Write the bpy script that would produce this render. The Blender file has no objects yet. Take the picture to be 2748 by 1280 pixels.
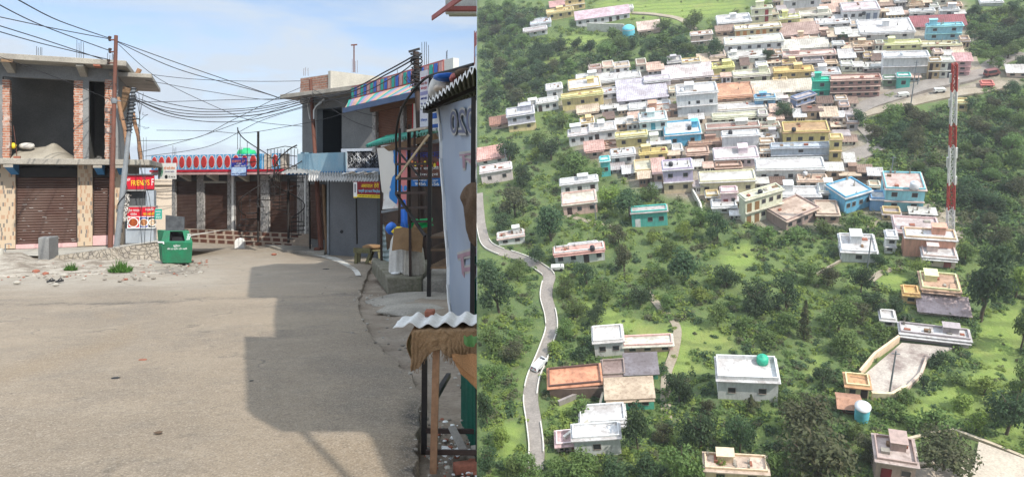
import bpy, bmesh, math, random
from mathutils import Vector, Matrix, noise
V = Vector
sc = bpy.context.scene
# ------------------------------------------------------------------ camera, sky, sun, exposure
F, CX, CY = 1800.0, 1374.0, 480.0          # focal length and principal point in photograph pixels (2748 wide)
cd = bpy.data.cameras.new("camera"); cam = bpy.data.objects.new("camera", cd); sc.collection.objects.link(cam)
cam.rotation_euler = (math.pi / 2, 0, 0)
cd.sensor_width = 36.0; cd.lens = 36.0 * F / 2748.0
cd.shift_y = -(640 - CY) / 2748.0
cd.clip_start = 0.05; cd.clip_end = 6000
sc.camera = cam
SUN_TO = V((0.43, -0.655, 0.622)).normalized()
world = bpy.data.worlds.new("World"); sc.world = world; world.use_nodes = True
def build_world():
    nt = world.node_tree; N = nt.nodes; L = nt.links; N.clear()
    out = N.new("ShaderNodeOutputWorld"); bg = N.new("ShaderNodeBackground"); bg.inputs[1].default_value = 0.10
    sky = N.new("ShaderNodeTexSky"); sky.sky_type = 'NISHITA'; sky.sun_disc = False
    sky.sun_elevation = math.asin(SUN_TO.z); sky.sun_rotation = math.atan2(SUN_TO.x, SUN_TO.y)
    sky.altitude = 1600; sky.air_density = 1.0; sky.dust_density = 0.6; sky.ozone_density = 1.2
    tc = N.new("ShaderNodeTexCoord"); mp = N.new("ShaderNodeMapping")
    mp.inputs['Scale'].default_value = (1.6, 1.6, 7.0); mp.inputs['Rotation'].default_value = (0, 0.16, 0)
    n1 = N.new("ShaderNodeTexNoise"); n1.inputs['Scale'].default_value = 2.2; n1.inputs['Detail'].default_value = 9; n1.inputs['Roughness'].default_value = 0.55; n1.inputs['Distortion'].default_value = 0.6
    r1 = N.new("ShaderNodeMapRange"); r1.inputs['From Min'].default_value = 0.40; r1.inputs['From Max'].default_value = 0.62; r1.inputs['To Min'].default_value = 0.10; r1.inputs['To Max'].default_value = 1.0
    sep = N.new("ShaderNodeSeparateXYZ"); L.new(tc.outputs['Generated'], sep.inputs[0])
    r2 = N.new("ShaderNodeMapRange"); r2.inputs['From Min'].default_value = 0.0; r2.inputs['From Max'].default_value = 0.22; r2.inputs['To Min'].default_value = 0.75; r2.inputs['To Max'].default_value = 0.0
    L.new(sep.outputs['Z'], r2.inputs['Value'])
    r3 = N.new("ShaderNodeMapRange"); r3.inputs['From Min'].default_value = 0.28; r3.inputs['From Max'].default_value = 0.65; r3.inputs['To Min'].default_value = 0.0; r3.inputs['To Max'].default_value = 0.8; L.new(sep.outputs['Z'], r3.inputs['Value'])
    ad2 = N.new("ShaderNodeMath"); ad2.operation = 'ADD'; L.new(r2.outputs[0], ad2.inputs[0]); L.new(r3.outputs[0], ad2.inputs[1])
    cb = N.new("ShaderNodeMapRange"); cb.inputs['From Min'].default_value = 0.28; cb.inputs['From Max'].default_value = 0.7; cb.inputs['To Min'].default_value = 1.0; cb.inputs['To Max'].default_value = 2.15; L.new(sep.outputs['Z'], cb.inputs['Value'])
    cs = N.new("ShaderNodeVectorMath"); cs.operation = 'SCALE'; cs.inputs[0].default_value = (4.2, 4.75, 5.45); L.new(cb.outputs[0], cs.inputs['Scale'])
    add = N.new("ShaderNodeMath"); add.operation = 'ADD'; add.use_clamp = True
    mix = N.new("ShaderNodeMix"); mix.data_type = 'RGBA'; mix.inputs['B'].default_value = (4.5, 5.15, 6.0, 1)
    L.new(tc.outputs['Generated'], mp.inputs[0]); L.new(mp.outputs[0], n1.inputs['Vector']); L.new(n1.outputs[0], r1.inputs['Value'])
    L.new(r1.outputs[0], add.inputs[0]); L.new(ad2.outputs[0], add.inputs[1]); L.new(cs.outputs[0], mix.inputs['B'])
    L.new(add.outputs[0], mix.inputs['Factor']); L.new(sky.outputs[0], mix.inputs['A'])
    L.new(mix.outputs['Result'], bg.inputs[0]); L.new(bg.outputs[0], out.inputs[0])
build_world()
sl = bpy.data.lights.new("sun", 'SUN'); sl.energy = 3.3; sl.angle = math.radians(0.53); sl.color = (1.0, 0.95, 0.86)
sun = bpy.data.objects.new("sun", sl); sc.collection.objects.link(sun)
sun.rotation_euler = SUN_TO.to_track_quat('Z', 'Y').to_euler(); sun.location = SUN_TO * 60
vs = sc.view_settings; vs.view_transform = 'Standard'; vs.look = 'None'; vs.exposure = 0.72; vs.gamma = 1.0; vs.use_curve_mapping = False
sc.cycles.max_bounces = 6; sc.cycles.diffuse_bounces = 3; sc.cycles.transparent_max_bounces = 6
sc.cycles.use_denoising = True

R = random.Random(11)
# ------------------------------------------------------------------ materials
MATS = {}
def lin(c):
    return tuple((x / 255.0 / 12.92) if x <= 10 else ((x / 255.0 + 0.055) / 1.055) ** 2.4 for x in c)
class NB:
    def __init__(s, name):
        s.m = bpy.data.materials.new(name); s.m.use_nodes = True
        s.N = s.m.node_tree.nodes; s.L = s.m.node_tree.links
        s.b = s.N['Principled BSDF']; s.b.inputs['Specular IOR Level'].default_value = 0.3
        s.tc = s.N.new("ShaderNodeTexCoord")
    def noise(s, scale, detail=5, rough=0.55, vec=None, stretch=None, coord='Object'):
        n = s.N.new("ShaderNodeTexNoise"); n.inputs['Scale'].default_value = scale; n.inputs['Detail'].default_value = detail; n.inputs['Roughness'].default_value = rough
        src = s.tc.outputs[coord] if vec is None else vec
        if stretch:
            m = s.N.new("ShaderNodeMapping"); m.inputs['Scale'].default_value = stretch; s.L.new(src, m.inputs[0]); src = m.outputs[0]
        s.L.new(src, n.inputs['Vector']); return n.outputs[0]
    def ramp(s, fac, a, b, lo=0.0, hi=1.0):
        r = s.N.new("ShaderNodeMapRange"); r.inputs['From Min'].default_value = a; r.inputs['From Max'].default_value = b
        r.inputs['To Min'].default_value = lo; r.inputs['To Max'].default_value = hi; s.L.new(fac, r.inputs['Value']); return r.outputs[0]
    def mix(s, fac, a, b, mode='MIX'):
        m = s.N.new("ShaderNodeMix"); m.data_type = 'RGBA'; m.blend_type = mode
        for k, x in (('Factor', fac), ('A', a), ('B', b)):
            if hasattr(x, 'is_output'): s.L.new(x, m.inputs[k])
            elif k == 'Factor': m.inputs[k].default_value = x
            else: m.inputs[k].default_value = (*x[:3], 1)
        return m.outputs['Result']
    def math(s, op, a, b=0.0):
        m = s.N.new("ShaderNodeMath"); m.operation = op
        for i, x in enumerate((a, b)):
            if hasattr(x, 'is_output'): s.L.new(x, m.inputs[i])
            else: m.inputs[i].default_value = x
        return m.outputs[0]
    def bump(s, h, strength=0.3, dist=0.02):
        b = s.N.new("ShaderNodeBump"); b.inputs['Strength'].default_value = strength; b.inputs['Distance'].default_value = dist
        s.L.new(h, b.inputs['Height']); s.L.new(b.outputs[0], s.b.inputs['Normal'])
    def col(s, c):
        if hasattr(c, 'is_output'): s.L.new(c, s.b.inputs['Base Color'])
        else: s.b.inputs['Base Color'].default_value = (*c[:3], 1)
    def rough(s, r): s.b.inputs['Roughness'].default_value = r
def mat(name, c, c2=None, scale=2.0, rough=0.85, bump=0.25, fine=45.0, var=0.5, metal=0.0, lo=0.35, hi=0.7, dist=0.01, stretch=None):
    """A worn surface: base colour, a second colour in uneven patches, fine grain and bump."""
    if name in MATS: return MATS[name]
    k = NB(name); c2 = c2 or tuple(x * 0.7 for x in c)
    big = k.ramp(k.noise(scale, 6, 0.6, stretch=stretch), lo, hi)
    g = k.noise(fine, 4, 0.6)
    cc = k.mix(big, c, c2)
    gr = k.ramp(g, 0.3, 0.7, 1 - 0.35 * var, 1 + 0.25 * var)
    m = k.N.new("ShaderNodeVectorMath"); m.operation = 'SCALE'; k.L.new(cc, m.inputs[0]); k.L.new(gr, m.inputs['Scale'])
    k.col(m.outputs[0]); k.rough(rough); k.b.inputs['Metallic'].default_value = metal
    if bump: k.bump(g, bump, dist)
    MATS[name] = k.m; return k.m
def brickmat(name, c1, c2, mortar, bw, bh, ms=0.012, rough=0.9, offset=0.5, noise_amt=0.5, white=0.0):
    if name in MATS: return MATS[name]
    k = NB(name)
    bt = k.N.new("ShaderNodeTexBrick"); bt.offset = offset
    k.L.new(k.tc.outputs['UV'], bt.inputs['Vector'])
    bt.inputs['Color1'].default_value = (*c1, 1); bt.inputs['Color2'].default_value = (*c2, 1); bt.inputs['Mortar'].default_value = (*mortar, 1)
    bt.inputs['Scale'].default_value = 1.0; bt.inputs['Brick Width'].default_value = bw; bt.inputs['Row Height'].default_value = bh; bt.inputs['Mortar Size'].default_value = ms
    n = k.noise(6, 6, 0.65); c = k.mix(k.ramp(n, 0.45, 0.75, 0, noise_amt), bt.outputs[0], tuple(x * 0.55 for x in c1))
    if white: c = k.mix(k.ramp(k.noise(3.1, 6, 0.7), 0.5, 0.62, 0, white), c, (0.55, 0.52, 0.48))
    k.col(c); k.rough(rough)
    inv = k.math('SUBTRACT', 1.0, bt.outputs['Fac']); k.bump(k.math('ADD', inv, k.noise(60)), 0.5, 0.01)
    MATS[name] = k.m; return k.m
def plain(name, c, rough=0.6, metal=0.0, fine=80, var=0.25):
    return mat(name, c, tuple(x * 0.82 for x in c), 3.0, rough, 0.08, fine, var, metal)
# ------------------------------------------------------------------ mesh builder
class MB:
    def __init__(s): s.v = []; s.f = []; s.sm = []; s.mi = []; s.m = 0
    def add(s, vs, fs, smooth=False):
        o = len(s.v); s.v += [V(p) for p in vs]
        for f in fs: s.f.append(tuple(i + o for i in f)); s.sm.append(smooth); s.mi.append(s.m)
        return s
    def obox(s, o, a, b, c):
        o, a, b, c = V(o), V(a), V(b), V(c)
        if a.cross(b).dot(c) < 0: a, b = b, a
        p = [o, o + a, o + a + b, o + b]; p += [q + c for q in p]
        return s.add(p, [(3, 2, 1, 0), (4, 5, 6, 7), (0, 1, 5, 4), (1, 2, 6, 5), (2, 3, 7, 6), (3, 0, 4, 7)])
    def box(s, x0, x1, y0, y1, z0, z1): return s.obox((x0, y0, z0), (x1 - x0, 0, 0), (0, y1 - y0, 0), (0, 0, z1 - z0))
    def poly(s, ps): return s.add(ps, [tuple(range(len(ps)))])
    def prism(s, ps, d):
        ps = [V(p) for p in ps]; d = V(d); n = len(ps)
        nrm = sum(((ps[i] - ps[0]).cross(ps[(i + 1) % n] - ps[0]) for i in range(1, n - 1)), V((0, 0, 0)))
        if nrm.dot(d) > 0: ps = ps[::-1]
        fs = [tuple(range(n)), tuple(range(2 * n - 1, n - 1, -1))] + [(i, i + n, (i + 1) % n + n, (i + 1) % n) for i in range(n)]
        return s.add(ps + [p + d for p in ps], fs)
    def tube(s, pts, r, n=7, smooth=True, cap=True):
        pts = [V(p) for p in pts]; rs = r if isinstance(r, (list, tuple)) else [r] * len(pts)
        vs = []; up = None
        for i, p in enumerate(pts):
            t = (pts[min(i + 1, len(pts) - 1)] - pts[max(i - 1, 0)]).normalized()
            if up is None: up = t.orthogonal().normalized()
            up = (up - t * up.dot(t)); up = up.normalized() if up.length > 1e-6 else t.orthogonal().normalized()
            w = t.cross(up)
            for j in range(n):
                a = 2 * math.pi * j / n; vs.append(p + (up * math.cos(a) + w * math.sin(a)) * rs[i])
        fs = [(i * n + j, i * n + (j + 1) % n, (i + 1) * n + (j + 1) % n, (i + 1) * n + j) for i in range(len(pts) - 1) for j in range(n)]
        s.add(vs, fs, smooth)
        if cap: s.add([v for v in vs[:n]], [tuple(range(n))[::-1]]); s.add([v for v in vs[-n:]], [tuple(range(n))])
        return s
    def bar(s, a, b, w, h=None):
        """square section bar from a to b"""
        a, b = V(a), V(b); t = (b - a).normalized(); h = h or w
        u = t.cross(V((0, 0, 1))); u = u.normalized() if u.length > 1e-4 else V((1, 0, 0)); q = u.cross(t)
        return s.obox(a - u * w / 2 - q * h / 2, u * w, q * h, b - a)
    def lathe(s, prof, c=(0, 0, 0), n=14, smooth=True):
        c = V(c); vs = [c + V((r * math.cos(2 * math.pi * j / n), r * math.sin(2 * math.pi * j / n), z)) for r, z in prof for j in range(n)]
        k = len(prof); fs = [(i * n + j, i * n + (j + 1) % n, (i + 1) * n + (j + 1) % n, (i + 1) * n + j) for i in range(k - 1) for j in range(n)]
        return s.add(vs, fs, smooth)
    def grid(s, nu, nv, fn, smooth=True):
        vs = [fn(i / nu, j / nv) for j in range(nv + 1) for i in range(nu + 1)]
        fs = [(j * (nu + 1) + i, j * (nu + 1) + i + 1, (j + 1) * (nu + 1) + i + 1, (j + 1) * (nu + 1) + i) for j in range(nv) for i in range(nu)]
        return s.add(vs, fs, smooth)
    def shell(s, nu, nv, fn, d, smooth=True):
        """a grid with thickness d (a vector)"""
        d = V(d); s.grid(nu, nv, fn, smooth); s.grid(nu, nv, lambda u, v: V(fn(u, v)) + d, smooth)
        e = [[(i / nu, 0) for i in range(nu + 1)], [(1, j / nv) for j in range(nv + 1)], [(1 - i / nu, 1) for i in range(nu + 1)], [(0, 1 - j / nv) for j in range(nv + 1)]]
        for line in e:
            a = [V(fn(*q)) for q in line]; n = len(a)
            s.add(a + [p + d for p in a], [(i, i + 1, i + 1 + n, i + n) for i in range(n - 1)])
        return s
    def build(s, name, mats, root=None, fix=True, bevel=0.0, uv=True):
        off = root_loc(root)
        me = bpy.data.meshes.new(name); me.from_pydata([tuple(p - off) for p in s.v], [], s.f)
        ms = mats if isinstance(mats, (list, tuple)) else [mats]
        for m in ms: me.materials.append(m)
        me.polygons.foreach_set('use_smooth', s.sm); me.polygons.foreach_set('material_index', s.mi)
        if fix:
            bm = bmesh.new(); bm.from_mesh(me); bmesh.ops.recalc_face_normals(bm, faces=bm.faces); bm.to_mesh(me); bm.free()
        if uv:
            ul = me.uv_layers.new(name="UVMap"); me.update()
            d = [0.0] * (2 * len(me.loops)); vv = me.vertices
            for p in me.polygons:
                n = p.normal
                if abs(n.z) > 0.75: t1, t2 = V((1, 0, 0)), V((0, 1, 0))
                else: t1 = V((-n.y, n.x, 0)).normalized(); t2 = V((0, 0, 1))
                for li in p.loop_indices:
                    co = vv[me.loops[li].vertex_index].co; d[2 * li] = co.dot(t1); d[2 * li + 1] = co.dot(t2)
            ul.data.foreach_set('uv', d)
        clip_mesh(me, off)
        o = bpy.data.objects.new(name, me); sc.collection.objects.link(o)
        if root is not None and not isinstance(root, Vector): o.parent = root
        if bevel:
            b = o.modifiers.new('bevel', 'BEVEL'); b.width = bevel; b.segments = 2; b.limit_method = 'ANGLE'; b.angle_limit = 0.7
        return o
CLIP = [False]
def clip_mesh(me, off):
    """things on the plateau end at its plumb edge"""
    if not CLIP[0]: return
    nrm = V((1, -EDGE, 0)).normalized()
    if max((nrm.dot(v.co + off) for v in me.vertices), default=-1) < -1e-4: return
    bm = bmesh.new(); bm.from_mesh(me)
    bmesh.ops.bisect_plane(bm, geom=bm.verts[:] + bm.edges[:] + bm.faces[:], plane_co=-off, plane_no=nrm, clear_outer=True)
    bm.to_mesh(me); bm.free()
def root_loc(root):
    if isinstance(root, Vector): return root
    off = V((0, 0, 0))
    while root is not None:
        off += root.location if root.rotation_euler == EU0 else V((0, 0, 0)); root = root.parent
    return off
from mathutils import Euler
EU0 = Euler((0, 0, 0))
def thing(name, label, cat, loc, group=None):
    o = bpy.data.objects.new(name, None); sc.collection.objects.link(o); o.location = loc; o.empty_display_size = 0.2
    o['label'] = label; o['category'] = cat
    if group: o['group'] = group
    return o
def tag(o, label, cat, group=None):
    o['label'] = label; o['category'] = cat
    if group: o['group'] = group
    return o
def one(mb, name, mats, label, cat, group=None, **k):
    """a thing that is a single mesh; its origin is moved to its base"""
    lo = V((min(p.x for p in mb.v), min(p.y for p in mb.v), min(p.z for p in mb.v))); hi = V((max(p.x for p in mb.v), max(p.y for p in mb.v), 0))
    c = V(((lo.x + hi.x) / 2, (lo.y + hi.y) / 2, lo.z))
    o = mb.build(name, mats, c, **k); o.location = c; return tag(o, label, cat, group)
def struct(o, kind='structure'): o['kind'] = kind; return o
# ------------------------------------------------------------------ picture geometry of the street
def P(px, py, Y): return V(((px - CX) / F * Y, Y, -(py - CY) / F * Y))
def gz(Y):
    if Y < 4: return -1.75 + 0.03 * (4 - Y) * 0
    if Y < 26: return -(1.75 + 0.0545 * (Y - 4))
    return -2.949
def G(px, py):
    """the point of the street ground seen at a pixel"""
    k = (py - CY) / F; lo, hi = 1.0, 80.0
    for _ in range(50):
        m = (lo + hi) / 2
        if -k * m > gz(m): lo = m
        else: hi = m
    return P(px, py, lo)
EDGE = (1279.3 - CX) / F            # the street plateau ends along this plumb plane
class Fac:
    """a wall plane between two picture columns at given distances; n faces the camera"""
    def __init__(s, pa, Ya, pb, Yb):
        s.A = V(((pa - CX) / F * Ya, Ya, 0)); B = V(((pb - CX) / F * Yb, Yb, 0)); s.d = (B - s.A).normalized(); s.L = (B - s.A).length
        n = V((s.d.y, -s.d.x, 0)); s.n = n if n.dot(-s.A) > 0 else -n
    def hit(s, px, t=0.0):
        k = (px - CX) / F; A = s.A + s.n * t
        # A + d*u = (k*Y, Y)
        u = (k * A.y - A.x) / (s.d.x - k * s.d.y); return u, A.y + s.d.y * u
    def W(s, u, t, z): p = s.A + s.d * u + s.n * t; return V((p.x, p.y, z))
    def p(s, px, row, t=0.0): u, Y = s.hit(px, t); return s.W(u, t, -(row - CY) / F * Y)
    def z(s, px, row, t=0.0): return -(row - CY) / F * s.hit(px, t)[1]
    def rect(s, p0, p1, r0, r1, t):
        u0 = s.hit(p0, t)[0]; u1 = s.hit(p1, t)[0]; c = (p0 + p1) / 2
        return u0, u1, s.z(c, r1, t), s.z(c, r0, t)
    def box(s, mb, p0, p1, r0, r1, t0, t1, zz=None):
        """box whose front face (at t1) covers the picture rectangle, reaching back to t0"""
        u0, u1, z0, z1 = s.rect(p0, p1, r0, r1, t1)
        if zz: z0, z1 = zz
        return mb.obox(s.W(u0, t0, z0), s.d * (u1 - u0), s.n * (t1 - t0), V((0, 0, z1 - z0)))
    def ubox(s, mb, u0, u1, z0, z1, t0, t1): return mb.obox(s.W(u0, t0, z0), s.d * (u1 - u0), s.n * (t1 - t0), V((0, 0, z1 - z0)))
    def slats(s, mb, p0, p1, r0, r1, t, n, depth=0.02, zz=None):
        """a roller shutter: curved slats"""
        u0, u1, z0, z1 = s.rect(p0, p1, r0, r1, t)
        if zz: z0, z1 = zz
        prof = []; h = (z1 - z0) / n
        for i in range(n): prof += [(z0 + i * h, 0), (z0 + (i + 0.12) * h, -depth), (z0 + (i + 0.25) * h, 0.3 * depth), (z0 + (i + 0.65) * h, depth), (z0 + (i + 0.95) * h, 0.5 * depth)]
        prof.append((z1, 0)); vs = []
        for z, dt in prof: vs += [s.W(u0, t + dt, z), s.W(u1, t + dt, z)]
        return mb.add(vs, [(2 * i, 2 * i + 1, 2 * i + 3, 2 * i + 2) for i in range(len(prof) - 1)], False)
def text(body, name, m, root, o, ax, ay, w, h, depth=0.004, mirror=False, spacing=1.0):
    """lettering fitted to a w x h field whose lower corner is o, along ax and ay"""
    cu = bpy.data.curves.new('lettering', 'FONT'); cu.body = body; cu.size = 1; cu.extrude = 0.01; cu.space_line = 0.95; cu.space_character = spacing
    ob = bpy.data.objects.new('lettering_source', cu); sc.collection.objects.link(ob)
    dg = bpy.context.evaluated_depsgraph_get(); me = bpy.data.meshes.new_from_object(ob.evaluated_get(dg))
    bpy.data.objects.remove(ob); bpy.data.curves.remove(cu)
    ax, ay = V(ax).normalized(), V(ay).normalized(); az = ax.cross(ay)
    xs = [v.co.x for v in me.vertices]; ys = [v.co.y for v in me.vertices]; x0, x1, y0, y1 = min(xs), max(xs), min(ys), max(ys)
    off = root_loc(root)
    for v in me.vertices:
        u = (v.co.x - x0) / (x1 - x0); q = (v.co.y - y0) / (y1 - y0)
        if mirror: u = 1 - u
        v.co = V(o) + ax * u * w + ay * q * h + az * (depth if v.co.z > 0 else -0.001) - off
    me.materials.clear(); me.materials.append(m); clip_mesh(me, off)
    ob = bpy.data.objects.new(name, me); sc.collection.objects.link(ob); ob.parent = root; return ob
# ------------------------------------------------------------------ street ground
def interp(x, pts):
    if x <= pts[0][0]: return pts[0][1]
    for (a, b), (c, d) in zip(pts, pts[1:]):
        if x <= c: return b + (d - b) * (x - a) / (c - a)
    return pts[-1][1]
# broken right edge of the asphalt, as picture row -> column
REDGE = [(640, 1010), (690, 1010), (735, 985), (790, 965), (830, 962), (868, 985), (888, 990), (915, 1012), (950, 1045), (962, 1060), (985, 1092), (1010, 1118), (1040, 1132), (1100, 1122), (1180, 1112), (1290, 1108)]
def edgeX(Y):
    Y = max(Y, 3.4); row = CY - gz(Y) / Y * F
    x = (interp(row, REDGE) - CX) / F * Y
    return x + 0.10 * noise.noise((Y * 1.7, 3.1, 0)) + 0.05 * noise.noise((Y * 6.0, 9.1, 0))
def pix(X, Y, Z): return CX + X / Y * F, CY - Z / Y * F
def attr(ob, name, fn):
    me = ob.data; a = me.color_attributes.new(name, 'FLOAT_COLOR', 'POINT')
    for i, v in enumerate(me.vertices): a.data[i].color = (*fn(v.co + ob.location), 1)
def sstep(a, b, x):
    t = max(0, min(1, (x - a) / (b - a))); return t * t * (3 - 2 * t)
ys = [-14, -8, -4, 0, 2] + [2.6 * (60 / 2.6) ** (i / 230) for i in range(231)]
def make_road():
    mb = MB(); n = 200; vs = []; fs = []
    for Y in ys:
        x1 = edgeX(Y); x0 = -max(Y, 6) * 0.95 - 3
        for i in range(n + 1):
            u = i / n; u = 1 - (1 - u) ** 1.25; X = x0 + (x1 - x0) * u
            z = gz(Y) + 0.03 * noise.noise((X * 0.35, Y * 0.35, 0)) + 0.010 * noise.noise((X * 2, Y * 2, 5))
            d = x1 - X
            if d < 0.5: z -= 0.03 * (1 - d / 0.5) ** 2
            if Y > 18: 
                px, py = pix(X, Y, z)
                dirt = sstep(520, 470, px) * sstep(725, 712, py) * sstep(700, 706, py)
                z += 0.10 * dirt * (0.5 + noise.noise((X * 2.5, Y * 2.5, 1)))
            vs.append(V((X, Y, z)))
        X = x1 + 0.02; vs.append(V((X, Y, gz(Y) - 0.16 + 0.02 * noise.noise((Y * 5, 0, 0)))))
    w = n + 2
    fs = [(j * w + i, j * w + i + 1, (j + 1) * w + i + 1, (j + 1) * w + i) for j in range(len(ys) - 1) for i in range(w - 1)]
    mb.add(vs, fs, True)
    k = NB('dusty asphalt')
    at = k.N.new("ShaderNodeAttribute"); at.attribute_name = 'zone'; sp = k.N.new("ShaderNodeSeparateColor"); k.L.new(at.outputs['Color'], sp.inputs[0])
    big = k.noise(0.22, 6, 0.6); mid = k.noise(1.3, 6, 0.65); fine = k.noise(30, 3, 0.7); grit = k.noise(70, 3, 0.75)
    c = k.mix(k.ramp(big, 0.35, 0.65), (0.285, 0.226, 0.163), (0.212, 0.170, 0.126))
    c = k.mix(k.ramp(mid, 0.48, 0.75, 0, 0.6), c, (0.355, 0.29, 0.215)); c = k.mix(k.ramp(k.noise(.55, 6, .7), .50, .64, 0, .75), c, (.185, .154, .122)); c = k.mix(k.ramp(k.noise(4.2, 6, .75), .56, .72, 0, .5), c, (.175, .15, .12))
    streak = k.noise(0.9, 6, 0.7, stretch=(0.35, 1.6, 1))
    c = k.mix(k.ramp(streak, 0.55, 0.75, 0, 0.5), c, (0.165, 0.14, 0.115))
    c = k.mix(k.math('MULTIPLY', sp.outputs['Red'], k.ramp(mid, 0.3, 0.62, 0.35, 1)), c, (0.34, 0.30, 0.245))
    c = k.mix(k.math('MULTIPLY', sp.outputs['Blue'], k.ramp(mid, 0.25, 0.7, 0.25, 1)), c, (0.25, 0.185, 0.118))
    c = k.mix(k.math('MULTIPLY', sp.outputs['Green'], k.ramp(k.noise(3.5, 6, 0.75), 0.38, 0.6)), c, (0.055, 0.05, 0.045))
    # cracks and pebbles
    vo = k.N.new("ShaderNodeTexVoronoi"); vo.feature = 'DISTANCE_TO_EDGE'; vo.inputs['Scale'].default_value = 0.32
    dn = k.N.new("ShaderNodeVectorMath"); dn.operation = 'ADD'; nz = k.N.new("ShaderNodeTexNoise"); nz.inputs['Scale'].default_value = 1.6; nz.inputs['Detail'].default_value = 6
    k.L.new(k.tc.outputs['Object'], nz.inputs['Vector']); k.L.new(k.tc.outputs['Object'], dn.inputs[0]); k.L.new(nz.outputs['Color'], dn.inputs[1]); k.L.new(dn.outputs[0], vo.inputs['Vector'])
    cr = k.math('MULTIPLY', k.ramp(vo.outputs['Distance'], 0.003, 0.012, 0.6, 0), k.ramp(mid, 0.50, 0.60))
    c = k.mix(cr, c, (0.07, 0.06, 0.05))
    sal = k.noise(16, 6, 0.85); c = k.mix(k.ramp(sal, 0.52, 0.70, 0, 0.55), c, (0.40, 0.345, 0.28)); c = k.mix(k.ramp(sal, 0.47, 0.30, 0, 0.6), c, (0.14, 0.12, 0.10))
    c = k.mix(k.ramp(grit, 0.54, 0.68, 0, 0.75), c, (0.46, 0.40, 0.33)); c = k.mix(k.ramp(grit, 0.45, 0.32, 0, 0.75), c, (0.10, 0.088, 0.075))
    k.col(c); k.rough(0.92); k.bump(k.math('ADD', k.math('MULTIPLY', fine, 0.6), grit), 0.55, 0.012)
    o = mb.build('road', k.m, None, fix=False, uv=False); struct(o)
    def zone(p):
        if p.y < 2.5: return (0, 0, 0)
        px, py = pix(p.x, p.y, p.z); n1 = noise.noise((p.x * 0.6, p.y * 0.6, 2)); n2 = noise.noise((p.x * 2.2, p.y * 2.2, 7))
        r = sstep(798, 752, py + 14 * n1 + 5 * n2) * (1 - 0.75 * sstep(420, 760, px))
        r = max(r, 0.5 * sstep(760, 700, py + 10 * n1) * sstep(900, 700, px))
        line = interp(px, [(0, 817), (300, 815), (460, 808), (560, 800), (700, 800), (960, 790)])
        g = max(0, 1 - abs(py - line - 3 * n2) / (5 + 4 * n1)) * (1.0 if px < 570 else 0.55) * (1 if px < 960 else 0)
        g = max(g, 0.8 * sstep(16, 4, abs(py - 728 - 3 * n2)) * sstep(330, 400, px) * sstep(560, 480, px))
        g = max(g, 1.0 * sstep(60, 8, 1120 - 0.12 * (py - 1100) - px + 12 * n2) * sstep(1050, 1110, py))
        l2 = interp(px, [(0, 1010), (160, 960), (370, 895)])
        b = 0.85 * sstep(38, 6, abs(py - l2 + 8 * n1)) * sstep(400, 340, px)
        b = max(b, 0.6 * sstep(1150, 1190, py + 14 * n1) * sstep(700, 860, px))
        b = max(b, 0.5 * sstep(20, 5, abs(py - 845)) * sstep(230, 270, px) * sstep(350, 310, px))
        return (r, min(1, g), b)
    attr(o, 'zone', zone)
    return o
make_road()
def make_verge():
    mb = MB(); n = 60; vs = []
    for Y in ys:
        xe = EDGE * Y - 0.001; x0 = min(edgeX(Y) - 0.6, xe - 0.3)
        for i in range(n + 1):
            X = x0 + (xe - x0) * i / n; d = X - edgeX(Y)
            z = gz(Y) - 0.10 + 0.07 * sstep(0.35, 1.4, d) + 0.03 * noise.noise((X * 1.2, Y * 1.2, 4)) + 0.02 * noise.noise((X * 5, Y * 5, 4))
            vs.append(V((X, Y, z)))
        vs.append(V((xe, Y, -70.0)))
    w = n + 2
    mb.add(vs, [(j * w + i, j * w + i + 1, (j + 1) * w + i + 1, (j + 1) * w + i) for j in range(len(ys) - 1) for i in range(w - 1)], True)
    k = NB('roadside dirt'); mid = k.noise(1.4, 7, 0.65); fine = k.noise(22, 4, 0.7)
    c = k.mix(k.ramp(mid, 0.35, 0.65), (0.20, 0.155, 0.115), (0.32, 0.27, 0.215)); c = k.mix(k.ramp(fine, 0.5, 0.75, 0, 0.6), c, (0.11, 0.085, 0.065))
    k.col(c); k.rough(0.95); k.bump(fine, 0.7, 0.03)
    struct(mb.build('roadside_dirt', k.m, None, fix=False, uv=False))
make_verge()
# worn white edge line
def line_strip(pts, name, m, lift=0.008):
    mb = MB(); vs = []
    for px, py, w in pts:
        a, b = G(px - w / 2, py), G(px + w / 2, py)
        for q in (a, b): q.z = gz(q.y) + 0.03 * noise.noise((q.x * 0.35, q.y * 0.35, 0)) + 0.010 * noise.noise((q.x * 2, q.y * 2, 5)) + lift; vs.append(q)
    mb.add(vs, [(2 * i, 2 * i + 1, 2 * i + 3, 2 * i + 2) for i in range(len(pts) - 1)])
    return mb.build(name, m, None, uv=False)
def smooth_pts(pts, n=6):
    out = []
    for i in range(len(pts) - 1):
        p0 = pts[max(i - 1, 0)]; p1 = pts[i]; p2 = pts[i + 1]; p3 = pts[min(i + 2, len(pts) - 1)]
        for j in range(n):
            t = j / n; out.append(tuple(0.5 * (2 * b + (c - a) * t + (2 * a - 5 * b + 4 * c - d) * t * t + (3 * b - a - 3 * c + d) * t ** 3) for a, b, c, d in zip(p0, p1, p2, p3)))
    return out + [pts[-1]]
M_line = mat('worn road paint', (0.62, 0.6, 0.55), (0.30, 0.26, 0.21), 2.2, 0.8, 0.2, 40, 0.8, lo=0.45, hi=0.62)
struct(line_strip(smooth_pts([(770, 671, 40), (830, 679, 40), (880, 690, 34), (915, 702, 24), (940, 716, 18), (955, 729, 15), (962, 741, 15)]), 'road_edge_line', M_line))
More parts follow.
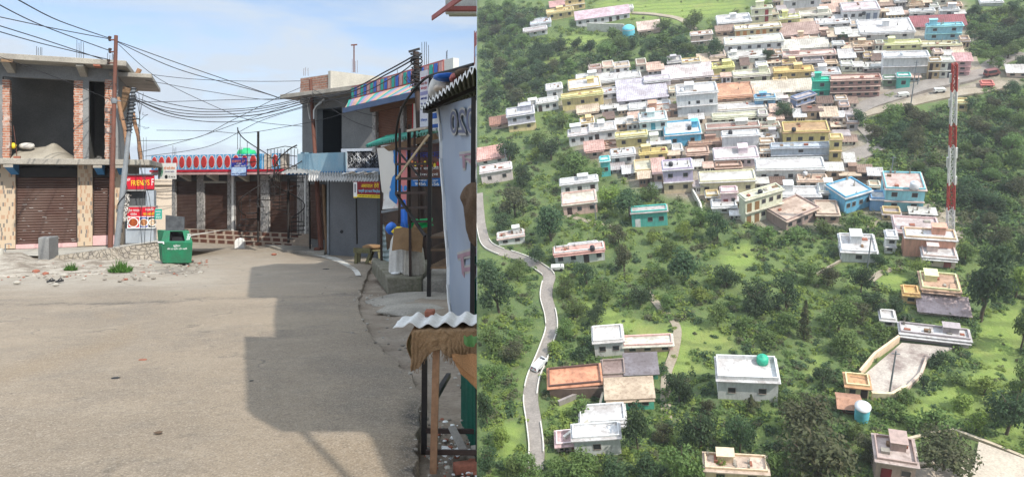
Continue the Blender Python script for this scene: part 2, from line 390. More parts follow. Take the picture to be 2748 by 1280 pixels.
# ------------------------------------------------------------------ street materials
M_conc = mat('raw concrete', (0.36, 0.33, 0.28), (0.22, 0.20, 0.175), 1.3, 0.92, 0.4, 30, 0.8)
M_concd = mat('grey cement plaster', (0.225, 0.225, 0.22), (0.15, 0.15, 0.15), 0.9, 0.92, 0.2, 24, 0.5)
M_concl = mat('pale cement', (0.46, 0.43, 0.37), (0.33, 0.31, 0.27), 1.2, 0.9, 0.3, 26, 0.6)
M_dark = mat('dark grey plaster', (0.10, 0.105, 0.11), (0.07, 0.072, 0.076), 0.7, 0.9, 0.1, 20, 0.4)  # even dark grey with faint patches
M_brick = brickmat('red brick', (0.42, 0.16, 0.09), (0.30, 0.13, 0.085), (0.42, 0.37, 0.31), 0.25, 0.09, 0.012, noise_amt=0.4, white=0.55)
M_brick2 = brickmat('weathered brick', (0.36, 0.15, 0.09), (0.25, 0.13, 0.09), (0.30, 0.26, 0.22), 0.24, 0.10, 0.014, noise_amt=0.5, white=0.2)
M_shut = mat('brown shutter paint', (0.080, 0.040, 0.031), (0.125, 0.082, 0.066), 1.1, 0.5, 0.05, 60, 0.3, 0.2)
M_shut2 = mat('faded brown shutter paint', (0.19, 0.095, 0.065), (0.14, 0.07, 0.05), 1.5, 0.6, 0.05, 60, 0.3)
M_scr = plain('scratched bare metal', (0.45, 0.42, 0.40), 0.5)
M_blue = mat('blue beam paint', (0.045, 0.20, 0.42), (0.03, 0.13, 0.30), 2, 0.7, 0.1)
M_pink = mat('pink sill plaster', (0.60, 0.38, 0.37), (0.48, 0.31, 0.30), 2, 0.85, 0.2)
M_rust = mat('rusty brown pole paint', (0.16, 0.062, 0.042), (0.10, 0.045, 0.033), 3, 0.7, 0.15, 40, 0.5)
M_gpole = mat('grey pole steel', (0.22, 0.24, 0.26), (0.14, 0.15, 0.16), 2, 0.6, 0.1)
M_black = mat('black steel', (0.016, 0.015, 0.015), (0.03, 0.023, 0.02), 4, 0.6, 0.1)
M_brown = mat('dark brown steel', (0.035, 0.025, 0.022), (0.06, 0.036, 0.027), 4, 0.7, 0.1)
M_wire = plain('wire sheath', (0.03, 0.03, 0.033), 0.6)
M_wood = mat('weathered wood', (0.24, 0.15, 0.085), (0.14, 0.09, 0.055), 2, 0.85, 0.3, 30, 0.7, stretch=(6, 6, 1))
M_log = mat('bare log', (0.36, 0.20, 0.11), (0.22, 0.12, 0.07), 2, 0.85, 0.3, 20, 0.7, stretch=(5, 5, 1))
M_tin = mat('galvanised tin', (0.42, 0.42, 0.41), (0.30, 0.28, 0.26), 1.8, 0.5, 0.08, 40, 0.4, 0.35)
M_tind = mat('rust-stained tin', (0.16, 0.145, 0.13), (0.09, 0.07, 0.055), 1.4, 0.7, 0.1, 40, 0.5, 0.2)
M_white = mat('white sheet paint', (0.74, 0.73, 0.71), (0.60, 0.58, 0.55), 2, 0.6, 0.08)
M_silver = mat('creased aluminium sheet', (0.50, 0.54, 0.58), (0.36, 0.40, 0.45), 2.2, 0.35, 0.5, 5, 0.3, 0.5, dist=0.03)
M_red = plain('sign red', (0.52, 0.012, 0.03), 0.45)
M_yel = plain('sign yellow', (0.80, 0.60, 0.03), 0.5)
M_wh = plain('sign white', (0.78, 0.78, 0.76), 0.5)
M_navy = plain('sign navy', (0.03, 0.045, 0.28), 0.45)
M_ink = plain('sign black ink', (0.02, 0.02, 0.022), 0.6)
M_orange = plain('sign orange', (0.75, 0.22, 0.06), 0.5)
M_green = mat('green bin paint', (0.012, 0.17, 0.078), (0.03, 0.11, 0.06), 3.5, 0.6, 0.15, 30, 0.8)
M_greend = mat('green sheet paint', (0.012, 0.13, 0.085), (0.02, 0.10, 0.07), 2, 0.5, 0.08)
M_bagw = mat('white sack cloth', (0.62, 0.60, 0.56), (0.47, 0.44, 0.40), 3, 0.9, 0.4, 35, 0.4)
M_bur = mat('burlap', (0.27, 0.165, 0.085), (0.19, 0.115, 0.06), 3, 0.95, 0.6, 130, 0.8)
M_burd = mat('dark sacking', (0.13, 0.085, 0.055), (0.09, 0.06, 0.04), 3, 0.95, 0.5, 100, 0.7)
M_tarpb = mat('blue tarpaulin', (0.03, 0.17, 0.62), (0.02, 0.11, 0.45), 3, 0.45, 0.4, 9, 0.3)
M_tarpg = mat('green tarpaulin', (0.015, 0.42, 0.12), (0.01, 0.30, 0.09), 3, 0.45, 0.4, 9, 0.3)
M_cream = mat('cream wall paint', (0.60, 0.51, 0.42), (0.50, 0.42, 0.34), 0.9, 0.85, 0.1)
M_moss = mat('mossy concrete', (0.22, 0.20, 0.16), (0.09, 0.09, 0.05), 2.5, 0.95, 0.5, 25, 0.8)
M_sand = mat('heaped sand', (0.36, 0.325, 0.265), (0.28, 0.25, 0.205), 3, 0.95, 0.3, 60, 0.5)
M_redclay = mat('red clay brick', (0.33, 0.12, 0.075), (0.22, 0.09, 0.06), 6, 0.9, 0.4, 40, 0.6)
M_stone = mat('pale stone', (0.42, 0.39, 0.34), (0.28, 0.26, 0.22), 6, 0.9, 0.4, 30, 0.6)
def tilemat(name, a, b, c, w, h):
    """vertical mosaic of patterned tiles"""
    k = NB(name); out = None
    bt = k.N.new("ShaderNodeTexBrick"); k.L.new(k.tc.outputs['UV'], bt.inputs['Vector']); bt.inputs['Scale'].default_value = 1
    bt.inputs['Brick Width'].default_value = w; bt.inputs['Row Height'].default_value = h; bt.inputs['Mortar Size'].default_value = 0.004; bt.offset = 0.35
    bt.inputs['Color1'].default_value = (0, 0, 0, 1); bt.inputs['Color2'].default_value = (1, 1, 1, 1); bt.inputs['Mortar'].default_value = (0.5, 0.5, 0.5, 1)
    cr = k.N.new("ShaderNodeValToRGB"); cr.color_ramp.interpolation = 'CONSTANT'; e = cr.color_ramp.elements
    e[0].position = 0; e[0].color = (*a, 1); e[1].position = 0.62; e[1].color = (*b, 1); x = e.new(0.86); x.color = (*c, 1)
    k.L.new(bt.outputs['Color'], cr.inputs[0]); k.col(cr.outputs[0]); k.rough(0.45); MATS[name] = k.m; return k.m
M_tile = tilemat('beige mosaic tile', (0.46, 0.36, 0.255), (0.38, 0.235, 0.15), (0.17, 0.15, 0.13), 0.055, 0.15)
M_tileg = tilemat('grey mosaic tile', (0.27, 0.26, 0.25), (0.40, 0.385, 0.37), (0.15, 0.145, 0.14), 0.06, 0.08)
# ------------------------------------------------------------------ unfinished concrete building
CLIP[0] = True
F1 = Fac(0, 24.0, 340, 25.6)
def rebars(mb, fac, pxs, r0, r1, t, r=0.008):
    for i, px in enumerate(pxs):
        a = fac.p(px, r1, t); b = fac.p(px + R.uniform(-1, 1), r0 + R.uniform(-3, 6), t); mb.tube([a, (a + b) / 2 + V((R.uniform(-.01, .01), 0, 0)), b], r, 5)
def left_building():
    f = F1; base = f.p(150, 662, 0); t_ = thing('unfinished_building', 'unfinished grey concrete building with open brick upper storey over shuttered shops', 'building', base)
    # ground floor mass behind the shutters
    zb = f.z(150, 663); zs = f.z(150, 443); zt = f.z(150, 428)
    mb = MB(); uL = f.hit(-70)[0]; uR = f.hit(330)[0]
    f.ubox(mb, uL, uR, zb - 0.3, zs, -6, -0.34); mb.build('shop_floor_mass', M_concd, t_)
    for p0, p1 in ((-44, 41), (208, 248), (308, 331)):
        mb = MB(); f.box(mb, p0, p1, 440, 664, -0.36, 0.0, zz=(zb, zs)); mb.build('pillar', M_tile, t_)
    for p0, p1, r1, rs in ((42, 207, 654, 663), (249, 307, 632, 656)):
        mb = MB(); n = 26 if p0 < 100 else 23
        f.slats(mb, p0, p1, 470, r1, -0.16, n, 0.016)
        sh = mb.build('shutter', M_shut, t_, fix=False)
        mb = MB(); f.box(mb, p0 - 1, p1 + 1, 449, 476, -0.33, -0.05); mb.build('shutter_hood', M_black, t_, bevel=0.03)
        mb = MB(); f.box(mb, p0, p1, r1, rs + 2, -0.33, -0.02); mb.build('sill', M_pink, t_)
        mb = MB()
        for q in (p0 + 1.2, p1 - 1.2): f.box(mb, q - 1.6, q + 1.6, 474, r1, -0.2, -0.08)
        mb.build('shutter_rail', M_brown, sh)
        mb = MB()
        for i in range(34 if p0 < 100 else 5):
            q = R.uniform(p0 + 6, p1 - 14); r = R.uniform(500, r1 - 8); w = R.uniform(2, 12); f.box(mb, q, q + w, r, r + R.uniform(0.6, 1.4), -0.145, -0.135)
        mb.build('scratches', M_scr, sh)
    # first floor slab with sloping beam brackets
    mb = MB(); f.box(mb, -70, 401, 428, 443, -6.5, 0.95, zz=(zs, zt)); 
    mb.build('first_floor_slab', M_conc, t_, bevel=0.02)
    for p in (30, 262, 320):
        mb = MB(); u = f.hit(p)[0]; w = 0.24
        a = [f.W(u, 0, zs), f.W(u, 0.9, zs), f.W(u, 0.9, zs - 0.10), f.W(u, 0, zs - 0.36)]
        mb.prism(a, f.d * w); mb.m = 1
        mb.obox(f.W(u - 0.02, 0.9, zs - 0.11), f.d * (w + 0.04), f.n * 0.02, V((0, 0, 0.108)))
        mb.build('bracket', [M_blue, M_conc], t_)
    # upper storey
    zu = zt; zl = f.z(150, 213); zr = f.z(150, 167, 1.0)
    mb = MB()
    for p0, p1 in ((-70, 7), (222, 238), (300, 317)): f.box(mb, p0, p1, 211, 427, -0.25, 0.0, zz=(zu, zl))
    f.box(mb, -70, 317, 168, 211, -0.25, 0.0, zz=(zl, zr)); mb.build('concrete_frame', M_concd, t_)
    for p0, p1 in ((7, 26), (198, 222), (281, 300)):
        mb = MB(); u0, u1, z0, z1 = f.rect(p0, p1, 211, 427, 0.012); n = int((z1 - z0) / 0.092)
        for i in range(n):
            j = R.uniform(-.012, .012)
            f.ubox(mb, u0 + j, u1 + j, zu + i * 0.092, zu + i * 0.092 + 0.088, -0.24, 0.012 + R.uniform(-.006, .006))
        mb.build('brick_pier', M_brick, t_)
    mb = MB()
    f.ubox(mb, uL, uR - 0.1, zu, zr, -3.2, -3.0)
    f.ubox(mb, uL - 0.2, uL, zu, zr, -3.2, -0.26); f.ubox(mb, f.hit(317)[0] - 0.2, f.hit(317)[0] - 0.002, zu, zr, -2.99, -0.26)
    f.ubox(mb, f.hit(208)[0], f.hit(208)[0] + 0.12, zu, zr, -2.99, -0.26); mb.build('inner_wall', M_concd, t_)
    mb = MB(); f.box(mb, -70, 339, 141, 168, -5.0, 1.0, zz=(zr, zr + 0.20)); 
    for p in (20, 215):
        u = f.hit(p)[0]; mb.prism([f.W(u, 0.002, zr), f.W(u, 0.9, zr), f.W(u, 0.9, zr - 0.09), f.W(u, 0.002, zr - 0.36)], f.d * 0.25)
    mb.build('roof_slab', M_conc, t_, bevel=0.02)
    z2 = f.z(350, 208); mb = MB(); f.box(mb, 292, 407, 196, 209, -4.5, 0.1, zz=(z2, z2 + 0.16)); f.box(mb, 318, 366, 200, 240, -4, -3.2)
    mb.build('side_slab', M_conc, t_, bevel=0.02)
    mb = MB(); rebars(mb, f, (98, 103, 108, 112), 126, 152, 0.2); rebars(mb, f, (206, 212, 218, 224), 110, 163, 0.2); rebars(mb, f, (289, 295, 301, 304), 143, 172, 0.0)
    mb.build('reinforcing_bars', M_black, t_)
    mb = MB(); f.ubox(mb, f.hit(24)[0], f.hit(55)[0], zr - 0.10, zr - 0.01, 0.93, 1.01); mb.build('torn_board', M_wood, t_)
    mb = MB(); f.ubox(mb, f.hit(262)[0], f.hit(280)[0], zr - 0.06, zr - 0.005, 0.5, 1.02); mb.build('clay_slab_fragment', M_redclay, t_)
    # sand, sacks, rods in the opening
    mb = MB(); u0, u1 = f.hit(27)[0], f.hit(197)[0]
    def sandf(a, b):
        u = u0 + (u1 - u0) * a; t = -0.05 - 2.6 * b
        px = 27 + 170 * a; prof = interp(px, [(27, 0.28), (45, 0.42), (75, 0.46), (105, 0.50), (122, 0.62), (130, 0.63), (150, 0.42), (180, 0.12), (197, 0.02)])
        return f.W(u, t, zu + 0.004 + prof * min(1, (b * 3.2)) ** 0.8 * (1 - max(0, b - .5)) + 0.02 * noise.noise((u * 3, t * 3, 0)))
    mb.grid(50, 24, sandf); so = one(mb, 'sand_heap', M_sand, 'grey heap of building sand in the open upper storey', 'sand heap')
    blob('cement_sack', M_bagw, f.p(72, 401, -0.55), (0.25, 0.2, 0.13), 'stuffed white sack lying on the sand heap upstairs', 'sack')
    blob('yellow_sack', M_yel, f.p(34, 399, -0.35), (0.13, 0.1, 0.11), 'small yellow sack at the edge of the sand heap', 'sack')
    mb = MB(); mb.tube([f.p(46, 425, 0.05), f.p(40, 370, 0.05), f.p(36, 338, 0.05)], 0.012, 5); one(mb, 'steel_rod', M_rust, 'thin rusty rod standing up from a loose brick on the slab', 'rod')
    mb = MB(); f.ubox(mb, f.hit(38)[0], f.hit(56)[0], zu + 0.003, zu + 0.10, 0.0, 0.11); one(mb, 'loose_brick', M_redclay, 'loose red brick lying on the slab edge below the rod', 'brick')
    for i, (p0, r0, p1, r1, q) in enumerate(((317, 262, 346, 434, 'thinner pole prop beside the rusty steel pole, under the side slab'), (356, 300, 379, 436, 'straight reddish pole prop standing on the slab end'))):
        mb = MB(); a = f.p(p0, r0, 0.5); b = f.p(p1, r1, 0.7); m = (a + b) / 2 + V((0.05, 0, 0.02))
        mb.tube([a, (a + m) / 2 + V((-.02, 0, 0)), m, (b + m) / 2, b], [0.07, 0.075, 0.065, 0.07, 0.06], 8); one(mb, 'timber_prop', M_log, q, 'timber prop', 'timber props at the unfinished building')
    mb = MB(); a = f.p(366, 204, -1.0); mb.tube([a, f.p(375, 186, -1.0)], 0.09, 8); one(mb, 'log_stub', M_log, 'short log end poking up over the side slab', 'log')
    mb = MB(); q = [f.p(330, 232, 0.1), f.p(352, 238, 0.1), f.p(340, 285, -0.3), f.p(318, 330, -0.4)]; mb.prism(q, f.n * -0.03); one(mb, 'hanging_board', M_wood, 'brown board hanging under the side slab behind the poles', 'board')
def blob(name, m, c, r, label, cat, seed=None, root=None, group=None, sub=3):
    """a soft lumpy closed form resting with its underside at c"""
    sd = R.random() * 50 if seed is None else seed
    bm = bmesh.new(); bmesh.ops.create_icosphere(bm, subdivisions=sub, radius=1.0)
    mb = MB(); vs = []
    for v in bm.verts:
        p = v.co.copy(); k = 1 + 0.18 * noise.noise(p * 1.6 + V((sd, 0, 0))) + 0.08 * noise.noise(p * 4 + V((sd, 3, 0)))
        vs.append(V(c) + V((p.x * r[0] * k, p.y * r[1] * k, r[2] * max(-0.9, p.z) * k + r[2] * 0.9)))
    mb.add(vs, [[v.index for v in f.verts] for f in bm.faces], True); bm.free()
    if root is not None: return mb.build(name, m, root)
    return one(mb, name, m, label, cat, group)
left_building()

# ------------------------------------------------------------------ platform, kerbstones, poles in front of it
ZP = -2.44
def zp(x): return -2.50 + max(-.1, min(1.2, (x + 14.8) / 3.0)) * .41
def platform():
    pts = [P(-90, 700, 22.6), P(60, 700, 22.6), P(160, 705, 22.1), P(300, 705, 22.1), P(436, 705, 22.2), P(447, 700, 27.5), P(-90, 700, 27.5)]
    t_ = thing('stone_platform', 'low rubble stone platform with cement top in front of the shuttered shops', 'platform', V((pts[2].x, pts[2].y, ZP - 0.5)))
    mb = MB(); n_ = 40
    mb.grid(n_, 10, lambda u, v: (lambda x, y: V((x, y, zp(x))))(pts[0].x + (pts[4].x + .02 - pts[0].x) * u, 22.12 + .48 * max(0, 1 - u / .42) + 5.6 * v)); mb.build('cement_top', M_concl, t_)
    k = NB('rubble masonry'); vo = k.N.new("ShaderNodeTexVoronoi"); vo.feature = 'DISTANCE_TO_EDGE'; vo.inputs['Scale'].default_value = 6.5; k.L.new(k.tc.outputs['Object'], vo.inputs['Vector'])
    v2 = k.N.new("ShaderNodeTexVoronoi"); v2.inputs['Scale'].default_value = 6.5; k.L.new(k.tc.outputs['Object'], v2.inputs['Vector'])
    c = k.mix(k.ramp(v2.outputs['Distance'], 0, 0.8), (0.42, 0.37, 0.30), (0.25, 0.22, 0.19)); c = k.mix(k.ramp(vo.outputs['Distance'], 0.0, 0.07, 0.55, 0), c, (0.17, 0.145, 0.115))
    c = k.mix(k.ramp(k.noise(2.6, 7, .75), 0.42, 0.56), c, (0.36, 0.315, 0.255)); k.col(c); k.rough(0.95); k.bump(k.math('ADD', k.ramp(vo.outputs['Distance'], 0, 0.12), k.noise(25)), 0.8, 0.05)
    mb = MB()
    for i in range(5):
        a, b = pts[i], pts[i + 1]; L = (b - a).length; nn = max(3, int(L / 0.09)); nrm = V(((b - a).y, -(b - a).x, 0)).normalized()
        def fn(u, v, a=a, b=b, nrm=nrm):
            p = a + (b - a) * u; z = zp(p.x) - 0.003 - 0.72 * v; s = 0.16 * v
            if p.x < pts[2].x: s += 0.5 * v
            s += 0.05 * noise.noise((p.x * 3.2, p.y * 3.2, z * 4)) + 0.03 * noise.noise((p.x * 9, p.y * 9, z * 9))
            return V((p.x, p.y, z)) + nrm * s * min(1, v * 6)
        mb.grid(nn, 9, fn)
    mb.build('rubble_face', k.m, t_, fix=False)
platform()
def spoil():
    """low ramp of cement spill and gravel in front of the platform"""
    mb = MB()
    def fn(u, v):
        px = -60 + 500 * u; a = G(px, 742 - 4 * u); b = G(px, 701 + max(0, px - 425) * .35); p = a + (b - a) * v
        h = 0.30 * interp(px, [(-60, 1), (60, .9), (100, 0.30), (165, 0.25), (300, 0.25), (400, 0.2), (430, 0.0), (500, 0)]) * sstep(0, 0.75, v)
        return V((p.x, p.y, gz(p.y) + 0.02 + h + (0.05 * noise.noise((p.x * 1.5, p.y * 1.5, 8)) + 0.03 * noise.noise((p.x * 5, p.y * 5, 8))) * min(1, v * 3) - (0.06 if v < 0.02 else 0)))
    mb.grid(150, 26, fn)
    m = mat('cement spill and gravel', (0.43, 0.38, 0.315), (0.22, 0.18, 0.14), 1.9, 0.95, 0.7, 26, 1.0, lo=0.42, hi=0.62, dist=0.04)
    o = mb.build('gravel_bank', m, None); o['kind'] = 'structure'
spoil()
def poles():
    # rusty steel pole with insulators
    a = P(296, 668, 23.0); a.z = zp(a.x) - .05; b = P(311.5, 96, 23.0)
    t_ = thing('electric_pole', 'rusty brown steel electric pole standing at the platform edge', 'electric pole', a)
    mb = MB(); mb.tube([a, a + (b - a) * 0.52, a + (b - a) * 0.525, b], [0.085, 0.08, 0.068, 0.06], 10); mb.build('shaft', M_rust, t_)
    for row, dx in ((108, -0.2), (140, -0.18), (170, -0.22)):
        k = a + (b - a) * ((668 - row) / 572); mb = MB(); mb.bar(k + V((0.05, 0, 0)), k + V((dx, -0.02, 0)), 0.05, 0.04); mb.build('cross_arm', M_rust, t_)
        mb = MB(); mb.lathe([(0.01, 0.10), (0.05, 0.09), (0.055, 0.04), (0.03, 0.02), (0.05, -0.02), (0.04, -0.07), (0.01, -0.08)], k + V((dx, -0.02, 0.03)), 10); mb.build('insulator', M_brown, t_)
    k = a + (b - a) * ((668 - 271) / 572); mb = MB(); mb.lathe([(0.085, -0.09), (0.095, -0.05), (0.095, 0.05), (0.085, 0.09)], k, 12); mb.tube([k + V((-.12, 0, .02)), k + V((.22, 0, -.01))], 0.018, 6); mb.build('clamp', M_gpole, t_)
    mb = MB(); mb.tube([k + V((0.17 * math.cos(q) , -0.05, 0.32 + 0.28 * math.sin(q))) for q in [i * 0.42 for i in range(16)]], 0.008, 5, cap=False); mb.build('wire_loop', M_wire, t_)
    # leaning grey pole wrapped in cables
    a = P(313, 660, 23.6); a.z = zp(a.x) - .05; b = P(359, 236, 23.6)
    t_ = thing('leaning_pole', 'leaning grey steel pole wrapped in black cables next to the rusty pole', 'electric pole', a)
    mb = MB(); mb.tube([a, a + (b - a) * .5, a + (b - a) * .505, b], [0.10, 0.095, 0.08, 0.07], 10); mb.build('shaft', M_gpole, t_)
    mb = MB(); ax = (b - a).normalized(); ux = ax.orthogonal().normalized(); uy = ax.cross(ux)
    for s0, s1, n, r in ((0.72, 1.0, 13, 0.10), (0.15, 0.42, 1.2, 0.13), (0.80, 0.95, 6, 0.125)):
        pts = []
        for i in range(int(n * 10) + 1):
            q = i / 10 * 2 * math.pi; u = s0 + (s1 - s0) * i / (n * 10); rr = r + 0.02 * noise.noise((i * .3, n, 0)); pts.append(a + (b - a) * u + ux * math.cos(q) * rr + uy * math.sin(q) * rr)
        mb.tube(pts, 0.016, 5)
    mb.build('cable_coil', M_wire, t_, fix=False)
    k = a + (b - a) * .8; mb = MB(); mb.tube([k + V((-.28, 0, .0)), k + V((.3, 0, .03))], 0.02, 6); mb.build('bracket_bar', M_wire, t_)
    mb = MB()
    for i in range(7):
        s = k + V((R.uniform(-.1, .3), -.05, R.uniform(-.1, .2))); pts = [s]
        for j in range(9): pts.append(pts[-1] + V((R.uniform(-.09, .10), R.uniform(-.05, .05), R.uniform(-.14, .10))))
        mb.tube(smooth_pts([tuple(p) for p in pts], 4), 0.007, 4)
    mb.build('loose_wires', M_wire, t_, fix=False)
    # white flower-like plastic scrap bunch tied to the pole
    mb = MB()
    for i in range(420):
        v = R.random(); c = P(332 + R.gauss(0, 4.5) + 10 * (1 - v) * (R.random() > .3), 522 + 70 * v, 24.0) + V((0, R.uniform(-.12, .1), 0)); d = V((R.gauss(0, 1), R.gauss(0, 1), R.gauss(0, 1))).normalized(); e = d.orthogonal().normalized(); s = R.uniform(.02, .05)
        mb.add([c - d * s, c + e * s * .7, c + d * s, c - e * s * .5], [(0, 1, 2, 3)])
    one(mb, 'plastic_scrap_bunch', M_bagw, 'ragged hanging bunch of white plastic scraps tied to the leaning pole', 'plastic scraps', fix=False)
    # slack cables down to the ground
    for i, (x0, x1, y1) in enumerate(((360, 412, 735), (366, 399, 728), (378, 386, 736))):
        mb = MB(); a = P(x0, 250, 24.1); b = P(x1, y1, 22.4); b.z = gz(22.4) + .1
        pts = [a + (b - a) * (j / 12) + V((0.10 * math.sin(j * .9 + i), 0, 0.16 * math.sin(math.pi * j / 12) * (1 - 2 * (i == 1)))) for j in range(13)]
        mb.tube(pts, 0.009, 5); one(mb, 'slack_cable', M_wire, ['longest slack black cable hanging from the leaning pole to the gravel', 'slack cable kinked halfway down beside the food kiosk poster', 'slack cable reaching the ground nearest the platform face'][i], 'cable', 'slack cables at the leaning pole')
poles()
def concrete_block():
    f = Fac(103, 21.5, 157, 21.7); mb = MB(); z0 = gz(21.5) + .02
    f.box(mb, 103, 131, 637, 706, -0.5, 0.0, zz=(z0, f.z(120, 637)))
    g = Fac(131, 21.55, 157, 22.4); g.box(mb, 131.3, 157, 638, 706, -0.3, 0.0, zz=(z0, f.z(120, 637) - .02))
    o = one(mb, 'concrete_block', M_concd, 'upright grey cement block standing on the gravel before the shutter', 'concrete block', bevel=0.015)
    mb = MB(); a = f.p(-2, 664, .3); mb.lathe([(0.11, 0), (0.11, .5), (0.09, .52), (0.0, .52)], V((a.x, a.y, gz(23) + .1)), 12); one(mb, 'concrete_bollard', M_concl, 'short round pale concrete stub at the edge of the gravel', 'bollard')
    mb = MB(); k = P(14, 655, 23.2); mb.tube([k + V((0, 0, -.25)), k, k + V((.10, 0, .01)), k + V((.2, 0, .01)), k + V((.2, 0, -.06))], 0.018, 7); one(mb, 'water_tap', M_gpole, 'thin grey standpipe with a tap beside the round concrete stub', 'tap')
concrete_block()
# ------------------------------------------------------------------ food kiosk
def kiosk():
    f = Fac(336, 24.4, 415, 24.6); base = f.p(375, 648, 0)
    t_ = thing('food_kiosk', "small metal food kiosk with red and yellow FRIEND'S sign and dish posters", 'kiosk', base)
    zb = f.z(375, 652); zt = f.z(375, 470)
    mb = MB(); f.box(mb, 337, 412, 612, 647, -.35, 0, zz=(zb, f.z(375, 613))); mb.build('metal_base', M_silver, t_)
    mb = MB(); f.box(mb, 337, 412, 470, 512, -.36, -.3, zz=(f.z(375, 613), zt)); f.box(mb, 335.5, 338.5, 470, 613, -.3, -0.01, zz=(f.z(375, 613), zt)); f.box(mb, 338, 411, 467, 471, -.4, 0.12); mb.build('cabin_shell', M_dark, t_)
    mb = MB(); f.box(mb, 391, 413, 511, 556, -.28, 0.0); mb.build('side_panel', M_silver, t_)
    mb = MB(); f.box(mb, 337, 391, 507, 513, -0.06, 0.02); f.box(mb, 337, 415, 553, 560, -0.3, 0.09); mb.build('counter', M_tin, t_)
    mb = MB(); f.box(mb, 337, 413, 471, 508, -0.02, 0.05); s = mb.build('sign_board', M_red, t_)
    def tx(body, p0, p1, r0, r1, m, parent, t=0.06, tilt=0.0, fac=f, nm='lettering', **kw):
        u0, u1, z0, z1 = fac.rect(p0, p1, r0, r1, t); return text(body, nm, m, parent, fac.W(u0, t, z0), fac.d + V((0, 0, tilt)), V((0, 0, 1)), u1 - u0, z1 - z0, **kw)
    tx("FRIEND'S", 352, 401, 484, 499, M_yel, s, 0.058, 0.04); tx("NEW", 341, 350, 480, 487, M_wh, s, 0.054, 0.25); tx("F", 407, 412.5, 480, 498, M_wh, s)
    mb = MB(); f.box(mb, 341, 415, 556, 581, 0.0, 0.10); ps = mb.build('poster', M_red, t_)
    tx("रोल पराठा", 344, 374, 560, 568, M_wh, ps, 0.105); tx("चाउमिन", 390, 412, 558, 566, M_wh, ps, 0.105); tx("मोमोज", 350, 367, 571, 578, M_wh, ps, 0.105); tx("चाय-कॉफी", 384, 414, 569, 578, M_yel, ps, 0.105)
    mb = MB(); f.box(mb, 341, 415, 581, 613, 0.0, 0.099); dp = mb.build('dish_poster', M_wh, t_)
    for c, p0, p1, pc, rr, foodc in ((M_red, 344, 373, 358, 13, 'curry'), (M_navy, 375, 396, 386, 11, 'noodles'), (M_ink, 398, 415, 411, 10, 'rice')):
        mb = MB(); f.box(mb, p0, p1, 583, 610, 0.09, 0.103); mb.build('photo_ground', c, dp)
        q = f.p(min(pc, 409 if pc > 400 else pc), 597, 0.104); w = rr * 24.5 / F
        def disc(r, t, m, nm, n=20):
            b = MB(); ps_ = [f.W(0, 0, 0)] * 0
            ps_ = [q + f.d * (r * math.cos(6.2832 * i / n)) + f.n * t + V((0, 0, r * math.sin(6.2832 * i / n))) for i in range(n)]
            b.poly(ps_); b.build(nm, m, dp, fix=False)
        disc(w, 0.002, M_wh, 'plate')
        disc(w * .82, 0.004, mat('food ' + foodc, {'curry': (0.40, 0.10, 0.02), 'noodles': (0.50, 0.24, 0.10), 'rice': (0.62, 0.56, 0.45)}[foodc], {'curry': (0.16, 0.02, 0.01), 'noodles': (0.24, 0.08, 0.04), 'rice': (0.45, 0.22, 0.08)}[foodc], 14, 0.6, 0.2), 'dish')
    # green notice on the wall end
    g = Fac(414, 24.3, 436, 24.4); mb = MB(); g.box(mb, 415, 434.5, 561, 588, -0.02, 0.01); n_ = one(mb, 'green_notice', plain('notice green', (0.01, 0.28, 0.22), 0.5), 'small teal notice board with white Hindi lettering at the kiosk corner', 'notice board')
    for body, p0, p1, r0, r1 in (("पासपोर्ट", 417, 432, 565, 571), ("फोटो", 419, 430, 573, 578), ("सेन्टर", 418, 432, 580, 586)): tx(body, p0, p1, r0, r1, M_wh, n_, 0.013, fac=g)
kiosk()
def end_wall():
    f = Fac(412, 28.2, 462, 28.6); t_ = thing('end_wall', 'plain cream wall end with cornice between the kiosk and the shop row', 'wall', f.p(437, 655, 0))
    mb = MB(); f.box(mb, 412, 461, 500, 660, -1.5, 0); mb.build('wall', M_cream, t_); mb = MB(); f.box(mb, 411, 462, 481, 497, -1.5, 0.12); f.box(mb, 412, 461, 497, 500.5, -1.5, 0.05); mb.build('cornice', M_cream, t_, bevel=.02)
end_wall()
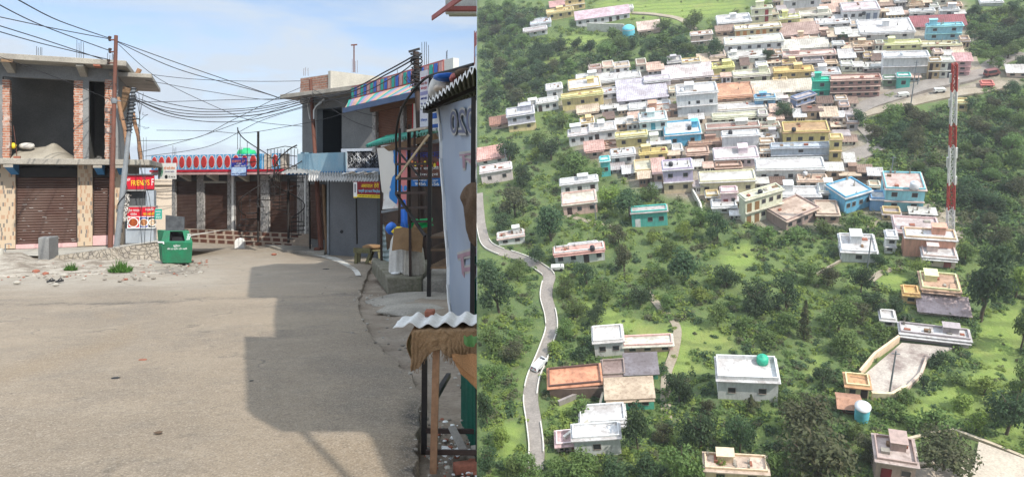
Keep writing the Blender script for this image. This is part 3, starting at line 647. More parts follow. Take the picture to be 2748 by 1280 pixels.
# ------------------------------------------------------------------ green dustbin
def dustbin():
    c = G(460, 717); Y = c.y; s = Y / F; z0 = c.z + 0.03
    def q(px, row, d=0.0): return P(px, row, Y) + V((0.02 * d, d, 0))
    t_ = thing('dustbin', 'green metal roadside dustbin with lid standing open, white Hindi lettering', 'dustbin', V((c.x, c.y + .3, z0)))
    fl, fr, bl, br = 432, 517, 440, 513
    zt = -(650 - CY) / F * Y; zb = -(706 - CY) / F * Y; w0 = (fl - CX) * s; w1 = (fr - CX) * s; D = 0.72
    # body: lower box with a sloping hopper front and a skewed side
    x0b, x1b = (437 - CX) * s, (514 - CX) * s
    ztop = -(619 - CY) / F * (Y + .38)
    A = [V((x0b, Y, zb)), V((x1b, Y, zb)), V((w1, Y, zt)), V((w0, Y, zt))]
    top = [V((w0 - .10, Y + .38, ztop)), V((w1 - .30, Y + .38, ztop))]; bk = [V((w0 - .50, Y + D, ztop)), V((w1 - .52, Y + D, ztop)), V((x1b - .46, Y + D, zb)), V((x0b - .46, Y + D, zb))]
    mb = MB(); mb.add(A + top + bk, [(0, 1, 2, 3), (6, 7, 8, 9), (0, 9, 8, 1), (1, 8, 7, 5, 2), (3, 4, 6, 9, 0), (4, 5, 7, 6)])
    # hopper slope as a frame round the mouth
    o1, o2, o3, o4 = A[3], A[2], top[1], top[0]
    def on(u, v): return (o1 * (1 - u) + o2 * u) * (1 - v) + (o4 * (1 - u) + o3 * u) * v
    g = [on(.26, .1), on(.77, .1), on(.74, .93), on(.24, .93)]
    mb.add([o1, o2, o3, o4] + g, [(0, 1, 5, 4), (1, 2, 6, 5), (2, 3, 7, 6), (3, 0, 4, 7)])
    body = mb.build('body', M_green, t_, bevel=.012)
    nn = (o2 - o1).cross(o4 - o1).normalized(); nn = nn if nn.y < 0 else -nn
    mb = MB(); mb.add([p for p in g] + [p - nn * .22 for p in g], [(0, 1, 5, 4), (1, 2, 6, 5), (2, 3, 7, 6), (3, 0, 4, 7), (4, 5, 6, 7)]); mb.build('mouth', M_ink, t_, fix=False)
    mb = MB(); yl = Y + .40; L0, L1 = P(444, 622, yl), P(494, 624, yl); mb.prism([L0, L1, P(495, 583, yl + .05), P(444, 577, yl + .05)], V((0, .025, 0))); mb.build('lid', mat('dented grey sheet', (0.10, 0.105, 0.11), (0.05, 0.052, 0.056), 5, 0.55, 0.3, 14, 0.6, 0.3), t_)
    mb = MB()
    for L in (.2, .8): p = L0 + (L1 - L0) * L; mb.bar(p + V((-.05, 0, 0)), p + V((.05, 0, 0)), .03)
    mb.build('hinge', M_green, t_)
    mb = MB(); xm = (w0 + w1) / 2 + .02; mb.lathe([(.05, zb - z0), (.05, 0.02), (.16, 0.0), (.16, -.05)], V((xm, Y + .22, z0)), 10); mb.box(xm - .3, xm + .2, Y + .05, Y + .6, zb - .04, zb - .005); mb.build('stand', M_black, t_)
    mb = MB(); p = V((w0, Y - .01, zt)); mb.tube([p + V((-.08, 0, .0)), p + V((.09, -.02, 0)), p + V((.09, -.02, -.05))], .022, 7); mb.build('handle', M_wh, t_)
    X, Z = V((1, 0, 0)), V((0, 0, 1))
    for bd, p0, p1, r0, r1 in (("कूड़ेदान", 465, 484, 656, 664), ("कीप इट क्लीन ग्रीन रखिये", 449, 502, 665, 671)):
        text(bd, 'lettering', M_wh, body, P(p0, r1, Y - .004), X, Z, (p1 - p0) * s, (r1 - r0) * s)
    k1 = on(.86, .25); text("कृप\nकूड़ा\nडाले", 'lettering', M_wh, body, on(.81, .18) + nn * .004, (o2 - o1), (o4 - o1), .11, .26)
dustbin()
# ------------------------------------------------------------------ row of shops with red-oval parapet
def ftext(body, fac, p0, p1, r0, r1, t, m, parent, nm='lettering', tilt=0.0, **kw):
    u0, u1, z0, z1 = fac.rect(p0, p1, r0, r1, t); return text(body, nm, m, parent, fac.W(u0, t, z0), fac.d + V((0, 0, tilt)), V((0, 0, 1)), u1 - u0, z1 - z0, **kw)
F2 = Fac(405, 33.0, 860, 28.6)
M_panel = mat('speckled blue panel paint', (0.045, 0.25, 0.50), (0.16, 0.40, 0.58), 14, 0.7, 0.1, 40, 0.6, lo=0.45, hi=0.68)
M_oval = mat('red oval paint', (0.45, 0.035, 0.03), (0.30, 0.025, 0.03), 14, 0.7, 0.1, 40, 0.6, lo=0.45, hi=0.68)
def shop_row():
    f = F2; t_ = thing('shop_row', 'long single storey row of brown shuttered shops under a blue parapet with red ovals', 'shops', f.p(600, 658, 0))
    zs = f.z(560, 469); zr = f.z(560, 462); zp = f.z(560, 417); zf = f.z(560, 616); zg = gz(30)
    mb = MB(); f.ubox(mb, f.hit(452)[0], f.hit(880)[0], zf, zs, -6, -0.13); mb.build('back_mass', M_concd, t_)
    for p0, p1 in ((458, 470), (528, 546), (610, 629), (699, 721), (797, 829), (862, 884)):
        mb = MB(); f.box(mb, p0, p1, 480, 616, -0.125, 0, zz=(zf, zs)); mb.build('pillar', M_tileg, t_)
    mb = MB(); f.box(mb, 621, 626, 480, 616, 0.001, 0.03, zz=(zf, zs)); mb.build('drain_pipe', M_wh, t_)
    mb = MB(); f.box(mb, 816, 820, 480, 618, 0.001, 0.03, zz=(zf, zs)); mb.build('pillar_trim', M_wh, t_)
    for p0, p1 in ((470, 528), (546, 610), (629, 699), (721, 797), (829, 862)):
        mb = MB(); f.slats(mb, p0, p1, 490, 616, -0.10, 34, 0.012, zz=(zf + .01, zs - .28)); mb.build('shutter', M_shut, t_, fix=False)
        mb = MB(); f.box(mb, p0, p1, 469, 486, -0.5, -0.02, zz=(zs - .30, zs)); mb.build('shutter_hood', M_dark, t_, bevel=.03)
    # canopy slab, brackets, parapet
    mb = MB(); f.ubox(mb, f.hit(408, .5)[0], f.hit(770, .5)[0], zs, zr, -6, 0.55); mb.build('canopy_slab', M_pink, t_)
    for p in (505, 578, 660, 745):
        u = f.hit(p)[0]; mb = MB(); mb.prism([f.W(u, 0.002, zs), f.W(u, .5, zs), f.W(u, .5, zs - .08), f.W(u, .002, zs - .32)], f.d * .22); mb.build('bracket', M_concl, t_)
    mb = MB(); f.ubox(mb, f.hit(405, .5)[0], f.hit(766, .5)[0], zr + .002, zr + .10, 0.45, 0.58); mb.build('parapet_base', M_red, t_)
    edges = [405, 424, 443.5, 461.5, 479, 498, 517, 537, 558, 579, 600, 621, 645, 668, 691]
    pan = [(edges[i], edges[i + 1]) for i in range(14)] + [(691, 705), (728, 749)]
    for p0, p1 in pan:
        mb = MB()
        u0 = f.hit(p0 + .8, .5)[0]; u1 = f.hit(p1 - .8, .5)[0]
        mb.m = 0; f.ubox(mb, u0, u1, zr + .102, zp, .34, .50); mb.m = 1
        w = .014
        for a, b in ((u0, u0 + w), (u1 - w, u1)): f.ubox(mb, a, b, zr + .11, zp - .003, .501, .508)
        pass
        if p1 - p0 > 15:
            mb.m = 2; c = (u0 + u1) / 2; zc = (zr + .13 + zp) / 2; ru = (u1 - u0) * .40; rz = (zp - zr - .13) * .42
            ring = lambda k, t: [f.W(c + ru * k * math.cos(6.2832 * i / 22), t, zc + rz * k * math.sin(6.2832 * i / 22)) for i in range(22)]
            mb.m = 1; mb.add(ring(1.1, .503), [tuple(range(22))]); mb.m = 2; a, b = ring(1, .504), ring(.85, .535)
            mb.add(a + b, [(i, (i + 1) % 22, 22 + (i + 1) % 22, 22 + i) for i in range(22)] + [tuple(range(22, 44))])
        mb.build('parapet_panel', [M_panel, M_wh, M_oval], t_, fix=False)
    for p0, p1 in ((706, 727), (750, 764)):
        mb = MB(); f.ubox(mb, f.hit(p0, .5)[0], f.hit(p1, .5)[0], zr + .102, zp - .02, .2, .45)
        mb.build('parapet_end', M_cream, t_)
    # stepped plinth with checker tiles
    k = NB('checker stone tile'); bt = k.N.new("ShaderNodeTexBrick"); k.L.new(k.tc.outputs['UV'], bt.inputs['Vector']); bt.inputs['Scale'].default_value = 1; bt.inputs['Brick Width'].default_value = .42; bt.inputs['Row Height'].default_value = .235; bt.inputs['Mortar Size'].default_value = .004; bt.offset = .35
    bt.inputs['Color1'].default_value = (0, 0, 0, 1); bt.inputs['Color2'].default_value = (1, 1, 1, 1); bt.inputs['Bias'].default_value = 0
    wv = k.N.new("ShaderNodeTexChecker"); mp = k.N.new("ShaderNodeMapping"); mp.inputs['Scale'].default_value = (2.3, 4.2, 1); k.L.new(k.tc.outputs['UV'], mp.inputs[0]); k.L.new(mp.outputs[0], wv.inputs['Vector']); wv.inputs['Scale'].default_value = 1
    wv.inputs['Color1'].default_value = (0.17, 0.075, 0.05, 1); wv.inputs['Color2'].default_value = (0.42, 0.34, 0.27, 1)
    k.col(k.mix(k.ramp(k.noise(2.5), .45, .7, 0, .5), wv.outputs[0], (.3, .25, .2))); k.rough(.7)
    for i in range(3):
        mb = MB(); z1 = zf - .002 - i * (zf - zg) / 3; f.ubox(mb, f.hit(440, .1)[0], f.hit(880, .1)[0], zg - .1, z1, -1.0 if i == 0 else .06 + .2 * (i - 1), .06 + .2 * i); 
        tb = mb; tb.m = 1; ue = f.hit(800, .1)[0]; us = f.hit(440, .1)[0]; h = (zf - zg) / 3; q = us + (.28 if i % 2 else 0) + .1; tt = .06 + .2 * i
        while q < ue - .4: f.ubox(tb, q, q + .40 + R.uniform(-.03, .03), z1 - h + .025, z1 - .025, tt - .01, tt + .006); q += .56
        mb.build('step', [mat('beige step stone', (.42, .34, .27), (.33, .27, .22), 2.5, .8, .1), mat('brown step tile', (.15, .065, .045), (.10, .045, .035), 3, .7, .1)], t_)
    mb = MB(); f.ubox(mb, f.hit(548)[0], f.hit(606)[0], zs - .40, zs - .30, -.05, .05); mb.build('name_board', M_concl, t_)
    mb = MB(); rebars(mb, f, (463, 468, 472), 393, 424, .1); rebars(mb, f, (643, 648), 397, 415, -1); rebars(mb, f, (385, 392), 368, 430, .1); mb.build('reinforcing_bars', M_black, t_)
shop_row()
def shop_bits():
    f = F2
    mb = MB(); c = f.p(662, 415, -2.5); mb.lathe([(.0, .28), (.16, .27), (.18, .20), (.40, .16), (.46, .02), (.46, -.5), (0, -.5)], V((c.x, c.y, f.z(662, 412, -2.5))), 18); one(mb, 'water_tank', plain('tank green', (.02, .42, .16), .5), 'green plastic water tank on the roof behind the oval parapet', 'water tank')
    g = Fac(425, 31.3, 472, 31.0); mb = MB(); g.box(mb, 424, 472, 438, 481, -.03, 0); b = one(mb, 'white_hoarding', M_wh, 'white shop hoarding with green picture and red Hindi heading on the canopy', 'hoarding')
    ftext("श्री बदरी विशाल", g, 440, 470, 447, 457, .004, M_orange, b); ftext("जनरल स्टोर", g, 442, 468, 459, 463, .004, M_navy, b); ftext("मो. 94120", g, 452, 470, 472, 477, .004, M_ink, b)
    mb = MB(); n = 18; q = g.p(432, 458, .004)
    mb.poly([q + g.d * (.13 * math.cos(6.283 * i / n)) + V((0, 0, .30 * math.sin(6.283 * i / n))) for i in range(n)]); mb.build('picture', mat('leafy print', (.05, .22, .14), (.55, .62, .55), 9, .6, 0), b, fix=False)
    mb = MB(); q = g.p(446, 475, .004); mb.poly([q + g.d * (.09 * math.cos(6.283 * i / n)) + V((0, 0, .09 * math.sin(6.283 * i / n))) for i in range(n)]); mb.build('emblem', M_ink, b, fix=False)
    g = Fac(620, 29.5, 662, 29.2); mb = MB(); g.box(mb, 620, 661, 424, 472, -.03, 0); b = one(mb, 'blue_hoarding', M_navy, 'dark blue and white shop hoarding hung across the oval parapet', 'hoarding')
    mb = MB(); g.box(mb, 621, 660, 449, 458, .001, .004); g.box(mb, 621, 660, 458, 471, .001, .0035); mb.build('pale_band', mat('pale blue print', (.50, .60, .72), (.25, .4, .65), 6, .6, 0), b)
    ftext("राजपाल टेंट", g, 622, 658, 427, 437, .006, M_orange, b); ftext("हाउस", g, 634, 648, 438, 442, .006, M_wh, b); ftext("मेहंदी वाले", g, 628, 659, 443, 448.5, .006, M_wh, b); ftext("लाइट एण्ड डेकोरेशन", g, 622, 659, 464, 469, .006, M_navy, b)
    mb = MB(); c = G(642, 662); n = 12; w = .20
    c.y = 28.4; c.x = (642 - CX) / F * 28.4; c.z = gz(28.4)
    prof = [V((c.x - w, c.y, c.z - .1)), V((c.x + w, c.y, c.z - .1))] + [V((c.x + w * math.cos(a), c.y, c.z + .25 + .19 * math.sin(a))) for a in [math.pi * i / n for i in range(n + 1)]]
    mb.prism(prof, V((0, .16, 0))); ms = one(mb, 'milestone', M_wh, 'small whitewashed round topped milestone before the checker steps', 'milestone', bevel=.012)
    c = G(762, 655) + V((0, .2, .1)); mb = MB(); mb.lathe([(.0, 0), (.2, 0), (.24, .24), (.22, .25), (.19, .03), (0, .03)], V((c.x, c.y, gz(c.y) + .14)), 14); mb.tube([V((c.x - .23, c.y, c.z + .3)), V((c.x, c.y, c.z + .12)), V((c.x + .23, c.y, c.z + .3))], .008, 5); one(mb, 'bucket', plain('bucket blue', (.18, .28, .52), .5), 'pale blue bucket left under the spiral stair', 'bucket')
    # paved apron at the foot of the stair
    mb = MB(); pts = [G(690, 655), G(760, 676), G(870, 686), G(884, 660), G(800, 648)]; mb.prism([V((p.x, p.y, gz(p.y) - .1)) for p in pts], V((0, 0, .2))); one(mb, 'paved_apron', M_conc, 'raised grey cement apron at the foot of the spiral stair', 'apron', bevel=.02)
shop_bits()
# ------------------------------------------------------------------ spiral stair of black steel
def spiral(px_pole, row0, row1, Y, turns, rad, a0, label, rail=True, zfoot=None):
    a = P(px_pole, row1, Y); b = P(px_pole, row0, Y); t_ = thing('spiral_stair', label, 'spiral stair', a, 'steel stairs by the shops')
    mb = MB(); mb.tube([a, b], .05, 8); mb.build('centre_pole', M_black, t_); n = int(13 * turns); H = min(b.z, a.z + 3.6) - a.z
    for i in range(n):
        th = a0 + 2 * math.pi * turns * i / n; z = a.z + .2 + H * i / n; d = V((math.cos(th), math.sin(th), 0)); e = V((-d.y, d.x, 0))
        c = V((a.x, a.y, z)); mb = MB(); mb.prism([c + d * .05 - e * .04, c + d * rad - e * .15, c + d * rad + e * .15, c + d * .05 + e * .04], V((0, 0, -.03))); mb.build('tread', M_black, t_)
    mb = MB(); hp = []
    for i in range(n * 3 + 1):
        th = a0 + 2 * math.pi * turns * i / (n * 3); hp.append(V((a.x + rad * math.cos(th), a.y + rad * math.sin(th), a.z + 1.05 + H * i / (n * 3))))
    mb.tube(hp, .022, 6)
    for i in range(0, n * 3 + 1, 3): mb.tube([hp[i] - V((0, 0, .88)), hp[i]], .011, 5)
    mb.build('handrail', M_black, t_, fix=False); return t_
spiral(693, 353, 650, 27.4, 1.15, .78, 2.6, 'tall spiral steel stair with its pole rising above the oval parapet')
spiral(774, 480, 652, 26.9, 1.3, .62, 5.2, 'shorter spiral steel stair beside the grey mosaic pillar, handrail curling')
def balcony_rail():
    mb = MB(); Y = 27.2
    for r in (397, 420, 446, 455): mb.tube([P(716, r + 6, Y), P(765, r - 4, Y - .3), P(797, r, Y - .4)], .016, 6)
    for px in range(718, 800, 9): mb.tube([P(px, 400, Y), P(px, 462, Y)], .012, 5)
    mb.tube(smooth_pts([tuple(P(*q)) for q in ((735, 470, 27), (738, 448, 27), (750, 425, 27), (775, 402, 27), (797, 390, 27))]), .03, 6)
    one(mb, 'landing_railing', M_black, 'black steel landing railing joining the stairs to the blue balcony', 'railing', fix=False)
balcony_rail()
# ------------------------------------------------------------------ grey building with brick topped roof
def grey_building():
    A = Fac(797, 28.4, 920, 26.6); B = Fac(886, 26.9, 1012, 28.4); t_ = thing('grey_building', 'grey plaster building with dark open room, blue balcony and brick roof parapet', 'building', A.p(860, 690, 0))
    zb = gz(26); zbal = A.z(860, 455); zop = A.z(860, 418); zlin = A.z(880, 290); zsl = A.z(850, 268)
    u0, u1 = A.hit(812)[0], A.hit(1012)[0]
    mb = MB(); A.ubox(mb, A.hit(811)[0], A.hit(850)[0], zbal, zsl, -.3, 0); A.ubox(mb, A.hit(917)[0], A.hit(1030)[0], zbal, zsl, -.3, 0)
    A.ubox(mb, A.hit(850)[0], A.hit(917)[0], zlin, zsl, -.3, -.002); A.ubox(mb, A.hit(811)[0], A.hit(811)[0] + .2, zbal, zsl, -5, -.301); A.ubox(mb, A.hit(812)[0] + .1, A.hit(1030)[0], zbal, zsl, -5.2, -5)
    mb.build('wall', M_concd, t_)
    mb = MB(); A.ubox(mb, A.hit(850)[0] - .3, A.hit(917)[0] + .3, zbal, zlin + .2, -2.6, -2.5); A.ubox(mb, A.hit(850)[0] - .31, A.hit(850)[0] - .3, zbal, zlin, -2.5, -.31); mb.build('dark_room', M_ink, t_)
    mb = MB(); A.ubox(mb, A.hit(757, 1.0)[0], A.hit(1030, 1.0)[0], zsl, zsl + .17, -5.5, 1.1); A.ubox(mb, A.hit(857)[0], A.hit(857)[0] + .25, zsl - .25, zsl - .002, .002, .95); mb.build('roof_slab', M_conc, t_, bevel=.02)
    mb = MB(); z0 = zsl + .172; z1 = A.z(850, 200)
    u0 = A.hit(806)[0]; u1 = A.hit(885)[0]; n = int((z1 - z0) / .1)
    for i in range(n): j = R.uniform(-.03, .03); A.ubox(mb, u0 + j, u1, z0 + i * .1, z0 + i * .1 + .096, -.23, R.uniform(-.01, .012))
    mb.build('brick_parapet', M_brick2, t_)
    mb = MB(); B.ubox(mb, B.hit(886)[0] + .02, B.hit(1020)[0], z0, z1 + .04, -.2, 0); mb.build('cement_parapet', M_concl, t_)
    mb = MB(); rebars(mb, A, (815, 819, 827), 180, 204, -.1); rebars(mb, B, (945, 954, 959), 160, 196, -.1); 
    a, b = B.p(950, 195, -.1), B.p(950, 122, -.1); mb.tube([a, b], .03, 6); mb.bar(b + V((-.12, 0, 0)), b + V((.13, 0, .02)), .05); mb.build('reinforcing_bars', M_rust, t_)
    # balcony
    mb = MB(); A.ubox(mb, A.hit(798, .9)[0], A.hit(922, .9)[0], zbal - .1, zop + .05, .75, .9); A.ubox(mb, A.hit(798, .9)[0], A.hit(798, .9)[0] + .14, zbal - .1, zop + .12, 0, .749); mb.build('balcony_parapet', mat('pale blue plaster', (.17, .31, .40), (.27, .36, .41), 1.2, .85, .15, 30, .5), t_)
    mb = MB(); A.ubox(mb, A.hit(770, .92)[0], A.hit(1000, .92)[0], zbal - .22, zbal - .102, -5, .96); mb.build('balcony_slab', M_blue, t_)
    # ornamental balustrade
    C = Fac(915, 25.6, 1014, 24.9); mb = MB(); zt = C.z(960, 399); zl = C.z(960, 466)
    C.ubox(mb, C.hit(915)[0], C.hit(930)[0], zl, zt, -.15, 0); C.ubox(mb, C.hit(930)[0], C.hit(1016)[0], zt - .10, zt, -.13, -.01); C.ubox(mb, C.hit(930)[0], C.hit(1016)[0], zl, zl + .2, -.14, -.005)
    b = mb.build('balustrade', mat('pale lilac paint', (.47, .50, .56), (.38, .41, .46), 2, .8, .1), t_)
    mb = MB(); ua, ub = C.hit(930)[0], C.hit(1016)[0]; C.ubox(mb, ua, ub, zl + .201, zt - .101, -.09, -.08); 
    mb.build('balustrade_back', M_ink, t_)
    mb = MB(); k = 7
    for i in range(k):
        c = ua + (ub - ua) * (i + .5) / k; h = zt - zl - .3
        for j in range(3):
            zc = zl + .2 + h * (j + .5) / 3; s = .07 + .02 * ((i + j) % 2)
            mb.tube([C.W(c + s * math.cos(q), -.06, zc + h / 6.5 * math.sin(q)) for q in [6.283 * w / 10 for w in range(11)]], .012 if i % 2 else .02, 4, cap=False)
            if i % 2 == 0 or j == 1: mb.prism([C.W(c + .03 * math.cos(6.283 * w / 8), -.07, zc + .045 * math.sin(6.283 * w / 8)) for w in range(8)], C.n * .02)
    mb.build('ornament', mat('worn ornament paint', (.10, .10, .11), (.55, .55, .56), 2.2, .7, .1, lo=.55, hi=.62), b, fix=False)
    # ground floor: shuttered bay and grey plaster shop front
    D = Fac(880, 26.0, 1016, 24.4); zc = D.z(950, 486); mb = MB(); D.ubox(mb, D.hit(884)[0], D.hit(1012)[0], zb, zc + .3, -.3, 0); mb.build('shop_front', mat('grey painted sheet wall', (.155, .165, .18), (.12, .125, .135), .8, .75, .1, 20, .4), t_)
    mb = MB(); D.ubox(mb, D.hit(880)[0], D.hit(885)[0], zb, zc + .2, -.1, .05); mb.build('corner_post', M_gpole, t_)
    mb = MB(); A2 = Fac(826, 28.3, 884, 27.4); A2.ubox(mb, A2.hit(826)[0], A2.hit(890)[0], zb, zbal - .23, -3, -.05); mb.build('lower_wall', M_concd, t_)
    mb = MB(); A2.slats(mb, 832, 874, 495, 642, .02, 30, .012); mb.build('shutter', M_shut, t_, fix=False)
    mb = MB(); q = D.p(917, 622, .006); mb.poly([q + D.d * (.10 * math.cos(6.283 * i / 9) * (1 + .4 * math.sin(i * 3))) + V((0, 0, .07 * math.sin(6.283 * i / 9))) for i in range(9)]); mb.build('hole', M_ink, t_, fix=False)
    # corrugated awnings over the shop front
    mb = MB(); a, b, c_, d_ = P(828, 470, 24.2), P(1016, 480, 22.6), P(1016, 462, 24.3), P(828, 463, 25.9)
    def cor(u, v): p = a * (1 - u) * (1 - v) + b * u * (1 - v) + c_ * u * v + d_ * (1 - u) * v; return p + V((0, 0, .035 * math.sin(u * 160)))
    def cor2(u, v): p = cor(u, 0); return p + V((.0, -.10 * v, -.20 * v * (1 - .5 * u)))
    mb.shell(180, 2, cor, (0, 0, .006)); mb.shell(180, 2, cor2, (0, .006, 0)); mb.build('tin_awning', M_tin, t_, fix=False)
    mb = MB(); mb.shell(60, 2, lambda u, v: P(752 + 100 * u, 466 - 8 * v, 26 - .5 * u) + V((0, 1.6 * v, .2 * v + .03 * math.sin(u * 60))), (0, 0, .006)); mb.build('lower_tin_sheet', M_tin, t_, fix=False)
    for i in range(9):
        x = 925 + i * 10; blob('roof_litter', [M_white, M_bagw, M_cream, M_stone][i % 4], P(x, 472 - (i % 3) * 2, 23.6 - i * .08) + V((0, 0, .02)), (.12, .08, .05), '', '', root=t_, sub=1)
grey_building()
def pole_lamp():
    a = G(862, 678); Y = a.y; a.z += .02; b = P(833, 214, Y)
    t_ = thing('lamp_pole', 'rusty steel pole carrying a bent white tube lamp by the grey building', 'lamp post', a)
    mb = MB(); mb.tube([a, a + (b - a) * .45, a + (b - a) * .455, b], [.10, .095, .08, .07], 10); mb.build('shaft', M_rust, t_)
    k = P(842, 320, Y - .1); mb = MB(); mb.tube([k, k + V((.0, 0, .35)), k + V((.1, 0, .52)), k + V((.32, 0, .68))], .028, 7); mb.build('lamp_arm', M_wh, t_)
    mb = MB(); mb.obox(k + V((.16, -.04, .60)), (.24, 0, .22), (0, .08, 0), (.02, 0, -.05)); mb.build('lamp_head', M_wh, t_)
    k = P(838, 260, Y - .05); mb = MB(); mb.bar(k + V((-.28, 0, -.05)), k + V((.3, 0, .06)), .07); mb.tube([k + V((-.1, 0, -.9)), k + V((-.2, 0, -.3)), k + V((-.05, 0, .05))], .02, 5); mb.build('cross_arm', M_bagw, t_)
    mb = MB(); mb.box(a.x - .22, a.x + .02, a.y - .28, a.y - .05, gz(Y) - .02, gz(Y) + .22); one(mb, 'rusty_drum', M_rust, 'rusty iron box at the foot of the lamp pole', 'box', bevel=.02)
    mb = MB(); mb.tube([P(868, 496, Y - .3), P(872, 590, Y - .3), P(876, 655, Y - .3), P(873, 684, Y - .4)], [.06, .06, .055, .05], 8); one(mb, 'wooden_post', M_wood, 'pale crooked wooden post under the tin awning', 'post')
    mb = MB(); mb.tube([P(830, 480, Y), P(832, 668, Y)], .035, 7); one(mb, 'awning_post', M_black, 'thin black awning post next to the mosaic pillar', 'post')
    mb = MB(); mb.tube([P(956, 520, 23.4), P(958, 655, 23.4)], .03, 7); one(mb, 'sign_post', M_black, 'thin dark post below the dairy sign', 'post')
pole_lamp()
def dairy_sign():
    f = Fac(948, 22.5, 1042, 21.0); t_ = thing('dairy_sign', 'maroon dairy sign with yellow and blue Hindi lettering above the bench', 'shop sign', f.p(990, 531))
    mb = MB(); f.box(mb, 948, 1041, 488, 531, -.04, 0); b = mb.build('board', plain('sign maroon', (.20, .01, .02), .5), t_)
    mb = MB(); f.box(mb, 948.5, 958, 489, 531, .001, .004); mb.build('white_edge', M_wh, b)
    mb = MB(); f.box(mb, 958, 1041, 523, 531, .001, .004); f.box(mb, 948.5, 958, 528, 531, .0045, .006); mb.build('yellow_strip', M_yel, b)
    mb = MB(); f.box(mb, 951, 955, 494, 517, .005, .006); mb.build('bottle_picture', M_gpole, b)
    ftext("असवाल डेरी", f, 969, 1017, 491, 504, .005, M_yel, b); ftext("सब्जी एवं फल विक्रेता".replace('वि', 'िव'), f, 962, 1020, 508, 519, .005, plain('sign pale blue', (.25, .62, .80), .5), b)
    ftext("हमारे यहाँ ताजा दूध दही पनीर मिलता है".replace('मि', 'िम'), f, 962, 1025, 524.5, 529.5, .006, M_ink, b)
    mb = MB(); q = f.p(1033, 515, .005); mb.poly([q + f.d * (.07 * math.cos(6.283 * i / 12)) + V((0, 0, .12 * math.sin(6.283 * i / 12))) for i in range(12)]); mb.build('fruit_picture', M_red, b, fix=False)
dairy_sign()
def bench():
    a, b = G(951, 690), G(1022, 692); a.y = b.y = 21.5; a.x = (951 - CX) / F * 21.5; b.x = (1026 - CX) / F * 21.5; z = gz(21.5)
    t_ = thing('bench', 'rough greenish plank bench in front of the grey shop wall', 'bench', V(((a.x + b.x) / 2, 21.5, z))); m = mat('mossy plank', (.22, .20, .10), (.12, .11, .065), 2.5, .9, .3, 30, .7); H = .36
    for i in range(3): mb = MB(); mb.obox((a.x, 21.5 + i * .17, z + H + .02 * (i % 2)), (b.x - a.x, .05, .02), (0, .15, 0), (0, 0, .05)); mb.build('seat_plank', m, t_, bevel=.006)
    mb = MB(); mb.obox((a.x - .02, 21.45, z + H - .02), ((b.x - a.x) * .6, 0, -.02), (0, .04, 0), (0, 0, .16)); mb.build('front_rail', m, t_)
    for x, dx in ((a.x + .06, -.02), (a.x + .52, -.14), (b.x - .1, .05)):
        for y in (21.52, 21.95): mb = MB(); mb.bar((x + dx, y, z - .02), (x, y, z + H), .09); mb.build('leg', m, t_)
    blob('brown_sack', M_bur, V((b.x - .35, 21.7, z + H + .06)), (.34, .22, .09), 'flattened brown sack lying on the plank bench', 'sack')
bench()
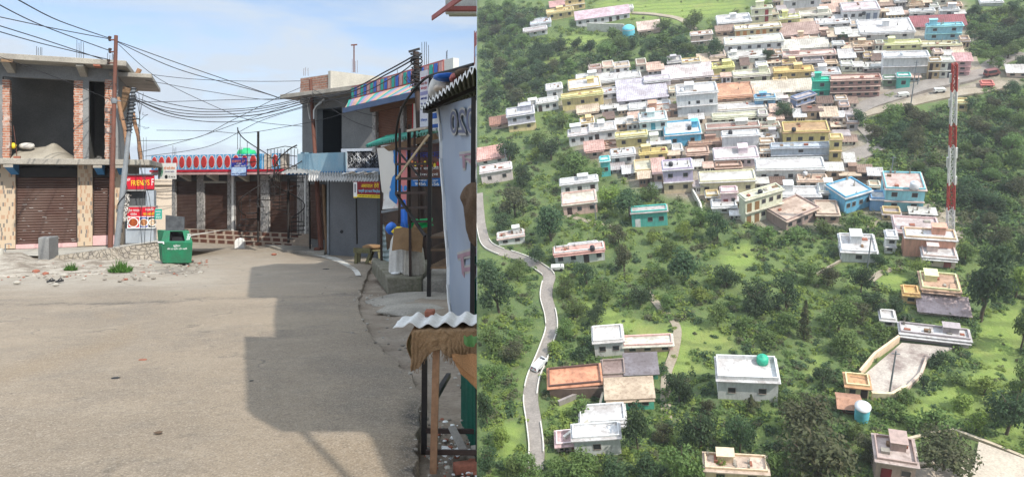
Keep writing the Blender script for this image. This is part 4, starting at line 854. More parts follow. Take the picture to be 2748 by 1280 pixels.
# ------------------------------------------------------------------ colourful building and everything along the right side
M_terr = mat('brick pink paint', (.40, .13, .115), (.33, .11, .10), 3, .8, .1)
M_salm = mat('salmon paint', (.50, .29, .27), (.42, .25, .24), 4, .8, .1)
M_teal = mat('teal paint', (.035, .36, .28), (.03, .28, .23), 4, .8, .1)
M_bl2 = mat('royal blue paint', (.05, .14, .46), (.04, .11, .36), 4, .8, .1)
M_lil = mat('lilac paint', (.27, .25, .42), (.23, .22, .36), 4, .8, .1)
M_peach = mat('peach paint', (.55, .33, .23), (.46, .28, .2), 4, .8, .1)
M_offw = mat('off-white wall paint', (.62, .62, .57), (.52, .52, .48), 1.2, .85, .1)
def colourful_building():
    f = Fac(943, 24.0, 1190, 18.5); t_ = thing('colourful_building', 'building with striped parapet of teal, blue and pink panels over a faded brown shutter', 'building', f.p(1060, 480))
    t_.location.z = gz(20)
    zt = f.z(1060, 199); zp = f.z(1060, 237); za = f.z(1060, 256, 0)
    ua, ub = f.hit(943)[0], f.hit(1190)[0]
    mb = MB(); f.ubox(mb, ua, ub, zp, zt, -.2, 0); mb.build('parapet', M_terr, t_)
    mb = MB(); f.ubox(mb, ub + .002, ub + .5, zp, zt - .02, -.2, -.02); mb.build('parapet_return', M_offw, t_)
    for fr, seq in ((0, None),):
        n = 24; w = (ub - ua) / n
        for i in range(n):
            mb = MB(); a = ua + w * (i + .16); b = ua + w * (i + .84)
            ps = [f.W(a, .02, zp + .04), f.W(b, .02, zp + .04), f.W(b, .02, zt - .05), f.W(a, .02, zt - .05)]
            mb.prism(ps, f.n * -.019); mb.build('parapet_panel', [M_teal, M_bl2, M_salm][i % 3], t_)
    # sloping striped canopy
    u0, u1 = f.hit(925, 1.1)[0], f.hit(1120, 1.1)[0]; z1 = f.z(1020, 274, 1.1)
    mb = MB(); mb.add([f.W(ua - .2, 0.002, zp - .01), f.W(u1 + .2, 0.002, zp - .01), f.W(u1, 1.1, z1 + .06), f.W(u0, 1.1, z1 + .06), f.W(ua - .2, 0.002, zp - .11), f.W(u1 + .2, 0.002, zp - .11), f.W(u1, 1.1, z1 - .04), f.W(u0, 1.1, z1 - .04)], [(0, 1, 2, 3), (7, 6, 5, 4), (0, 3, 7, 4), (1, 5, 6, 2)]); c_ = mb.build('canopy', M_peach, t_)
    n = 26
    for i in range(n):
        a, b = i / n, (i + .9) / n; top = lambda s: f.W(ua - .2 + (u1 + .4 - ua) * s + .12, 0.07, zp - .005 - .03); bot = lambda s: f.W(u0 + (u1 - u0) * s, 1.04, z1 + .092)
        mb = MB(); q = [bot(a), bot(b), top(b), top(a)]; mb.prism(q, V((0, 0, .012))); mb.build('stripe', [M_teal, M_lil, M_salm, M_peach][i % 4], c_)
    mb = MB(); f.ubox(mb, u0 - .02, u1 + .02, z1 - .10, z1 + .058, 1.101, 1.16); mb.build('canopy_edge', mat('slate blue paint', (.09, .13, .22), (.07, .10, .18), 3, .8, .1), t_)
    zf = f.z(1060, 405); zl = f.z(1050, 292)
    mb = MB(); f.ubox(mb, f.hit(1000)[0], ub + .1, zl, zp - .12, -.3, .10); mb.build('lintel', mat('brown plaster', (.17, .10, .07), (.12, .075, .055), 1, .9, .1), t_)
    mb = MB(); f.ubox(mb, f.hit(1001)[0], ub + .5, gz(20), zt - .5, -4, -.32); mb.build('wall', M_concd, t_)
    for p0, p1 in ((1000, 1009), (1075, 1084)): mb = MB(); f.ubox(mb, f.hit(p0)[0], f.hit(p1)[0], zf, zl, -.3, .02); mb.build('pillar', M_tileg, t_)
    for p0, p1 in ((1009, 1075), (1084, 1112)):
        mb = MB(); f.slats(mb, p0, p1, 292, 405, -.1, 24, .014, zz=(zf, zl)); mb.build('shutter', M_shut2, t_, fix=False)
    mb = MB(); f.ubox(mb, f.hit(1112)[0], f.hit(1125)[0], zf, f.z(1118, 232), -.2, .06); s = mb.build('pillar_poster', M_wh, t_)
    mb = MB(); f.ubox(mb, f.hit(1112)[0], f.hit(1112)[0] + .05, zf, f.z(1118, 232), .061, .07); f.ubox(mb, f.hit(1112)[0], f.hit(1125)[0], f.z(1118, 250), f.z(1118, 232), .061, .072); mb.build('poster_border', M_red, s)
    mb = MB(); mb.tube([f.W(f.hit(1088)[0], .5, zf - .05), f.W(f.hit(1128)[0], .5, zf - .05)], .045, 8); mb.build('red_rail', M_red, t_)
    mb = MB(); rebars(mb, f, (1133, 1139, 1145, 1150), 116, 175, -.1); rebars(mb, f, (1197, 1200), 136, 162, -.1); rebars(mb, f, (1066,), 186, 215, -.1); mb.build('reinforcing_bars', M_black, t_)
colourful_building()
def cable_pole():
    b = P(1116, 140, 16.8); a = P(1126, 350, 16.8); a = b + (a - b) * 2.6; a.z = gz(16.8)
    t_ = thing('cable_pole', 'black pole tangled with cable coils in front of the striped parapet', 'electric pole', a)
    mb = MB(); mb.tube([a, b], [.09, .075], 9); mb.build('shaft', M_brown, t_)
    mb = MB()
    for i in range(16):
        z = b + (a - b).normalized() * (.05 + i * .06); r = .11 + R.uniform(0, .05)
        mb.tube([z + V((r * math.cos(q), r * math.sin(q), .05 * math.sin(q + i))) for q in [j * .55 for j in range(13)]], .016, 5)
    mb.build('cable_coil', M_wire, t_, fix=False); mb = MB(); mb.bar(b + V((-.18, 0, .0)), b + V((.1, 0, .08)), .05); mb.build('cross_arm', M_wire, t_)
    mb = MB()
    for i in range(8):
        s = b + V((0, -.08, -.25 - .1 * i)); pts = [s]
        for j in range(7): pts.append(pts[-1] + V((R.uniform(-.10, .10), R.uniform(-.03, .03), R.uniform(-.16, .10))))
        mb.tube(smooth_pts([tuple(p) for p in pts], 4), .009, 4)
    mb.build('loose_wires', M_wire, t_, fix=False)
    f = Fac(1127, 15.6, 1149, 15.3); mb = MB(); f.box(mb, 1127, 1148, 190, 358, -.02, 0); b_ = one(mb, 'pole_banner', mat('faded banner print', (.62, .60, .62), (.50, .46, .52), 2, .7, .05), 'tall narrow faded banner with rows of Hindi print hung beside the cable pole', 'banner')
    for i, (body, r0, r1, m) in enumerate((("खुशखबरी", 205, 213, M_red), ("जनता सेवा", 220, 228, M_terr), ("केन्द्र", 232, 242, M_red), ("आधार कार्ड", 262, 270, M_navy), ("पैन कार्ड", 275, 283, M_navy), ("बिजली बिल", 288, 296, M_navy), ("रिचार्ज", 318, 328, M_bl2))): ftext(body, f, 1129, 1146, r0, r1, .003, m, b_)
    
    for r0, r1 in ((246, 256), (340, 357)): mb = MB(); f.box(mb, 1127.3, 1147.7, r0, r1, .001, .003); mb.build('print_band', M_lil, b_)
    g = Fac(1152, 13.2, 1186, 12.8); mb = MB(); g.box(mb, 1158, 1181, 300, 352, -.02, 0); b2 = one(mb, 'blue_white_banner', M_wh, 'blue and white printed banner behind the thick black post', 'banner')
    
    for r0, r1 in ((303, 318), (333, 343)): mb = MB(); g.box(mb, 1160, 1180, r0, r1, .001, .004); mb.build('print_band', M_bl2, b2)
cable_pole()
# ------------------------------------------------------------------ fruit stall with steel frame
def fruit_stall():
    Yf = 13.6; base = V(((1085 - CX) / F * 13.8, 13.8, gz(13.8)))
    # plinth
    zt = -(745 - CY) / F * 13.7; z0 = gz(13.7) - .1
    t_ = thing('stall_plinth', 'mossy raised cement plinth under the fruit stall', 'plinth', V((base.x, base.y, z0)))
    a, b, c, d = P(1040, 745, 13.7), P(1132, 745, 13.7), P(1150, 715, 17.2), P(998, 714, 17.0)
    pts = [V((p.x, p.y, zt)) for p in (a, b, c, d)]; mb = MB(); mb.prism([V((p.x, p.y, z0)) for p in pts], V((0, 0, zt - z0))); mb.build('cement_body', M_moss, t_, bevel=.03)
    mb = MB(); x0 = b.x + .004; mb.box(x0, EDGE * 13.7, 13.75, 17, z0, zt - .05); mb.build('side_step', M_conc, t_, bevel=.02)
    # steel frame
    s_ = thing('fruit_stall', 'black steel framed fruit stall with green corrugated roof and hung banners', 'market stall', V((base.x, base.y, zt)))
    def post(px, r0, r1, Y, w, nm='post', zfoot=None, m=None):
        p, q = P(px[0], r1, Y), P(px[1], r0, Y); 
        if zfoot is not None: p.z = zfoot
        mb = MB(); mb.bar(p, q, w); mb.build(nm, m or M_brown, s_)
    post((1151, 1156), 205, 792, 12.9, .075, zfoot=gz(12.9) - .1, m=M_black)
    post((1101, 1099), 335, 745, 13.9, .05, zfoot=zt)
    post((1024, 1022), 400, 708, 16.6, .05, zfoot=zt)
    post((1072, 1073), 345, 600, 14.6, .05); post((1124, 1125), 345, 590, 14.4, .04); post((1097, 1096), 350, 520, 13.9, .05); post((1112, 1113), 350, 420, 13.9, .045)
    for r, x0, x1 in ((400, 1062, 1150), (441, 1062, 1152), (480, 1064, 1152), (518, 1062, 1153), (558, 1076, 1150), (595, 1104, 1148)):
        mb = MB(); mb.bar(P(x0, r, 14.0), P(x1, r - 1, 13.0), .045, .05); mb.build('cross_bar', M_brown, s_)
    mb = MB(); mb.bar(P(1063, 400, 14), P(1063, 520, 14), .035); mb.bar(P(1063, 520, 14), P(1141, 634, 13.1), .05); mb.bar(P(1064, 400, 14), P(1130, 480, 13.2), .03); mb.build('brace', M_black, s_)
    mb = MB(); mb.bar(P(1064, 480, 13), P(1151, 362, 12.7), .035); mb.build('wooden_stick', mat('bare bamboo', (.50, .38, .25), (.40, .30, .2), 3, .8, .1), s_)
    mb = MB(); mb.tube(smooth_pts([tuple(P(*q)) for q in ((1064, 405, 13.6), (1063, 360, 13.4), (1075, 300, 13), (1105, 250, 12.6), (1148, 207, 12.2), (1210, 190, 10.8), (1271, 173, 9.4))], 8), .024, 7); mb.bar(P(1160, 207, 12), P(1264, 186, 9.6), .05); mb.build('bent_pipe', M_black, s_)
    mb = MB(); mb.bar(P(1094, 352, 13.7), P(1150, 343, 13), .05); mb.bar(P(1094, 352, 12.9), P(1146, 344, 12.2), .03); mb.build('bamboo_rail', mat('pale plank', (.48, .42, .33), (.36, .3, .24), 3, .8, .1), s_)
    # roof of green corrugated sheet
    A, B, C, D = P(981, 393, 17.5), P(1171, 351, 12.9), P(1185, 345, 14.5), P(1040, 366, 19)
    mb = MB(); mb.shell(110, 2, lambda u, v: (A * (1 - u) * (1 - v) + B * u * (1 - v) + C * u * v + D * (1 - u) * v) + V((0, 0, .045 * math.sin(u * 190))), (0, 0, -.01)); mb.build('corrugated_roof', mat('green corrugated sheet', (.03, .27, .20), (.04, .2, .16), 3, .5, .05), s_, fix=False)
    mb = MB(); mb.prism([P(1012, 398, 16.6), P(1168, 358, 13.0), P(1178, 372, 13.0), P(1020, 412, 16.6)], V((0, .05, 0))); mb.build('eaves_board', M_wood, s_)
    for r0, r1, x0, x1 in ((388, 392, 1022, 1060), (394, 397, 1034, 1062)): mb = MB(); mb.prism([P(x0, r0 + 3, 16.4), P(x1, r0 - 1, 15.6), P(x1, r1 - 1, 15.6), P(x0, r1 + 3, 16.4)], V((0, .03, 0))); mb.build('white_tube', M_wh, s_)
    # dark back of the stall, shelves
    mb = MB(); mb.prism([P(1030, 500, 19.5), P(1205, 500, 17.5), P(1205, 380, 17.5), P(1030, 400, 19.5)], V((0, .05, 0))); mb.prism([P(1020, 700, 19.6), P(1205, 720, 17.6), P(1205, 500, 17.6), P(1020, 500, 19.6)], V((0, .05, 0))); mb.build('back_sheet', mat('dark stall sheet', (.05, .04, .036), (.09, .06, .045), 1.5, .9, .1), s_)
    for r in (634, 668, 716): mb = MB(); mb.obox(P(1148, r, 12.9), P(1212, r, 12.6) - P(1148, r, 12.9), V((.3, 2.2, 0)), V((0, 0, -.04))); mb.build('shelf', M_wood if r > 700 else M_burd, s_)
    # hung banners
    def hang(nm, pts, m, label, cat='banner', cols=14, rows=14, amp=.03, thick=.008):
        P4 = [P(*q) for q in pts]; mb = MB(); sd = R.random() * 9
        mb.shell(cols, rows, lambda u, v: P4[0] * (1 - u) * (1 - v) + P4[1] * u * (1 - v) + P4[2] * u * v + P4[3] * (1 - u) * v + V((.3, 1, 0)) * amp * noise.noise((u * 3 + sd, v * 2, sd)), (0, thick, 0))
        return one(mb, nm, m, label, cat, fix=False)
    k = NB('blue map banner print'); vo = k.noise(1.5, 3, .5); sp = k.N.new("ShaderNodeSeparateXYZ"); k.L.new(k.tc.outputs['Generated'], sp.inputs[0])
    e = k.math('ADD', sp.outputs['X'], k.math('MULTIPLY', k.math('SUBTRACT', vo, .5), .8)); e2 = k.math('SUBTRACT', e, k.math('MULTIPLY', sp.outputs['Z'], .25))
    c = k.mix(k.ramp(e2, .34, .36), (.58, .55, .50), (.02, .17, .45)); c = k.mix(k.math('MULTIPLY', k.ramp(e, .66, .68), k.ramp(k.noise(3), .42, .46)), c, (.52, .17, .16)); c = k.mix(k.ramp(k.math('SUBTRACT', sp.outputs['Z'], e), .32, .5, 0, .6), c, (.60, .57, .52)); k.col(c); k.rough(.6)
    hang('map_banner', ((1011, 398, 16.4), (1096, 392, 15.2), (1090, 570, 15.3), (1024, 515, 16.3)), k.m, 'white banner with large torn blue shape and pink print inside the stall')
    b = hang('fruit_banner', ((1098, 396, 14.9), (1182, 385, 13.9), (1182, 480, 13.9), (1098, 482, 14.9)), mat('dark fruit print', (.05, .025, .035), (.20, .07, .03), 2.6, .5, 0, 30, .3), 'dark fruit banner with large Hindi heading behind the steel frame', amp=0)
    g = Fac(1098, 14.85, 1182, 13.85)
    ftext("मंगाल फ्रूट", g, 1100, 1200, 405, 428, .01, M_navy, b); ftext("फल सब्जी", g, 1107, 1178, 447, 458, .01, M_wh, b); ftext("थोक एवं", g, 1115, 1176, 464, 473, .01, M_wh, b)
    mb = MB()
    for i in range(9): q = g.p(1106 + i * 8.6, 436 + (i * 5) % 9, .006); mb.m = i % 3; mb.poly([q + g.d * (.05 * math.cos(.6283 * j)) + V((0, 0, .05 * math.sin(.6283 * j))) for j in range(10)])
    mb.build('fruit_print', [M_orange, M_yel, M_red], b, fix=False)
    s = hang('number_strip', ((1098, 480, 14.8), (1182, 478, 13.8), (1182, 500, 13.8), (1098, 500, 14.8)), mat('banner blue', (.02, .17, .50), None, 2, .6, 0), 'bright blue strip with phone number under the dark fruit banner', amp=0)
    ftext("नवगीत फ्रूट", g, 1108, 1176, 481, 488, .07, M_wh, s); ftext("9456 5656", g, 1114, 1178, 490, 498, .07, M_wh, s)
    hang('torn_poster', ((1030, 520, 16.2), (1068, 512, 15.6), (1072, 558, 15.6), (1026, 562, 16.2)), mat('torn white poster print', (.62, .6, .57), (.5, .25, .22), 5, .7, .05, lo=.55, hi=.7), 'torn white poster with faint red print below the map banner', 'poster')
    mb = MB(); mb.bar(P(1026, 569, 16.3), P(1072, 560, 15.7), .06); one(mb, 'grey_shelf_rail', M_gpole, 'short grey rail beneath the torn white poster', 'rail')
    hang('blue_tarpaulin', ((1072, 540, 15.2), (1086, 535, 15.0), (1098, 612, 14.9), (1078, 618, 15.1)), M_tarpb, 'hanging strip of bright blue tarpaulin behind the front post', 'tarpaulin', amp=.12)
    hang('green_tarpaulin', ((1104, 588, 14.7), (1160, 586, 14.2), (1160, 606, 14.2), (1092, 622, 14.7)), M_tarpg, 'bright green tarpaulin draped low between the stall posts', 'tarpaulin', amp=.15)
    hang('brown_blanket', ((1032, 596, 16.0), (1076, 590, 15.7), (1080, 625, 15.7), (1038, 672, 16.0)), M_burd, 'folded dull brown blanket hanging beside the pale tin sheet', 'blanket', amp=.1)
    mb = MB(); q = [P(1022, 605, 16.8), P(1037, 600, 16.2), P(1052, 708, 16.2), P(1028, 710, 16.8)]; mb.shell(4, 44, lambda u, v: q[0] * (1 - u) * (1 - v) + q[1] * u * (1 - v) + q[2] * u * v + q[3] * (1 - u) * v + V((0, .035 * math.sin(v * 46), 0)), (0, .006, 0)); one(mb, 'tin_sheet', mat('pale blue-grey tin', (.30, .38, .38), (.22, .27, .28), 2, .5, .05), 'leaning pale corrugated tin sheet at the corner of the plinth', 'tin sheet', fix=False)
    # covered heap
    c = P(1086, 742, 14.6); c.z = zt + .002
    def drape(cx, w, d, h, m, nm, label, cat, flare=.1, fold=.05, y=14.6):
        mb = MB(); n = 48; vs = []; prof = [(0, h), (.35, h * .99), (.72, h * .95), (.92, h * .80), (1.0, h * .5), (1.04, h * .2), (1.06, 0.005)]
        for r, z in prof:
            for i in range(n):
                a = 6.2832 * i / n; k = fold * max(0, 1 - z / h) * math.sin(i * 1.9 + 2 * noise.noise((i * .4, cx, 0))) + .06 * noise.noise((math.cos(a) * 2, math.sin(a) * 2, z * 4 + cx))
                ca, sa = math.cos(a), math.sin(a); q = (abs(ca) ** 4 + abs(sa) ** 4) ** -.25
                vs.append(V((cx + w * (r + k) * ca * q, y + d * (r + k) * sa * q, zt + .002 + z + .03 * noise.noise((ca * 3, sa * 3, cx)) * (z > .1))))
        mb.add(vs, [(j * n + i, j * n + (i + 1) % n, (j + 1) * n + (i + 1) % n, (j + 1) * n + i) for j in range(len(prof) - 1) for i in range(n)], True)
        return one(mb, nm, m, label, cat)
    px = lambda x, y=14.3: (x - CX) / F * y
    drape(px(1072), .26, .45, .84, M_bagw, 'cloth_covered_crates', 'stack of crates under a long white sack cloth on the plinth', 'covered crates', y=14.8)
    drape(px(1112), .19, .3, .62, mat('grubby plastic sheet', (.46, .42, .36), (.34, .30, .25), 4, .8, .3, 20, .5), 'sheet_covered_basket', 'basket wrapped in a grubby pale plastic sheet next to the white cloth', 'covered basket', y=14.3, fold=.09)
    mb = MB(); c0 = V((px(1100), 14.25, zt + .86))
    mb.shell(16, 12, lambda u, v: c0 + V(((u - .5) * .62, -.12 - .25 * v, .02 - .32 * v - .10 * abs(u - .3) + .03 * noise.noise((u * 3, v * 3, 1)) + .12 * (1 - v))), (0, .02, 0)); one(mb, 'burlap_flap', M_bur, 'brown burlap sack thrown over the covered crates', 'burlap sack', fix=False)
    for i, (x, r, m, rr, lb) in enumerate(((1066, 634, M_yel, (.16, .2, .09), 'yellow plastic bag on top of the white covered crates'), (1110, 632, M_red, (.15, .2, .07), 'red plastic bag lying among the bags on the crates'), (1050, 640, M_tarpb, (.12, .2, .14), 'blue plastic bag slumped at the edge of the covered crates'), (1130, 628, M_bur, (.2, .2, .16), 'brown sack behind the red plastic bag'), (1133, 655, M_bagw, (.07, .1, .1), 'small white bag tucked behind the burlap sack'))):
        p = P(x, r, 14.7); blob(['plastic_bag', 'plastic_bag', 'plastic_bag', 'brown_sack', 'white_bag'][i], m, V((p.x, p.y, zt + .80)), rr, lb, 'bag')
    p = P(1062, 738, 14.2); mb = MB(); mb.lathe([(0, .01), (.10, .0), (.11, .03), (.02, .04), (0, .035)], V((p.x, 14.2, zt + .003)), 12); one(mb, 'white_plate', M_wh, 'small white plate on the plinth before the white cloth', 'plate')
    blob('stepping_slab', M_conc, V(((1108 - CX) / F * 11.3, 11.3, gz(11.3) - .12)), (.55, .5, .07), 'rough cement slab lying on the dirt before the banner', 'slab', sub=3)
    blob('cement_patch', M_conc, V(((1120 - CX) / F * 12.6, 12.7, gz(12.6) - .13)), (1.0, .9, .05), 'spread patch of old cement around the foot of the thick post', 'cement patch', sub=3)
fruit_stall()
def hoarding():
    f = Fac(1196, 9.6, 1279, 6.9); base = P(1215, 850, 9.5); base.z = gz(9.5) - .1
    # banner skin leaning with its foot further right in the picture
    A, B, C, D = P(1177, 287, 9.7), P(1270, 262, 7.2), P(1272, 862, 7.2), P(1216, 862, 9.3)
    t_ = thing('banner_hoarding', 'tall grey-blue banner hoarding seen from behind, its lettering reversed', 'hoarding', base)
    fn = lambda u, v: A * (1 - u) * (1 - v) + B * u * (1 - v) + C * u * v + D * (1 - u) * v + V((.03, .02, 0)) * (noise.noise((u * 2, v * 4, 3)) * 1.4)
    k = NB('banner cloth'); n = k.noise(.7, 5, .6); c = k.mix(k.ramp(n, .35, .7), (.235, .285, .37), (.30, .345, .41)); k.col(c); k.rough(.55)
    k.b.inputs['Transmission Weight'].default_value = 0
    mb = MB(); mb.shell(14, 30, fn, (0, .01, 0)); mb.build('banner', k.m, t_, fix=False)
    mb = MB(); L = [fn(0, j / 12) + V((-.012, -.02, 0)) for j in range(13)]
    for j in range(12): mb.bar(L[j], L[j + 1], .05, .03)
    mb.build('frame_edge_highlight', M_wh, t_)  # frame edge whose pale highlight is painted as a white bar
    # reversed lettering, printed on the far side and showing through
    au = (B - A).normalized(); av = (A - D).normalized()
    Mg = plain('show-through dark print', (.10, .11, .18), .6); Mr = plain('show-through red print', (.33, .20, .24), .6); Mc = plain('show-through pale halo', (.40, .39, .36), .6)
    def tp(body, px, py, wpx, hpx, m, lift=.02, halo=True):
        uu = (px - 1177) / (1270 - 1177); Yq = 9.6 - 2.5 * max(0, min(1, uu)); q = P(px, py, Yq)
        # plane of the banner
        nrm = (B - A).cross(D - A).normalized(); nrm = nrm if nrm.y < 0 else -nrm
        d = q.normalized(); q = d * ((A + nrm * lift).dot(nrm) / d.dot(nrm)); d2 = P(px + wpx, py, 1).normalized(); q2 = d2 * ((A + nrm * lift).dot(nrm) / d2.dot(nrm)); d3 = P(px, py - hpx, 1).normalized(); q3 = d3 * ((A + nrm * lift).dot(nrm) / d3.dot(nrm))
        w, h = (q2 - q).length, (q3 - q).length; ax = (q2 - q).normalized(); ay = (q3 - q); ay = (ay - ax * ay.dot(ax)).normalized()
        if halo: text(body, 'print_halo', Mc, t_, q - ax * .03 - ay * .03 - nrm * .006, ax, ay, w + .06, h + .06, .002, True)
        text(body, 'print', m, t_, q, ax, ay, w, h, .002, True)
        if halo: 
            for dx, dy in ((-.02, 0), (.02, 0), (0, .025), (0, -.025)): text(body, 'print_halo', Mc, t_, q + ax * dx + ay * dy - nrm * .004, ax, ay, w, h, .002, True)
    tp("2020", 1209, 358, 98, 56, Mg, lift=.04); tp("ल", 1234, 452, 62, 36, Mr, lift=.04); tp("प", 1236, 562, 54, 52, Mr, lift=.04); tp("न", 1234, 776, 54, 86, Mr, lift=.04)
    mb = MB(); mb.bar(P(1267, 884, 6.75), P(1271, 262, 6.75), .045, .045); p = mb.build('frame_post', M_black, t_)
    mb = MB(); mb.bar(P(1186, 300, 9.75), P(1219, 870, 9.5), .05); mb.build('rear_post', M_greend, t_)
hoarding()
def green_fence():
    f = Fac(1205, 10.3, 1279.2, 7.9); t_ = thing('corrugated_fence', 'green corrugated sheet fence behind the banner and the table', 'fence', V((f.p(1240, 600).x, 7, gz(7) - .1)))
    u0, u1 = f.hit(1206)[0], f.hit(1279.2)[0]; z1 = f.z(1270, 560); z0 = gz(7) - .25; mb = MB()
    mb.shell(240, 3, lambda u, v: f.W(u0 + (u1 - u0) * u, -.12 + .025 * math.sin(u * 330), z0 + (z1 - z0) * v), f.n * -.004); mb.build('sheet', M_greend, t_, fix=False)
    h_ = Fac(1238, 5.3, 1279.2, 4.55); n0, n1 = h_.hit(1240)[0], h_.hit(1279.2)[0]; tz = h_.z(1260, 950); bz = gz(5) - .2; mb = MB(); mb.shell(80, 3, lambda u, v: h_.W(n0 + (n1 - n0) * u, .012 * math.sin(u * 75), bz + (tz - bz) * v), h_.n * -.004); mb.build('near_sheet', M_greend, t_, fix=False)
    mb = MB(); f.ubox(mb, u0 - .05, u0 + .03, z0, z1, -.1, -.04); mb.build('end_post', M_greend, t_)
    # white cloth end and a cable below the table
    mb = MB(); a = P(1216, 985, 7.4); mb.shell(8, 14, lambda u, v: a + V((.10 * u + .04 * v, .02 - .25 * u, -.42 * v)) + V((.02, .02, 0)) * noise.noise((u * 4, v * 3, 6)), (0, .008, 0)); one(mb, 'lilac_cloth', mat('pale lilac cloth', (.52, .53, .58), (.4, .42, .48), 3, .8, .1), 'loose pale lilac foot of the banner showing under the table', 'cloth', fix=False)
    mb = MB(); mb.tube(smooth_pts([tuple(P(*q)) for q in ((1240, 1035, 6.4), (1229, 1075, 6.2), (1226, 1105, 6.0), (1219, 1130, 5.7))]), .013, 6); one(mb, 'black_hose', M_black, 'short black hose hanging down at the green fence', 'hose')
green_fence()
def awning():
    A, B = P(1128, 294, 9.2), P(1279.5, 182, 6.6); C, D = P(1279.5, 262, 10.2), P(1150, 296, 10.6)
    t_ = thing('tin_awning', 'dark corrugated tin awning with jagged wavy edge above the banner', 'awning', A)
    fn = lambda u, v: A * (1 - u) * (1 - v) + B * u * (1 - v) + C * u * v + D * (1 - u) * v + V((0, 0, .03 * math.sin(u * 92))) * 1.0
    mb = MB(); mb.shell(150, 6, fn, (0, 0, .012)); mb.build('sheet', M_tind, t_, fix=False)
    mb = MB()
    for v in (.35, .75): mb.bar(fn(0.02, v) - V((0, 0, .06)), fn(1, v) - V((0, 0, .06)), .05)
    mb.build('rafter', M_black, t_)
    mb = MB()
    zz = [fn(0, 0) + V((0, -.03, -.012))]
    for i in range(61): zz.append(fn(i / 60, 0) + V((0, -.03, .042 if i % 2 else .004)))
    zz.append(fn(1, 0) + V((0, -.03, -.012))); up_ = zz[1:-1]; lo_ = [fn(i / 60, 0) + V((0, -.03, -.014)) for i in range(61)]; n = 61
    mb.add(lo_ + up_ + [p + V((0, .01, 0)) for p in lo_ + up_], [(i, i + 1, n + i + 1, n + i) for i in range(n - 1)] + [(2 * n + i + 1, 2 * n + i, 3 * n + i, 3 * n + i + 1) for i in range(n - 1)] + [(n + i, n + i + 1, 3 * n + i + 1, 3 * n + i) for i in range(n - 1)] + [(i + 1, i, 2 * n + i, 2 * n + i + 1) for i in range(n - 1)])
    mb.build('wavy_edge', M_wh, t_)
    for i, (nm, m, x, r, Y, rr, lb) in enumerate((('blue_sheet_bundle', M_tarpb, 1203, 208, 8.4, (.19, .2, .05), 'crumpled bright blue sheet lying on the tin awning'), ('white_cloth_bundle', M_bagw, 1172, 262, 8.9, (.11, .2, .16), 'white cloth bundle drooping over the awning edge'), ('paper_bundle', M_cream, 1195, 240, 8.6, (.14, .2, .07), 'cream paper bundle between the white cloth and the wavy tin edge'), ('brown_sack', M_burd, 1248, 200, 7.9, (.12, .15, .06), 'brown sack lying at the high end of the tin awning'), ('red_bundle', M_terr, 1222, 214, 8.2, (.07, .2, .06), 'small red bundle between the blue sheet and the brown sack'))):
        blob(nm, m, P(x, r + 10, Y), rr, lb, 'bundle')
    # hanging sack
    mb = MB(); n = 22; c = P(1272, 490, 5.9)
    def sk(u, v): 
        a = 6.2832 * u; prof = interp(v, [(0, .02), (.05, .06), (.25, .095), (.5, .08), (.75, .065), (.92, .05), (1, .015)]); k = 1 + .22 * noise.noise((math.cos(a) * 1.5, math.sin(a) * 1.5, v * 5)) + .17 * math.sin(a * 4 + v * 9) + .08 * math.sin(a * 9 - v * 7)
        return V((c.x + prof * k * math.cos(a) * 1.05 - .02 * v + .04 * v * v, c.y + prof * k * math.sin(a), c.z - .56 * v))
    mb.grid(28, 26, sk); o = one(mb, 'hanging_sack', M_burd, 'bulging brown burlap sack hung on the black post in front of the banner', 'burlap sack')
awning()
def cast(pts, k, right=7.0, thick=.18):
    # outline of a flat slab, k along the sun from the shade it throws on the ground
    q = []
    for px, r in pts: p = G(px, r); q.append(V((p.x + SUN_TO.x * k, p.y + SUN_TO.y * k, 0)))
    return q
def overhead(root):
    CLIP[0] = False
    for pts, k, nm in (([(672, 800), (690, 722), (760, 712)], 10.5, 'upper_shade_slab'), ([(738, 918), (738, 862), (755, 798)], 8.6, 'middle_shade_slab')):
        q = cast(pts, k); z = gz(12) + SUN_TO.z * k; y0, y1 = q[0].y, q[-1].y
        mb = MB(); mb.prism([V((p.x, p.y, z)) for p in q] + [V((7, y1, z)), V((7, y0, z))], V((0, 0, .2))); mb.build(nm, M_conc, root)  # unseen slabs added overhead, cut to the outline of the road shade
    CLIP[0] = True
